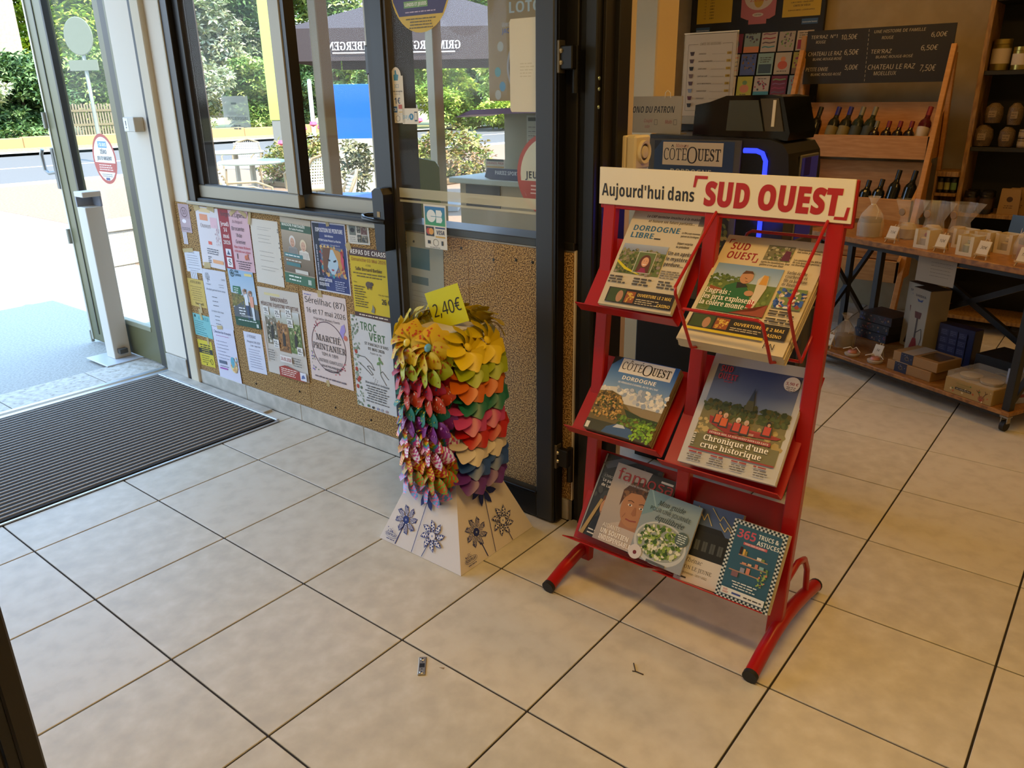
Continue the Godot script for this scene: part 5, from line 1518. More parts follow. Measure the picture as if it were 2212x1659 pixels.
	for side in 4:
		var rows: Array = [front, right, front, right][side]
		var n := rows.size() if side < 2 else 1
		for i in n:
			var q: Array = rows[i]
			if side >= 2:
				q = ["dbbd24", "e9dc9a", 1, "yellow with pale dots"]
			var ms := wheel_mesh(q[0], q[1] if q[1] else "ffffff", q[2], 40 + i + side * 20)
			for col in 2:
				var a := Basis(Vector3.UP, side * PI / 2)
				var y := (0.722 - i * 0.0465) if side == 0 else (0.72 - i * 0.0535)
				if side >= 2:
					y = 0.755
				var lat := (-0.046 if col == 0 else 0.046) + (0.008 if i % 2 else -0.008)
				var tilt := 0.62 if side != 0 else 0.5
				var out := a * Vector3(lat, y, 0.118)
				var place: String = ["left", "right"][col]
				var lab: String = "%s pinwheel, %s column of the stand's %s" % [q[3], place, ["front side", "right side", "far side", "left side"][side]]
				var t := thing("pinwheel", lab, "pinwheel", c + out, 0.0, "pinwheels on the display stand")
				t.basis = a * Basis(Vector3.RIGHT, -tilt) * Basis(Vector3.BACK, i * 0.5 + col * 0.9)
				obj("blades", ms[0], vc(0.35, 0.0, true), t)
				obj("hub", ms[1], mat(hubs[(i + col) % 4] if q[2] else q[0], 0.4), t)
				var dirn: Vector3 = t.basis.inverse() * (a * Vector3(0, -0.01, -0.056))
				obj("stick", MB.new().tube([Vector3(0, 0, 0.016), Vector3(0, 0, 0.0), dirn], 0.0028, 6), mat("d8d4cc", 0.5), t)

# ---------------------------------------------------------------- red newspaper stand
func tray(parent: Node3D, x0: float, x1: float, ty: float, tz: float, tilt: float, length: float, m: Material, gaps := [], dep := 0.046) -> void:
	var u := Vector3(0, cos(tilt), -sin(tilt))
	var nn := Vector3(0, sin(tilt), cos(tilt))
	var tip := Vector3(0, ty, tz)
	var base := tip - nn * dep
	var bas := Basis(Vector3.RIGHT, u, Vector3.RIGHT.cross(u))
	var cx := (x0 + x1) / 2
	var tr := Node3D.new()
	tr.name = "shelf"
	parent.add_child(tr, true)
	obj("back_plate", MB.new().box(Vector3(cx, 0, 0) + base + u * length * 0.5 - nn * 0.002, Vector3(x1 - x0, length, 0.003), bas, 0.001), m, tr)
	var xs := [x0]
	for g in gaps:
		xs.append_array(g)
	xs.append(x1)
	for k in range(0, xs.size(), 2):
		obj("lip", MB.new().box(Vector3((xs[k] + xs[k + 1]) / 2, 0, 0) + base + nn * dep * 0.5 - u * 0.002, Vector3(xs[k + 1] - xs[k], 0.003, dep), bas, 0.001), m, tr)

func reading(called: String, label: String, at: Vector3, w: float, h: float, tilt: float, roll: float, thick: float, edge: String, p: MB, leaves_n := 1, cat := "magazine", gloss := 0.35) -> Node3D:
	var t := thing(called, label, cat, at)
	t.basis = Basis(Vector3.RIGHT, -deg_to_rad(tilt)) * Basis(Vector3.BACK, deg_to_rad(roll))
	var s := MB.new()
	var r := RandomNumberGenerator.new()
	r.seed = int(w * 10000) + int(at.x * 777)
	for k in leaves_n:
		var z1 := -thick * k / leaves_n
		var z0 := -thick * (k + 0.94) / leaves_n
		var dx := 0.0 if k == 0 else r.randf_range(-0.001, 0.003)
		s.b2(Vector3(dx, 0, z0), Vector3(w + dx, h - (0.0 if k == 0 else r.randf_range(0, 0.002)), z1 - 0.0001))
	obj("pages", s, mat(edge, 0.8), t)
	obj("cover", p, vc(gloss), t)
	return t

func newspaper_rack() -> void:
	var red := mat("a31414", 0.28)
	var r := thing("newspaper_stand", "red metal newspaper stand with a white Sud Ouest header", "newspaper stand", Vector3(1.875, 0, 0.2))
	var X := [1.562 - 1.875, 0.0, 2.19 - 1.875]
	for x in X:
		obj("upright", MB.new().bar(Vector3(x, 0.03 if x != 0.0 else 0.16, 0.07 if x != 0.0 else 0.06), Vector3(x, 1.2, -0.028), 0.04, 0.028, Vector3.RIGHT.cross(Vector3.UP), 0.003), red, r)
	for s in [0, 2]:
		var x: float = X[s] + (0.012 if s == 2 else -0.012)
		var f := obj("foot", MB.new().tube([Vector3(x, 0.022, 0.255), Vector3(x, 0.045, 0.18), Vector3(x, 0.062, 0.1), Vector3(x, 0.066, 0.03), Vector3(x, 0.06, -0.05), Vector3(x, 0.045, -0.14), Vector3(x, 0.022, -0.24)], 0.0195, 14), red, r)
		obj("end_cap", MB.new().tube([Vector3(x, 0.022, 0.255), Vector3(x, 0.0195, 0.268)], 0.0205, 14), mat("141414", 0.6), f)
		obj("end_cap", MB.new().tube([Vector3(x, 0.022, -0.24), Vector3(x, 0.0195, -0.25)], 0.0205, 14), mat("141414", 0.6), f)
		obj("brace_hoop", MB.new().tube([Vector3(x, 0.2, 0.045), Vector3(x, 0.215, -0.03), Vector3(x, 0.195, -0.09), Vector3(x, 0.14, -0.13), Vector3(x, 0.05, -0.145)], 0.009, 8), red, r)
	obj("cross_bar", MB.new().bar(Vector3(X[0], 0.1, 0.06), Vector3(X[2], 0.1, 0.06), 0.03, 0.02, Vector3.UP, 0.002), red, r)
	# shelves (coordinates relative to the stand's base)
	var o := Vector3(1.875, 0, 0.2)
	tray(r, 1.54 - o.x, 1.85 - o.x, 0.903, 0.325 - o.z, deg_to_rad(40), 0.24, red)
	tray(r, 1.535 - o.x, 1.845 - o.x, 0.535, 0.366 - o.z, deg_to_rad(45), 0.27, red)
	tray(r, 1.853 - o.x, 2.19 - o.x, 0.518, 0.376 - o.z, deg_to_rad(42), 0.35, red)
	tray(r, 1.56 - o.x, 2.195 - o.x, 0.183, 0.405 - o.z, deg_to_rad(31), 0.29, red, [[1.845 - o.x, 1.872 - o.x]], 0.072)
	# header board
	var hd := obj("header_board", MB.new().b2(Vector3(-0.345, 1.162, -0.012), Vector3(0.35, 1.264, -0.006), 0.001), mat("ded3b8", 0.5), r)
	obj("header_backing", MB.new().b2(Vector3(-0.343, 1.15, -0.028), Vector3(0.354, 1.262, -0.012), 0.002), red, r)
	var b := MB.new()
	b.lz = -0.0055
	b.text("Aujourd'hui dans", FB, -0.336, 1.186, 0.034, H("23211f"), 0, 0.285)
	var RD := H("a5201c")
	b.text("SUD OUEST", FX, -0.024, 1.178, 0.064, RD, 0, 0.345, 0.06)
	b.poly([-0.052, 1.254, -0.016, 1.254, -0.017, 1.246, -0.044, 1.246, -0.049, 1.224, -0.056, 1.224], RD)
	b.poly([0.34, 1.17, 0.31, 1.17, 0.311, 1.177, 0.333, 1.177, 0.337, 1.2, 0.344, 1.2], RD)
	obj("lettering", b, vc(0.5), hd)
	# wire basket of the upper right bay
	var wb := Node3D.new()
	wb.name = "wire_basket"
	r.add_child(wb, true)
	for x in [1.888 - o.x, 2.172 - o.x]:
		obj("wire", MB.new().tube([Vector3(x, 1.17, -0.015), Vector3(x, 1.006, 0.2), Vector3(x + 0.004, 0.99, 0.205), Vector3(x + 0.006, 0.905, 0.15), Vector3(x + 0.008, 0.838, 0.09)], 0.0042, 8), red, wb)
		obj("wire", MB.new().tube([Vector3(x, 1.17, -0.02), Vector3(x, 0.9, -0.02 - 0.0), Vector3(x + 0.008, 0.838, 0.09)], 0.0042, 8), red, wb)
	obj("wire", MB.new().tube([Vector3(0.068, 0.835, 0.1), Vector3(0.066, 0.86, 0.2), Vector3(0.042, 0.957, 0.225), Vector3(0.05, 0.962, 0.225), Vector3(0.24, 0.962, 0.225), Vector3(0.25, 0.957, 0.225), Vector3(0.27, 0.86, 0.2), Vector3(0.268, 0.835, 0.1)], 0.0042, 8), red, wb)
	obj("wire", MB.new().tube([Vector3(0.05, 1.06, -0.1), Vector3(0.062, 1.1, -0.105), Vector3(0.075, 1.108, -0.105), Vector3(0.27, 1.108, -0.105), Vector3(0.3, 1.1, -0.08), Vector3(0.31, 1.02, -0.02)], 0.0042, 8), red, wb)
	obj("wire", MB.new().tube([Vector3(0.013, 0.838, 0.09), Vector3(0.3, 0.838, 0.09)], 0.0042, 8), red, wb)
	papers()

func papers() -> void:
	var INK := H("2b2724")
	# --- local daily
	var w := 0.222
	var h := 0.305
	var b := MB.new()
	b.rect(0, 0, w, h, H("bdb097"))
	b.text("Le CAP termine invaincu à la maison", FB, 0.045, 0.281, 0.0085, INK, 0, 0.165, 0.15)
	b.text("et honore ses futurs partants...", FB, 0.055, 0.266, 0.0085, INK, 0, 0.14, 0.15)
	b.rect(0.205, 0.265, 0.016, 0.03, H("6a6258"))
	b.text("DORDOGNE", FB, 0.018, 0.237, 0.017, H("2c5f80"), 0, 0.142)
	b.text("LIBRE", FB, 0.018, 0.214, 0.017, H("2c5f80"), 0, 0.07)
	b.rect(0.092, 0.213, 0.02, 0.004, H("2b2d33"))
	b.text("Le RN a son nouveau", FB, 0.168, 0.238, 0.006, INK, 0, 0.052)
	b.text("patron en Dordogne", FB, 0.168, 0.228, 0.006, INK, 0, 0.052)
	b.text("Départ surprise", FB, 0.166, 0.205, 0.007, INK, 0, 0.045)
	b.text("du président", FB, 0.166, 0.194, 0.007, INK, 0, 0.038)
	b.rect(0.01, 0.1, 0.137, 0.093, H("5f6a38"))
	b.grad(0.01, 0.17, 0.137, 0.023, H("7d8596"), H("97a0b0"))
	b.specks(0.012, 0.102, 0.132, 0.075, [H("6f6848"), H("87805a"), H("4d5a2c"), H("8a7a70"), H("3f4a24")], 170, 0.003, 0.007, 8)
	b.poly([0.01, 0.133, 0.04, 0.112, 0.085, 0.1, 0.093, 0.1, 0.045, 0.118, 0.01, 0.14], H("c9b81e"))
	b.rect(0.066, 0.105, 0.055, 0.066, H("b9b8a6"))
	b.rect(0.068, 0.107, 0.051, 0.062, H("5d6a40"))
	b.disc(0.094, 0.14, 0.017, 0.022, H("5a3426"), 18).up()
	b.poly([0.075, 0.107, 0.115, 0.107, 0.112, 0.14, 0.078, 0.14], H("5a3426"))
	b.disc(0.095, 0.14, 0.0105, 0.015, H("c99270"), 18).up()
	b.disc(0.091, 0.143, 0.0012, 0.001, H("2c1c14"), 6)
	b.disc(0.099, 0.143, 0.0012, 0.001, H("2c1c14"), 6)
	b.line([0.09, 0.133, 0.095, 0.131, 0.1, 0.133], 0.0018, H("e6dccc"))
	b.poly([0.082, 0.107, 0.108, 0.107, 0.101, 0.121, 0.089, 0.121], H("8a2a4c"))
	b.text("Un an après", FB, 0.152, 0.17, 0.011, INK, 0, 0.068)
	b.text("le mystère", FB, 0.152, 0.153, 0.011, INK, 0, 0.062)
	b.text("perdure...", FB, 0.152, 0.136, 0.011, INK, 0, 0.056)
	b.words(0.152, 0.118, 0.066, 4, 0.0065, 0.003, H("6a6052"), 5)
	for k in 3:
		b.words(0.006 + k * 0.075, 0.085, 0.06, 3, 0.0085, 0.005, H("4a443c"), 60 + k)
	b.rect(0.02, 0.008, 0.2, 0.045, H("2a2420"))
	b.rect(0.024, 0.01, 0.05, 0.041, H("3c4a28"))
	b.disc(0.06, 0.028, 0.01, 0.018, H("a5795c"), 14)
	b.rect(0.078, 0.012, 0.028, 0.034, H("8a4a24"))
	b.specks(0.08, 0.014, 0.024, 0.028, [H("c9a94c"), H("b98a3a")], 24, 0.002, 0.004, 3)
	b.text("OUVERTURE LE 2 MAI", FB, 0.112, 0.034, 0.009, H("d6b45c"), 0, 0.1)
	b.words(0.112, 0.024, 0.07, 3, 0.006, 0.003, H("b9a98a"), 6)
	b.text("CASINO", FB, 0.178, 0.012, 0.009, H("d6b45c"), 0, 0.038)
	reading("newspaper", "Dordogne Libre newspaper with a woman's portrait, in the upper left bay", Vector3(1.626, 0.914, 0.34), w, h, 40, 0.6, 0.012, "c3b698", b, 5, "newspaper", 0.8)
	var pg := MB.new()
	pg.poly([0, 0, 0.03, -0.018, 0.03, -0.05, 0.01, -0.06, -0.004, -0.03], H("c9bda6"))
	pg.text("PN", FN, 0.006, -0.034, 0.014, H("3a3630"), 0)
	# --- Sud Ouest daily in the wire basket
	w = 0.274
	h = 0.36
	b = MB.new()
	b.rect(0, 0, w, h, H("c6b594"))
	b.text("SUD", FB, 0.022, 0.31, 0.025, H("8c2030"), 0, 0.05, 0.06)
	b.text("OUEST", FB, 0.022, 0.278, 0.025, H("8c2030"), 0, 0.078, 0.06)
	b.poly([0.012, 0.345, 0.024, 0.345, 0.024, 0.342, 0.015, 0.342, 0.014, 0.33, 0.011, 0.33], H("8c2030"))
	b.poly([0.108, 0.272, 0.096, 0.272, 0.096, 0.275, 0.105, 0.275, 0.106, 0.287, 0.109, 0.287], H("8c2030"))
	b.rect(0.12, 0.285, 0.07, 0.052, H("6f6a52"))
	b.specks(0.123, 0.288, 0.064, 0.045, [H("8a8266"), H("4a4a3a"), H("aaa48a"), H("5a6a3c")], 60, 0.003, 0.006, 4)
	b.poly([0.165, 0.288, 0.188, 0.288, 0.184, 0.32, 0.17, 0.322], H("5c2c44"))
	b.text("Après les inondations, leur", SB, 0.118, 0.275, 0.0065, INK, 0, 0.075)
	b.text("galère n'est pas finie", SB, 0.118, 0.266, 0.0065, INK, 0, 0.062)
	b.text("Pourquoi le président", SB, 0.198, 0.327, 0.006, INK, 0, 0.068)
	b.text("est sous pression", SB, 0.198, 0.319, 0.006, INK, 0, 0.058)
	b.text("Les ambitions du RN et", SB, 0.198, 0.292, 0.006, INK, 0, 0.068)
	b.text("de son nouveau patron", SB, 0.198, 0.284, 0.006, INK, 0, 0.066)
	b.text("en Dordogne", SB, 0.198, 0.276, 0.006, INK, 0, 0.04)
	b.rect(0.012, 0.1, 0.176, 0.158, H("5f6f3a"))
	b.grad(0.012, 0.2, 0.176, 0.058, H("a3b0bd"), H("6f8cb0"))
	b.specks(0.012, 0.19, 0.08, 0.03, [H("44582c"), H("5a6a34")], 60, 0.004, 0.007, 12)
	b.specks(0.014, 0.102, 0.17, 0.085, [H("6f7f40"), H("566a30"), H("84904c")], 120, 0.003, 0.007, 9)
	b.poly([0.02, 0.18, 0.055, 0.172, 0.06, 0.162, 0.02, 0.165], H("8a4a2c"))
	b.poly([0.045, 0.1, 0.13, 0.1, 0.14, 0.14, 0.125, 0.175, 0.105, 0.2, 0.085, 0.2, 0.06, 0.185, 0.048, 0.15], H("2a5f38"))
	b.poly([0.085, 0.2, 0.105, 0.2, 0.118, 0.188, 0.09, 0.18], H("2c2a28"))
	b.disc(0.104, 0.218, 0.017, 0.021, H("b0805c"), 20).up()
	b.poly([0.088, 0.228, 0.094, 0.24, 0.112, 0.24, 0.12, 0.23, 0.11, 0.232], H("5a3a24"))
	b.line([0.1, 0.216, 0.107, 0.214], 0.0015, H("4a2c1c"))
	b.line([0.105, 0.205, 0.112, 0.204], 0.0018, H("6a3a2c"))
	b.poly([0.135, 0.12, 0.155, 0.125, 0.165, 0.19, 0.16, 0.225, 0.145, 0.232, 0.135, 0.215, 0.14, 0.17], H("c3b49c"))
	b.poly([0.142, 0.2, 0.162, 0.2, 0.158, 0.23, 0.146, 0.232], H("c08a3c"))
	b.poly([0.135, 0.125, 0.15, 0.12, 0.152, 0.145, 0.14, 0.15], H("a02c24"))
	b.disc(0.128, 0.168, 0.012, 0.009, H("b0805c"), 14)
	b.poly([0.1, 0.1, 0.188, 0.1, 0.188, 0.14, 0.16, 0.115], H("8a4430"))
	b.text("Engrais :", SB, 0.014, 0.155, 0.016, H("eae2d0"), 0, 0.068)
	b.text("les prix explosent,", SB, 0.014, 0.135, 0.016, H("eae2d0"), 0, 0.14)
	b.text("la colère monte", SB, 0.014, 0.115, 0.016, H("eae2d0"), 0, 0.118)
	b.words(0.014, 0.092, 0.17, 3, 0.0065, 0.003, H("5a5040"), 4)
	b.text("Sarlat écarte", SB, 0.198, 0.245, 0.0095, INK, 0, 0.05)
	b.text("Courbevoie et", SB, 0.198, 0.232, 0.0095, INK, 0, 0.054)
	b.text("file en huitième", SB, 0.198, 0.219, 0.0095, INK, 0, 0.058)
	b.text("de finale", SB, 0.198, 0.206, 0.0095, INK, 0, 0.034)
	b.rect(0.197, 0.135, 0.07, 0.065, H("6a7a48"))
	b.specks(0.199, 0.137, 0.066, 0.06, [H("23407c"), H("3a5aa0"), H("b9a090"), H("8a3c34"), H("d0c8b8")], 70, 0.003, 0.008, 14)
	b.words(0.197, 0.122, 0.07, 2, 0.009, 0.005, H("3c362e"), 5)
	b.words(0.197, 0.098, 0.07, 2, 0.009, 0.005, H("3c362e"), 6)
	b.rect(0.014, 0.04, 0.25, 0.042, H("2a2420"))
	b.rect(0.018, 0.042, 0.06, 0.038, H("3c4a28"))
	b.disc(0.06, 0.058, 0.01, 0.017, H("a5795c"), 14)
	b.rect(0.082, 0.044, 0.035, 0.034, H("8a4a24"))
	b.specks(0.084, 0.046, 0.03, 0.028, [H("c9a94c"), H("b98a3a")], 30, 0.002, 0.004, 3)
	b.text("OUVERTURE LE 2 MAI", FB, 0.13, 0.062, 0.0095, H("d6b45c"), 0, 0.125)
	b.words(0.125, 0.052, 0.08, 2, 0.006, 0.003, H("b9a98a"), 6)
	b.text("CASINO", FB, 0.212, 0.044, 0.0095, H("d6b45c"), 0, 0.042)
	b.rect(0.014, 0.03, 0.2, 0.008, H("c9b02c"))
	b.text("PN", FN, 0.222, 0.01, 0.016, H("3a3630"), 0)
	reading("newspaper", "Sud Ouest newspaper with a farmer photograph, in the wire basket", Vector3(1.893, 0.873, 0.388), w, h, 52, 0.2, 0.034, "bfae8c", b, 12, "newspaper", 0.8)
	# --- home magazine
	w = 0.215
	h = 0.245
	b = MB.new()
	b.grad(0, 0.1, w, 0.145, H("a9bccb"), H("1f4f94"))
	b.rect(0.03, 0.196, 0.17, 0.047, H("d9d2c8"))
	b.poly([0, 0.245, 0.028, 0.245, 0.0, 0.215], H("1a1a1c"))
	b.text("CÔTÉ", SN, 0.036, 0.207, 0.026, INK, 0, 0.068)
	b.text("O", SN, 0.105, 0.2, 0.036, INK, 0, 0.03)
	b.text("UEST", SB, 0.136, 0.205, 0.026, INK, 0, 0.058)
	b.text("DORDOGNE", FB, 0.052, 0.175, 0.0125, H("e8e6e0"), 0, 0.11)
	b.text("DE PÉRIGUEUX À DOMME, AU FIL DE L'EAU", FB, 0.045, 0.162, 0.0055, H("dfe2e6"), 0, 0.13)
	b.poly([0, 0.14, 0.05, 0.148, 0.09, 0.14, 0.15, 0.125, 0.215, 0.115, 0.215, 0.098, 0.0, 0.1], H("c9c4b8"))
	b.specks(0.0, 0.1, w, 0.05, [H("d8d2c4"), H("b3b6bc"), H("e2ddd0"), H("8f9aab")], 90, 0.005, 0.011, 31)
	b.poly([0, 0.03, 0, 0.125, 0.04, 0.132, 0.075, 0.122, 0.09, 0.1, 0.13, 0.075, 0.215, 0.065, 0.215, 0.03], H("6a5a2e"))
	b.poly([0.1, 0.085, 0.16, 0.072, 0.215, 0.07, 0.215, 0.055, 0.12, 0.062], H("2c3c20"))
	b.specks(0.004, 0.045, 0.1, 0.082, [H("9a7436"), H("b98c48"), H("5a4a24"), H("44501f"), H("c9a058"), H("3c3418")], 300, 0.002, 0.006, 21, [0, 0.035, 0, 0.122, 0.04, 0.128, 0.073, 0.118, 0.09, 0.098, 0.105, 0.05])
	b.specks(0.1, 0.03, 0.115, 0.035, [H("4a6a20"), H("6a8a2c"), H("38521a")], 90, 0.003, 0.007, 22)
	b.rect(0.0, 0.0, w, 0.032, H("3c3a24"))
	b.poly([0.06, 0.0, 0.165, 0.0, 0.15, 0.028, 0.1, 0.035, 0.07, 0.02], H("39557c"))
	b.poly([0.09, 0.022, 0.13, 0.026, 0.12, 0.034, 0.1, 0.034], H("b9bcc0"))
	b.specks(0.15, 0.0, 0.065, 0.05, [H("6f9a20"), H("8ab02c"), H("56801a")], 90, 0.003, 0.006, 23)
	b.rect(0.004, 0.002, 0.012, 0.02, H("d0cabc"))
	reading("magazine", "thick Côté Ouest magazine with a cliff and river cover, in the middle left bay", Vector3(1.602, 0.541, 0.362), w, h, 45, 0.4, 0.03, "8c7b5c", b, 8)
	# --- special issue
	w = 0.265
	h = 0.33
	b = MB.new()
	b.rect(0, 0, w, h, H("b3b0ae"))
	b.grad(0.018, 0.17, 0.232, 0.13, H("8b929a"), H("38436a"))
	b.rect(0.018, 0.045, 0.232, 0.13, H("6f6642"))
	b.specks(0.02, 0.085, 0.228, 0.05, [H("8a7a4c"), H("a08a56"), H("77704a"), H("b09a64")], 90, 0.005, 0.011, 11)
	b.rect(0.018, 0.045, 0.232, 0.045, H("6a6646"))
	b.specks(0.018, 0.165, 0.232, 0.025, [H("2f3c20"), H("3f4a28"), H("4a522c"), H("58501f")], 170, 0.004, 0.009, 12)
	b.specks(0.1, 0.15, 0.15, 0.02, [H("4f5a2c"), H("3c4a24")], 60, 0.004, 0.008, 13)
	b.poly([0.128, 0.18, 0.152, 0.18, 0.15, 0.2, 0.147, 0.212, 0.14, 0.245, 0.133, 0.212, 0.13, 0.2], H("5f5a3c"))
	b.poly([0.133, 0.208, 0.147, 0.208, 0.14, 0.247], H("3c4450"))
	b.text("SUD", FB, 0.03, 0.278, 0.018, H("a5283c"), 0, 0.034)
	b.text("OUEST", FB, 0.03, 0.255, 0.018, H("a5283c"), 0, 0.053)
	b.text("hors-série", FB, 0.05, 0.247, 0.005, H("a5283c"), 0, 0.024)
	b.disc(0.228, 0.275, 0.021, 0.021, H("cfc8c2"), 24)
	b.text("3,90 €", SB, 0.228, 0.272, 0.0085, H("8a2430"), 1, 0.032)
	b.words(0.214, 0.265, 0.028, 3, 0.005, 0.0025, H("6a6060"), 3, true)
	b.poly([0.045, 0.145, 0.05, 0.125, 0.1, 0.105, 0.235, 0.115, 0.246, 0.122, 0.2, 0.128, 0.13, 0.125, 0.075, 0.135], H("8a1f24"))
	b.poly([0.045, 0.145, 0.075, 0.135, 0.13, 0.125, 0.246, 0.122, 0.13, 0.13, 0.075, 0.141], H("a8383a"))
	b.text("TORNADE DE JOUX", FB, 0.125, 0.112, 0.006, H("d8c0b0"), 0, 0.05)
	for q in [[0.07, 0.155, "23242a", "c05a34"], [0.088, 0.148, "c9a48c", "c4562e"], [0.125, 0.142, "d8cfc6", "b83c34"], [0.148, 0.139, "b9a090", "c04a38"], [0.205, 0.148, "17181c", "b83c34"]]:
		b.poly([q[0] - 0.014, q[1] - 0.03, q[0] + 0.014, q[1] - 0.03, q[0] + 0.011, q[1] - 0.002, q[0] - 0.011, q[1] - 0.002], H("2a2c32"))
		b.poly([q[0] - 0.009, q[1] - 0.026, q[0] + 0.009, q[1] - 0.026, q[0] + 0.009, q[1] - 0.003, q[0] - 0.009, q[1] - 0.003], H(q[3]))
		b.disc(q[0], q[1] + 0.005, 0.0065, 0.008, H(q[2]), 12).up()
		b.disc(q[0] + 0.001, q[1] + 0.002, 0.0042, 0.005, H("b98a70"), 10)
	b.rect(0.055, 0.093, 0.17, 0.011, H("8c1f28"))
	b.text("FÉVRIER 2026, LE SUD-OUEST SOUS LES EAUX", SB, 0.06, 0.096, 0.005, H("e2d6d0"), 0, 0.16)
	b.text("Chronique d'une", SB, 0.05, 0.073, 0.0155, H("eae4dc"), 0, 0.175)
	b.text("crue historique", SB, 0.048, 0.052, 0.0155, H("eae4dc"), 0, 0.165)
	b.rect(0.018, 0.042, 0.232, 0.004, H("8c1f28"))
	for k in 6:
		b.rect(0.021 + 0.0, 0.055 + k * 0.006, 0.007, 0.004 if k % 2 else 0.002, H("c9c4bc"))
	for k in 4:
		b.words(0.02 + k * 0.06, 0.032, 0.045, 1, 0.01, 0.005, H("8c2c34"), 70 + k, true)
		b.words(0.02 + k * 0.06, 0.023, 0.048, 3, 0.0065, 0.0035, H("5a5654"), 80 + k, true)
	reading("special_issue", "large Sud Ouest special issue with a red flood boat, in the middle right bay", Vector3(1.913, 0.528, 0.375), w, h, 42, 1.6, 0.012, "bdb4ae", b, 4, "magazine", 0.45)
	# --- bottom shelf
	w = 0.2
	h = 0.262
	b = MB.new()
	b.rect(0, 0, w, h, H("2a2b2c"))
	b.specks(0.005, 0.12, 0.19, 0.135, [H("3a3c3c"), H("1c1d1e"), H("454642")], 70, 0.006, 0.014, 7)
	b.rect(0.002, 0.002, 0.004, 0.258, H("9a9a98"))
	b.text("L'IVROGNE", FN, 0.02, 0.19, 0.0075, H("c9c6be"), 0, 0.05)
	b.text("Le pari gagnant", FB, 0.02, 0.175, 0.0095, H("e2ded4"), 0, 0.085)
	b.text("de Lucien", FB, 0.02, 0.16, 0.0095, H("e2ded4"), 0, 0.055)
	b.text("DÉFIS", FB, 0.06, 0.215, 0.02, H("d8d6d0"), 0, 0.1)
	b.poly([0.0, 0.23, 0.06, 0.262, 0.11, 0.262, 0.02, 0.215], H("55575a"))
	b.poly([0.03, 0.0, 0.09, 0.0, 0.085, 0.06, 0.06, 0.08, 0.035, 0.06], H("17181a"))
	b.disc(0.062, 0.1, 0.02, 0.027, H("b8845e"), 20).up()
	b.poly([0.04, 0.11, 0.045, 0.135, 0.075, 0.135, 0.084, 0.115, 0.07, 0.125, 0.05, 0.122], H("6a4428"))
	b.poly([0.048, 0.085, 0.078, 0.085, 0.07, 0.073, 0.056, 0.073], H("7a5238"))
	b.line([0.055, 0.089, 0.063, 0.086, 0.072, 0.09], 0.003, H("e2d8cc"))
	b.line([0.051, 0.105, 0.057, 0.105], 0.0016, H("2c1c12"))
	b.line([0.066, 0.105, 0.072, 0.105], 0.0016, H("2c1c12"))
	b.poly([0.005, 0.0, 0.018, 0.0, 0.045, 0.12, 0.036, 0.122], H("a58a54"))
	b.words(0.03, 0.02, 0.06, 2, 0.011, 0.005, H("d0ccc2"), 8)
	reading("magazine", "dark magazine with a bearded man, mostly covered at the bottom shelf's left", Vector3(1.583, 0.178, 0.352), w, h, 33, -2.5, 0.005, "9a968c", b, 2)
	w = 0.2
	h = 0.243
	b = MB.new()
	b.grad(0, 0, w, h, H("9a9088"), H("b3a496"))
	b.poly([0.1, 0.16, 0.2, 0.1, 0.2, 0.243, 0.12, 0.243], H("2c2a2a"))
	b.poly([0.02, 0.0, 0.2, 0.0, 0.2, 0.07, 0.14, 0.085, 0.09, 0.085, 0.04, 0.06], H("b3a498"))
	b.poly([0.07, 0.06, 0.13, 0.06, 0.132, 0.12, 0.072, 0.12], H("9c6a4c"))
	b.disc(0.102, 0.125, 0.046, 0.058, H("a8744f"), 28).up()
	b.poly([0.05, 0.12, 0.048, 0.17, 0.07, 0.2, 0.105, 0.208, 0.142, 0.195, 0.156, 0.16, 0.15, 0.115, 0.142, 0.15, 0.11, 0.172, 0.075, 0.168, 0.06, 0.15], H("4f3220"))
	b.specks(0.05, 0.15, 0.1, 0.05, [H("6a4528"), H("3c2416"), H("7c5634")], 60, 0.003, 0.007, 5, [0.05, 0.14, 0.05, 0.17, 0.07, 0.198, 0.105, 0.205, 0.14, 0.193, 0.153, 0.16, 0.142, 0.155, 0.11, 0.175, 0.072, 0.17])
	for x in [0.084, 0.122]:
		b.disc(x, 0.132, 0.0075, 0.0035, H("d8cabc"), 12).up()
		b.disc(x, 0.132, 0.003, 0.003, H("2a1a12"), 10)
		b.line([x - 0.011, 0.142, x, 0.146, x + 0.01, 0.143], 0.0022, H("4a2c1c"))
	b.poly([0.1, 0.13, 0.106, 0.13, 0.112, 0.108, 0.104, 0.103, 0.096, 0.108], H("94603f"))
	b.line([0.084, 0.089, 0.1, 0.087, 0.12, 0.091], 0.004, H("8a4438"))
	b.line([0.078, 0.105, 0.072, 0.09], 0.0012, H("7c4e34"))
	b.line([0.126, 0.107, 0.132, 0.093], 0.0012, H("7c4e34"))
	b.text("famosa", FN, 0.012, 0.196, 0.034, H("a5262c"), 0, 0.186)
	b.text("LE MAGAZINE DES FEMMES DE DORDOGNE", FN, 0.045, 0.187, 0.005, H("ded6cc"), 0, 0.12)
	b.rect(0.155, 0.225, 0.04, 0.006, H("cfc8c0"))
	b.text("AIDANTS", FN, 0.02, 0.045, 0.012, H("e2dcd4"), 0, 0.06)
	b.text("UN SOUTIEN", FB, 0.02, 0.026, 0.014, H("ece6de"), 0, 0.096)
	b.text("INDISPENSABLE", FB, 0.02, 0.007, 0.014, H("ece6de"), 0, 0.11)
	reading("magazine", "famosa magazine with a close portrait of a brown-haired woman", Vector3(1.645, 0.187, 0.368), w, h, 33, -1.6, 0.006, "a89e92", b, 2)
	w = 0.17
	h = 0.2
	b = MB.new()
	b.grad(0, 0, w, h, H("8d8f92"), H("7f9396"))
	b.poly([0, 0.12, 0.03, 0.14, 0.07, 0.2, 0.0, 0.2], H("6d8a92"))
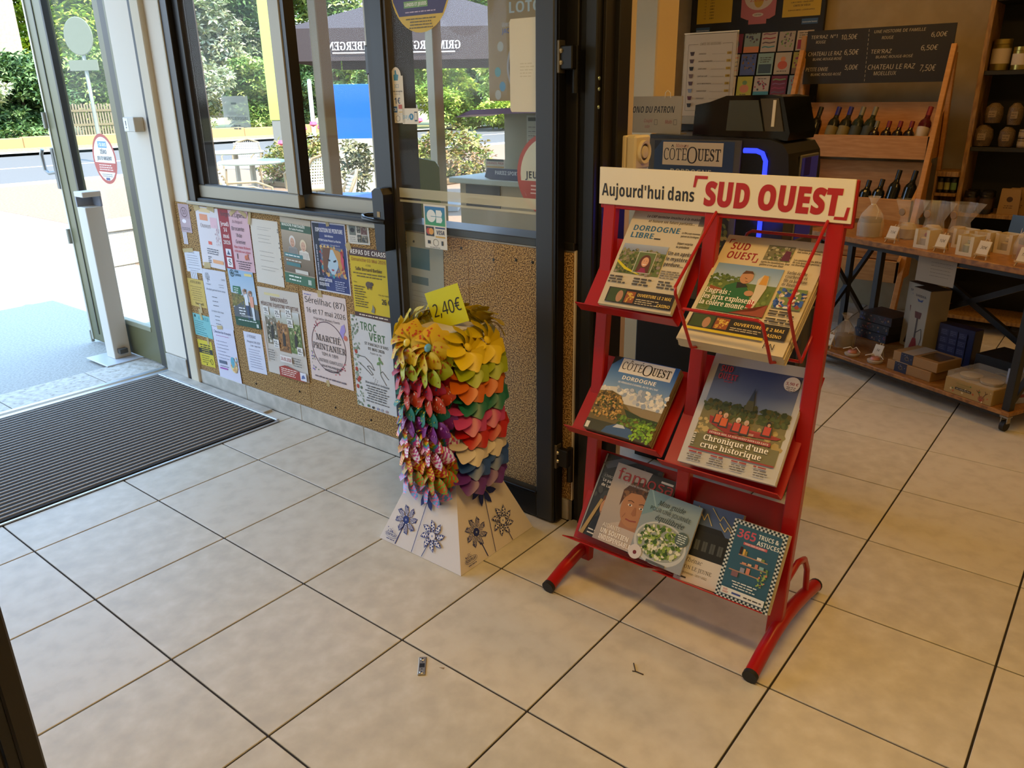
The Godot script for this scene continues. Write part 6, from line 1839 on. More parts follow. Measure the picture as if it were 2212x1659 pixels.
	b.line([0.01, 0.2, 0.04, 0.15, 0.09, 0.17], 0.004, H("8aa4aa"))
	b.disc(0.083, 0.06, 0.082, 0.062, H("b9bab6"), 40).up()
	b.disc(0.083, 0.064, 0.075, 0.053, H("8f948c"), 36).up()
	b.specks(0.01, 0.012, 0.146, 0.104, [H("5d7a2c"), H("7a9438"), H("3c5a20"), H("c9c8a4"), H("94a850"), H("d6d2b8"), H("2f4a1c")], 420, 0.003, 0.008, 17, [0.012, 0.06, 0.03, 0.1, 0.08, 0.114, 0.13, 0.102, 0.155, 0.062, 0.13, 0.028, 0.085, 0.014, 0.035, 0.025])
	b.text("Mon guide", SN, 0.04, 0.165, 0.014, H("22302e"), 0, 0.085, 0.3)
	b.text("POUR UNE JOURNÉE", FN, 0.022, 0.145, 0.0115, H("2c3838"), 0, 0.128)
	b.text("équilibrée", SN, 0.045, 0.122, 0.016, H("22302e"), 0, 0.09, 0.3)
	b.disc(0.142, 0.095, 0.021, 0.021, H("4a5a58"), 22)
	b.words(0.126, 0.106, 0.032, 5, 0.006, 0.003, H("c9d2cc"), 4, true)
	b.disc(0.02, 0.014, 0.021, 0.021, H("c9c0bc"), 22)
	b.disc(0.02, 0.012, 0.006, 0.006, H("6a1c24"), 12)
	b.rect(0.06, 0.0, 0.06, 0.008, H("55585a"))
	reading("booklet", "recipe booklet with a bowl of green salad, middle of the bottom shelf", Vector3(1.781, 0.192, 0.387), w, h, 31, -2.2, 0.006, "b0aaa0", b, 2, "booklet")
	w = 0.15
	h = 0.225
	b = MB.new()
	b.rect(0, 0, w, h, H("4a5a78"))
	b.rect(0, 0.075, w, 0.075, H("20201f"))
	b.poly([0.01, 0.15, 0.02, 0.165, 0.1, 0.165, 0.115, 0.15], H("18181a"))
	for k in 5:
		b.rect(0.035 + k * 0.023, 0.095, 0.014, 0.028, H("4a4c48"))
		b.rect(0.0415 + k * 0.023, 0.095, 0.001, 0.028, H("20201f"))
	b.poly([0.012, 0.09, 0.028, 0.09, 0.028, 0.115, 0.02, 0.125, 0.012, 0.115], H("c9b88a"))
	for q in [[0.02, 0.215, 0.045, 0.18, 0.05, 0.2, 0.07, 0.17], [0.06, 0.22, 0.09, 0.19, 0.095, 0.205, 0.13, 0.175], [0.09, 0.185, 0.11, 0.165, 0.115, 0.18, 0.14, 0.155], [0.005, 0.19, 0.03, 0.205, 0.035, 0.19]]:
		b.line(q, 0.002, H("c9b06a"))
	b.rect(0, 0, w, 0.075, H("c9bfb0"))
	b.text("Thénac", SN, 0.02, 0.056, 0.012, H("3a342c"), 0, 0.05, 0.3)
	b.text("ARON LE JEUNE", SN, 0.005, 0.036, 0.01, H("3a342c"), 0, 0.1)
	b.text("quinquennat - 2017-2022", SN, 0.01, 0.022, 0.006, H("3a342c"), 0, 0.085)
	b.words(0.01, 0.008, 0.04, 1, 0.01, 0.006, H("3a342c"), 5)
	reading("book", "book with a dark mansion and yellow lightning lines, second from the right", Vector3(1.926, 0.166, 0.378), w, h, 29, 1.0, 0.012, "c0b6a4", b, 2, "book")
	w = 0.147
	h = 0.215
	b = MB.new()
	b.rect(0, 0, w, h, H("c6cccc"))
	for i in 26:
		for j in 38:
			if (i + j) % 2 == 0 and (i < 2 or i > 23 or j < 2 or j > 35):
				b.rect(i * w / 26, j * h / 38, w / 26, h / 38, H("22343c"))
				b.lz -= 0.00013
	b.up()
	b.rect(0.0115, 0.0115, w - 0.023, h - 0.023, H("2f566a"))
	b.text("365", FB, 0.018, 0.17, 0.023, H("b85060"), 0, 0.05)
	b.text("TRUCS &", FB, 0.074, 0.182, 0.0115, H("d8dcd8"), 0, 0.055)
	b.text("ASTUCES", FB, 0.074, 0.165, 0.0115, H("d8dcd8"), 0, 0.06)
	b.rect(0.04, 0.155, 0.065, 0.007, H("b85a64"))
	b.text("POUR TOUS LES JOURS !", FB, 0.072, 0.1565, 0.004, H("e2d6d2"), 1, 0.055)
	for q in [[0.035, 0.125, 0.08], [0.045, 0.103, 0.075], [0.02, 0.08, 0.085]]:
		b.rect(q[0], q[1], q[2], 0.003, H("a5806a"))
	for q in [[0.036, 0.128, 0.006, 0.02, "3a1c20"], [0.045, 0.128, 0.006, 0.016, "c9a04c"], [0.052, 0.128, 0.005, 0.012, "8a7a3c"], [0.085, 0.128, 0.012, 0.007, "d0ccc0"], [0.098, 0.128, 0.008, 0.006, "7a8a4c"], [0.05, 0.106, 0.012, 0.004, "c98a6a"], [0.066, 0.106, 0.01, 0.005, "d8b08a"], [0.085, 0.106, 0.008, 0.01, "b87a6a"], [0.097, 0.106, 0.012, 0.008, "7aa0a0"], [0.05, 0.083, 0.012, 0.012, "8a8a9a"], [0.066, 0.083, 0.01, 0.016, "c07a64"], [0.03, 0.066, 0.018, 0.014, "7a5a60"]]:
		b.rect(q[0], q[1], q[2], q[3], H(q[4]))
	b.specks(0.1, 0.06, 0.02, 0.05, [H("6a8a4c"), H("8aa45a"), H("c07a5a")], 34, 0.0015, 0.004, 6)
	b.words(0.03, 0.052, 0.085, 3, 0.007, 0.0035, H("c9d2d2"), 8, true)
	b.rect(0.014, 0.014, 0.119, 0.018, H("cfd0cc"))
	b.text("SUD", FB, 0.02, 0.024, 0.005, H("a5283c"), 0, 0.012)
	b.text("OUEST", FB, 0.02, 0.017, 0.005, H("a5283c"), 0, 0.016)
	b.rect(0.045, 0.02, 0.025, 0.005, H("3a4a8a"))
	b.words(0.078, 0.02, 0.05, 1, 0.01, 0.004, H("3a3a40"), 4)
	reading("book", "thick blue 365 Trucs & Astuces book with a checkered border, at the shelf's right", Vector3(2.06, 0.179, 0.402), w, h, 26, -0.6, 0.026, "bdb094", b, 5, "book")

# ---------------------------------------------------------------- the shop behind the doorway
func bottle(at: Vector3, lean: float, side: float, glassc: String, cap: String, lab: String, label: String, hgt := 0.3, rad := 0.037) -> void:
	var t := thing("wine_bottle", label, "bottle", at, 0.0, "wine bottles in the wooden rack")
	t.basis = Basis(Vector3.BACK, side) * Basis(Vector3.RIGHT, -lean)
	var g := mat(glassc, 0.12)
	obj("body", MB.new().lathe([Vector2(0, 0), Vector2(rad, 0.003), Vector2(rad, hgt * 0.6), Vector2(rad * 0.85, hgt * 0.67), Vector2(rad * 0.5, hgt * 0.73), Vector2(rad * 0.4, hgt * 0.78), Vector2(rad * 0.38, hgt * 0.98), Vector2(0, hgt * 0.98)], 14), g, t)
	obj("capsule", MB.new().lathe([Vector2(rad * 0.42, hgt * 0.8), Vector2(rad * 0.42, hgt), Vector2(0, hgt * 1.003)], 12), mat(cap, 0.35, 0.2), t)
	if lab:
		obj("label", MB.new().lathe([Vector2(rad + 0.0006, hgt * 0.2), Vector2(rad + 0.0006, hgt * 0.52)], 14), mat(lab, 0.7), t)

func shop() -> void:
	var blackm := mat("14130f", 0.45)
	# ---- coffee machine on its cabinet
	var cm := thing("coffee_machine", "tall black coffee machine with a blue light strip, behind the red stand", "coffee machine", Vector3(1.57, 0, -0.78))
	obj("cabinet", MB.new().b2(Vector3(-0.32, 0.03, 0.06), Vector3(0.335, 0.72, 0.23), 0.006), mat("0e0d0b", 0.4), cm)
	obj("plinth", MB.new().b2(Vector3(-0.31, 0.0, 0.07), Vector3(0.32, 0.03, 0.21)), blackm, cm)
	obj("cabinet_side", MB.new().b2(Vector3(0.33, 0.02, 0.17), Vector3(0.345, 0.76, 0.234), 0.003), mat("3a3226", 0.5), cm)
	var prof := PackedVector2Array()
	for q in [[-0.3, 0.72], [0.2, 0.72], [0.23, 0.76], [0.23, 1.2], [0.222, 1.26], [0.2, 1.29], [0.15, 1.305], [-0.3, 1.315]]:
		prof.append(Vector2(q[0], q[1]))
	obj("body", MB.new().prism(prof, 0.32, Transform3D(Basis(), Vector3(0, 0, 0.06))), mat("1d1b17", 0.3), cm)
	obj("side_panel", MB.new().b2(Vector3(-0.3, 0.72, 0.22), Vector3(0.06, 1.3, 0.228), 0.002), mat("4a4436", 0.5), cm)
	obj("bay", MB.new().b2(Vector3(0.065, 0.74, 0.216), Vector3(0.15, 1.26, 0.223)), mat("050505", 0.25), cm)
	var lt := glow("2c3cff", 1.6)
	obj("light_strip", MB.new().tube([Vector3(0.07, 1.268, 0.228), Vector3(0.115, 1.268, 0.228), Vector3(0.137, 1.26, 0.228), Vector3(0.15, 1.235, 0.228), Vector3(0.151, 1.1, 0.228), Vector3(0.151, 0.74, 0.228)], 0.0085, 8), lt, cm)
	var bl := OmniLight3D.new()
	bl.name = "strip_light"
	bl.light_color = Color(0.17, 0.24, 1.0)
	bl.light_energy = 0.015
	bl.light_size = 0.1
	bl.shadow_enabled = true
	cm.add_child(bl)
	bl.position = Vector3(0.15, 1.05, 0.26)
	# hopper
	var hop := PackedVector2Array()
	for q in [[-0.15, 1.31], [-0.145, 1.415], [-0.09, 1.425], [-0.03, 1.445], [0.13, 1.447], [0.17, 1.44], [0.205, 1.325], [0.2, 1.3]]:
		hop.append(Vector2(q[0], q[1]))
	var hp := obj("hopper", MB.new().prism(hop, 0.26, Transform3D(Basis(), Vector3(0, 0, 0.05))), mat("0b0b0a", 0.12), cm)
	obj("hopper_window", MB.new().prism(PackedVector2Array([Vector2(-0.02, 1.33), Vector2(0.115, 1.33), Vector2(0.088, 1.43), Vector2(-0.015, 1.43)]), 0.008, Transform3D(Basis(), Vector3(0, 0, 0.182))), mat("43453a", 0.25), hp)
	obj("hopper_window", MB.new().prism(PackedVector2Array([Vector2(0.122, 1.33), Vector2(0.185, 1.33), Vector2(0.158, 1.435), Vector2(0.095, 1.435)]), 0.008, Transform3D(Basis(), Vector3(0, 0, 0.182))), mat("4a4232", 0.2), hp)
	obj("latch", MB.new().b2(Vector3(0.142, 1.345, 0.186), Vector3(0.152, 1.43, 0.19)), mat("d9cfb4", 0.4), hp)
	var sc := obj("screen_bezel", MB.new().b2(Vector3(0.226, 0.95, -0.06), Vector3(0.234, 1.25, 0.12), 0.003), mat("6b675c", 0.35, 0.4), cm)
	obj("display_screen", MB.new().b2(Vector3(0.234, 0.96, -0.05), Vector3(0.236, 1.24, 0.11)), glow("140f3a", 0.7), sc)
	var dg := MB.new()
	dg.X = Transform3D(Basis(Vector3.UP, PI / 2), Vector3(0.237, 0, 0.03))
	dg.lz = 0.0002
	dg.rect(-0.06, 1.18, 0.06, 0.06, H("2c2470"))
	dg.text("00:", FN, -0.07, 1.09, 0.035, H("7f7ae6"), 0)
	obj("screen_digits", dg, vc(0.3), sc)
	# poster on its side
	var b := MB.new()
	b.rect(0, 0, 0.31, 0.42, H("24364f"))
	b.grad(0.0, 0.1, 0.31, 0.2, H("6a7a84"), H("25456e"))
	b.rect(0, 0, 0.31, 0.16, H("2c2a1c"))
	b.specks(0.0, 0.04, 0.31, 0.14, [H("5a5a24"), H("7a6a34"), H("3c4a1c"), H("94803c")], 160, 0.006, 0.012, 5)
	b.poly([0, 0.42, 0.03, 0.42, 0.0, 0.385], H("15161a"))
	b.rect(0.035, 0.335, 0.235, 0.08, H("c3b08c"))
	b.text("Maisons", SN, 0.085, 0.397, 0.012, H("8a2c24"), 0, 0.05, 0.3)
	b.text("CÔTÉ", SN, 0.04, 0.352, 0.042, H("1f1c18"), 0, 0.092)
	b.text("O", SN, 0.133, 0.342, 0.058, H("1f1c18"), 0, 0.04)
	b.text("UEST", SB, 0.174, 0.352, 0.042, H("1f1c18"), 0, 0.088)
	b.text("DORDOGNE", FB, 0.07, 0.302, 0.02, H("a5a08a"), 0, 0.16)
	var po := obj("cover_poster", b, vc(0.4))
	tag(po, "large Côté Ouest cover poster on the side of the coffee machine", "poster")
	po.position = Vector3(1.296, 0.875, -0.551)
	# ---- siren, signs
	var si := thing("siren", "cream wall siren with a round sounder beside the doorway", "siren", Vector3(1.453, 1.285, -0.105), PI / 2)
	var cr := mat("d2c4a2", 0.5)
	obj("base", MB.new().b2(Vector3(-0.048, -0.05, -0.012), Vector3(0.048, 0.05, 0.01), 0.004), cr, si)
	obj("cover", MB.new().b2(Vector3(-0.048, -0.052, 0.011), Vector3(0.046, 0.05, 0.045), 0.006), cr, si)
	var z2 := Transform3D(Basis(Vector3.RIGHT, PI / 2), Vector3(0.0, 0.0, 0.045))
	obj("sounder", MB.new().lathe([Vector2(0.036, 0.0), Vector2(0.034, 0.01), Vector2(0.026, 0.008), Vector2(0.025, 0.004), Vector2(0.019, 0.003), Vector2(0.018, 0.009), Vector2(0.0, 0.011)], 24, z2), cr, si)
	obj("sounder_slot", MB.new().lathe([Vector2(0.0255, 0.0045), Vector2(0.0195, 0.0048)], 24, z2), mat("3a2f20", 0.8), si)
	b = MB.new()
	b.rect(0, 0, 0.24, 0.13, H("9b9078"))
	b.text("PRONO DU PATRON", FB, 0.008, 0.072, 0.023, H("1f1c1c"), 0, 0.2, 0.15)
	b.text("Couplé", FN, 0.085, 0.038, 0.012, H("8a2f3a"), 0, 0.035, 0.15)
	b.text("ordre", FN, 0.09, 0.018, 0.011, H("8a2f3a"), 0, 0.02, 0.15)
	b.text("Multi", FN, 0.175, 0.034, 0.013, H("8a2f3a"), 0, 0.026, 0.15)
	for x in [0.13, 0.21]:
		b.line([x, 0.03, x + 0.012, 0.03, x + 0.012, 0.048, x, 0.048, x, 0.03], 0.0012, H("3a342c"))
	var pr := thing("betting_sign", "grey Prono du Patron sign on the coffee machine, by the pale wall end", "sign", Vector3(1.122, 1.316, -0.62))
	obj("board", MB.new().b2(Vector3(0, 0, -0.004), Vector3(0.24, 0.13, 0.0)), mat("9b9078", 0.5), pr)
	obj("print", b, vc(0.45), pr)
	obj("hook", MB.new().tube([Vector3(0.17, 0.124, 0.002), Vector3(0.172, 0.142, 0.004), Vector3(0.182, 0.15, 0.004), Vector3(0.192, 0.142, 0.004), Vector3(0.194, 0.124, 0.002)], 0.0012, 6), mat("d8d2c0", 0.4), pr)
	obj("foot", MB.new().b2(Vector3(0.14, -0.006, -0.05), Vector3(0.24, 0.0, 0.0)), mat("9b9078", 0.5), pr)
	# drinks menu
	b = MB.new()
	b.rect(0, 0, 0.21, 0.297, H("b8a994"))
	b.line([0.055, 0.262, 0.014, 0.262, 0.014, 0.02, 0.196, 0.02, 0.196, 0.262, 0.155, 0.262], 0.0012, H("54493c"))
	b.text("CARTE DES BOISSONS", FN, 0.105, 0.258, 0.009, H("54493c"), 1, 0.086, 0.15)
	var items := ["ESPRESSO", "DOUBLE ESPRESSO", "CAFÉ LONG", "CAFÉ AU LAIT", "LATTE MACCHIATO", "CAPPUCCINO", "CHOCOLAT", "THÉ"]
	var cups := ["3a2420", "4a3030", "1c1818", "6a5048", "4a2c34", "7a8090", "5a2c34", "2c2826"]
	for k in 8:
		var y := 0.222 - k * 0.027
		b.poly([0.026, y, 0.038, y, 0.042, y + 0.014, 0.022, y + 0.014], H(cups[k]))
		b.text(items[k], FB, 0.06, y + 0.003, 0.0048, H("4a4036"), 0, 0.0, 0.15)
		b.rect(0.115, y + 0.003, 0.055, 0.0008, H("84786a"))
		b.rect(0.176, y + 0.001, 0.018, 0.009, H("b08c24"))
		b.text("1,00€", FB, 0.185, y + 0.003, 0.005, H("4a3a10"), 1, 0.013)
	var mn := thing("drinks_menu", "drinks price list in a clear stand behind the coffee machine", "menu", Vector3(1.22, 1.37, -0.9))
	obj("sheet", b, vc(0.4), mn)
	obj("clear_stand", MB.new().b2(Vector3(-0.006, -0.03, -0.004), Vector3(0.216, 0.304, -0.001), 0.001), glass("e6e0d0", 0.25), mn)
	obj("top_edge", MB.new().b2(Vector3(-0.006, 0.3, -0.003), Vector3(0.216, 0.304, 0.003)), mat("e6dcc4", 0.3), mn)
	obj("foot", MB.new().b2(Vector3(-0.006, -0.055, -0.05), Vector3(0.216, -0.03, 0.04), 0.002), mat("14130f", 0.4), mn)
	card_display()
	wine_rack()
	wall_shelves()
	gift_table()
	counter()

func card_display() -> void:
	var d := thing("card_display", "black greeting-card display with yellow price panels on the back wall", "display", Vector3(-0.15, 0, -3.7))
	var bk := mat("0f0e0d", 0.6)
	obj("back_panel", MB.new().b2(Vector3(0, 1.3, 0), Vector3(0.98, 2.3, 0.03), 0.003), bk, d)
	obj("side_panel", MB.new().b2(Vector3(0.9, 0.0, 0), Vector3(0.935, 1.8, 0.2), 0.003), mat("a2743c", 0.6), d)
	obj("lower_body", MB.new().b2(Vector3(0, 0, 0), Vector3(0.9, 1.3, 0.2), 0.003), bk, d)
	var b := MB.new()
	b.X = Transform3D(Basis(), Vector3(0, 0, 0.031))
	b.rect(0.05, 1.93, 0.27, 0.25, H("b3920e"))
	for k in 8:
		b.text(["• 1", "• 2", "• 3", "• 4", "• 5", "• 6", "• 7", "• 8"][k], FB, 0.105, 2.1 - k * 0.02, 0.009, H("4a3c08"), 0)
		b.text("%d,90 €" % (k + 1), FB, 0.15, 2.1 - k * 0.02, 0.009, H("4a3c08"), 0)
	b.rect(0.69, 1.935, 0.26, 0.25, H("b3920e"))
	b.text("CARTE DE NOËL", FB, 0.82, 2.042, 0.012, H("3a2f08"), 1, 0.11)
	b.text("2,90 € CARTE + ENVELOPPE", FB, 0.82, 2.02, 0.009, H("3a2f08"), 1, 0.15)
	b.text("CARTE DE VŒUX", FB, 0.82, 1.998, 0.012, H("3a2f08"), 1, 0.115)
	b.text("6,20 € (6 CARTES + 6 ENVELOPPES)", FB, 0.82, 1.972, 0.008, H("3a2f08"), 1, 0.18)
	b.poly([0.39, 1.955, 0.44, 1.935, 0.6, 1.935, 0.64, 1.955, 0.645, 2.2, 0.385, 2.2], H("a55c58"))
	b.rect(0.45, 1.905, 0.13, 0.04, H("a55c58"))
	b.disc(0.515, 2.08, 0.105, 0.085, H("b9ab98"), 28)
	b.disc(0.515, 2.06, 0.035, 0.05, H("b08c1c"), 20)
	b.text("Zeste", SN, 0.515, 2.05, 0.03, H("a5482c"), 1, 0.13, 0.3)
	b.disc(0.515, 1.965, 0.04, 0.013, H("b9ab98"), 20)
	b.text("CARTERIE", FB, 0.515, 1.961, 0.008, H("4a3a30"), 1, 0.05)
	b.rect(0.05, 1.87, 0.11, 0.035, H("35506e"))
	b.text("Anniversaire Humour", FB, 0.105, 1.88, 0.009, H("b3b8bc"), 1, 0.1)
	b.rect(0.83, 1.885, 0.11, 0.035, H("35506e"))
	b.text("Anniversaire Humour", FB, 0.885, 1.895, 0.009, H("b3b8bc"), 1, 0.1)
	obj("panel_print", b, vc(0.5), d)
	# greeting cards, three rows and a bit, each a card of its own
	var cols := ["a7a22c", "a59a88", "6a1f28", "7f8d82", "a89a88", "9c8f7c", "a8977a", "b09c84", "8d7a98", "a09478", "4f5a86", "7d9688", "a89a80", "9a8a2c", "a37f70", "8c8f86", "a59078"]
	var marks := ["6a7a1c", "7a2c34", "2c2c30", "c07a4a", "3f7d84", "54484a", "8a2c3c", "7a4a5a", "6a8a4c", "a5482c", "2c3a5c", "3c4a4c", "b0502c", "7a5a34"]
	var words := ["rows of red dots", "a green field", "a cassette", "a paper cup", "a small blue bus", "bunting", "dark berries", "a pink drawing", "a row of candles", "a red crab", "tiny animals", "a monkey", "stacked books", "a purple balloon", "stripes", "a small house", "white flowers"]
	var n := 0
	for row in 4:
		for k in 7:
			var x := 0.06 + k * 0.125
			var y := 1.72 - row * 0.15
			var p := MB.new()
			var r := RandomNumberGenerator.new()
			r.seed = 900 + n
			p.rect(0, 0, 0.112, 0.142, H(cols[n % cols.size()]))
			match n % 5:
				0:
					p.specks(0.012, 0.03, 0.088, 0.1, [H(marks[n % marks.size()]), H(marks[(n + 3) % marks.size()])], 26, 0.005, 0.009, n)
				1:
					p.rect(0.01, 0.01, 0.092, 0.06, H(marks[n % marks.size()]))
					p.words(0.012, 0.11, 0.085, 3, 0.014, 0.006, H("3a342c"), n, true)
				2:
					p.disc(0.056, 0.06, 0.034, 0.028, H(marks[n % marks.size()]), 18)
					p.disc(0.056, 0.1, 0.018, 0.015, H(marks[(n + 5) % marks.size()]), 14)
					p.words(0.02, 0.018, 0.07, 1, 0.012, 0.006, H("3a342c"), n, true)
				3:
					p.rect(0.0, 0.0, 0.112, 0.04, H(marks[n % marks.size()]))
					p.specks(0.01, 0.05, 0.09, 0.06, [H(marks[(n + 2) % marks.size()]), H(marks[(n + 7) % marks.size()])], 16, 0.005, 0.011, n)
					p.words(0.02, 0.122, 0.07, 1, 0.012, 0.006, H("3a342c"), n, true)
				_:
					for s in 4:
						p.line([0.01, 0.03 + s * 0.028, 0.03, 0.036 + s * 0.028, 0.06, 0.03 + s * 0.028, 0.1, 0.036 + s * 0.028], 0.008, H(marks[(n + s) % marks.size()]))
			var q := ["top", "second", "third", "lowest"]
			var t := thing("greeting_card", "greeting card with %s, %s row of the black display, number %d" % [words[n % words.size()], q[row], k + 1], "greeting card", Vector3(-0.15 + x, y, -3.655 + row * 0.035), 0.0, "greeting cards on the black display")
			t.rotation.x = -0.12
			obj("card", MB.new().b2(Vector3(0, 0, -0.0008), Vector3(0.112, 0.142, 0.0)), mat("a59a88", 0.6), t)
			obj("print", p, vc(0.5), t)
			n += 1

func wine_rack() -> void:
	var wood := noisy("pine", [[0.1, "a06c33"], [0.5, "aa763c"], [0.9, "b58246"]], Vector3(0.6, 4.0, 2.0), 0.02, 4, 0.55, 0.5, 61)
	var w := thing("wine_rack", "pine wine rack with slanted legs and two open trays", "wine rack", Vector3(0.82, 0, -3.3))
	for x in [0.0, 0.885]:
		obj("leg", MB.new().bar(Vector3(x, 0.0, 0.5), Vector3(x, 1.7, -0.06), 0.03, 0.05, Vector3.BACK, 0.003), wood, w)
		obj("back_leg", MB.new().bar(Vector3(x + 0.004, 0.0, -0.32), Vector3(x + 0.004, 1.66, -0.09), 0.024, 0.04, Vector3.BACK, 0.003), wood, w)
	for q in [[1.06, 0.1, 0.135], [0.71, 0.27, 0.13], [0.36, 0.39, 0.13]]:
		var y: float = q[0]
		var z: float = q[1]
		var f := obj("tray_front", MB.new().b2(Vector3(0.02, y, z - 0.018), Vector3(0.872, y + q[2], z), 0.002), wood, w)
		obj("tray_bottom", MB.new().b2(Vector3(0.02, y, z - 0.3), Vector3(0.872, y + 0.018, z - 0.018)), wood, f)
		obj("tray_back", MB.new().box(Vector3(0.446, y + 0.19, z - 0.3), Vector3(0.852, 0.27, 0.016), Basis(Vector3.RIGHT, -0.1), 0.002), wood, f)
		obj("tray_ledge", MB.new().b2(Vector3(0.02, y + 0.1, z - 0.29), Vector3(0.872, y + 0.125, z - 0.2), 0.002), wood, f)
		for x in [0.02, 0.855]:
			obj("tray_side", MB.new().prism(PackedVector2Array([Vector2(0, 0), Vector2(0.3, 0), Vector2(0.31, 0.3), Vector2(0.28, 0.3), Vector2(0.0, 0.135)]), 0.017, Transform3D(Basis(Vector3.UP, PI / 2), Vector3(x + 0.009, y, z))), wood, f)
	# chalk board
	var cb := thing("chalk_board", "black board with handwritten wine prices on the wine rack", "chalkboard", Vector3(0.83, 1.5, -3.38))
	obj("board", MB.new().b2(Vector3(0, 0, -0.008), Vector3(0.865, 0.32, 0.0), 0.001), mat("17130e", 0.7), cb)
	var b := MB.new()
	var ch := H("a89a80")
	var L := [["TER'RAZ  N°1", 0.025, 0.272, 0.02, 0.165], ["ROUGE", 0.06, 0.243, 0.017, 0.06], ["10,50€", 0.215, 0.26, 0.028, 0.095], ["CHATEAU LE RAZ", 0.018, 0.17, 0.024, 0.21], ["BLANC-ROUGE-ROSÉ", 0.052, 0.142, 0.015, 0.18], ["6,50€", 0.245, 0.17, 0.03, 0.085], ["PETITE ENVIE", 0.014, 0.078, 0.022, 0.14], ["BLANC-ROUGE-ROSÉ", 0.05, 0.05, 0.015, 0.19], ["5,00€", 0.26, 0.082, 0.028, 0.078], ["UNE HISTOIRE DE FAMILLE", 0.41, 0.286, 0.017, 0.29], ["ROUGE", 0.46, 0.25, 0.017, 0.065], ["6,00€", 0.735, 0.25, 0.026, 0.085], ["TER'RAZ", 0.405, 0.17, 0.023, 0.12], ["BLANC-ROUGE-ROSÉ", 0.44, 0.142, 0.015, 0.21], ["6,50€", 0.69, 0.178, 0.028, 0.09], ["CHATEAU LE RAZ", 0.4, 0.078, 0.028, 0.27], ["MOELLEUX", 0.44, 0.044, 0.022, 0.13], ["7,50€", 0.7, 0.062, 0.035, 0.085]]
	for q in L:
		b.text(q[0], FN, q[1], q[2], q[3], ch, 0, q[4], 0.1)
	for k in 12:
		b.rect(0.39 - k * 0.001, 0.01 + k * 0.026, 0.002, 0.015, ch)
	obj("chalk_writing", b, vc(0.8), cb)
	# bottles
	var up := [[0.87, "10100c", "15140f", "", "dark bottle at the far left of the upper tray"], [0.945, "12110c", "16140f", "", "dark bottle, second from the left in the upper tray"], [1.06, "1b1c10", "20206a", "6a5c30", "bottle with a blue cap and gold label, nearest the dark pair"], [1.135, "1b1c10", "20206a", "6a5c30", "bottle with a blue cap and gold label, right of its twin"], [1.21, "22281a", "6a6858", "2c2f22", "green bottle with a grey cap, left of its twin"], [1.285, "22281a", "6a6858", "2c2f22", "green bottle with a grey cap, right of its twin"], [1.6, "4a1016", "74161e", "a99a88", "rosé bottle with a white label and red cap at the right"]]
	for q in up:
		bottle(Vector3(q[0], 1.105, -3.285), 0.36, -0.12, q[1], q[2], q[3], q[4], 0.27)
	var half := [[1.335, "6a6858", "low bottle with a grey cap in the upper tray"], [1.405, "6a1820", "low red-capped bottle, left of three"], [1.47, "6a1820", "low red-capped bottle, middle of three"], [1.535, "6a1820", "low red-capped bottle, right of three"]]
	for q in half:
		bottle(Vector3(q[0], 1.085, -3.255), 0.3, -0.1, "1c0f0c", q[1], "", q[2], 0.2, 0.032)
	var low := [[1.3, 0.2, "short dark bottle at the left of the lower tray"], [1.375, 0.2, "short dark bottle, second in the lower tray"], [1.45, 0.21, "short dark bottle, third in the lower tray"], [1.53, 0.27, "tall dark green bottle, left of the pair in the lower tray"], [1.62, 0.27, "tall dark green bottle, right of the pair in the lower tray"]]
	for q in low:
		bottle(Vector3(q[0], 0.74, -3.1), 0.3, -0.1, "0e120c", "10130f", "", q[2], q[1], 0.036)

func jar(at: Vector3, r: float, h: float, body: String, lid: String, band: String, called: String, label: String, cat: String, group: String, metal := 0.0) -> void:
	var t := thing(called, label, cat, at, 0.0, group)
	obj("body", MB.new().lathe([Vector2(0, 0), Vector2(r, 0.002), Vector2(r, h * 0.82), Vector2(r * 0.9, h * 0.86), Vector2(0, h * 0.86)], 18), mat(body, 0.3, metal), t)
	obj("lid", MB.new().lathe([Vector2(0, h * 0.84), Vector2(r * 0.98, h * 0.84), Vector2(r * 0.98, h * 0.99), Vector2(r * 0.9, h), Vector2(0, h)], 18), mat(lid, 0.3, metal), t)
	if band:
		obj("label", MB.new().lathe([Vector2(r + 0.0006, h * 0.22), Vector2(r + 0.0006, h * 0.7)], 18), mat(band, 0.7), t)

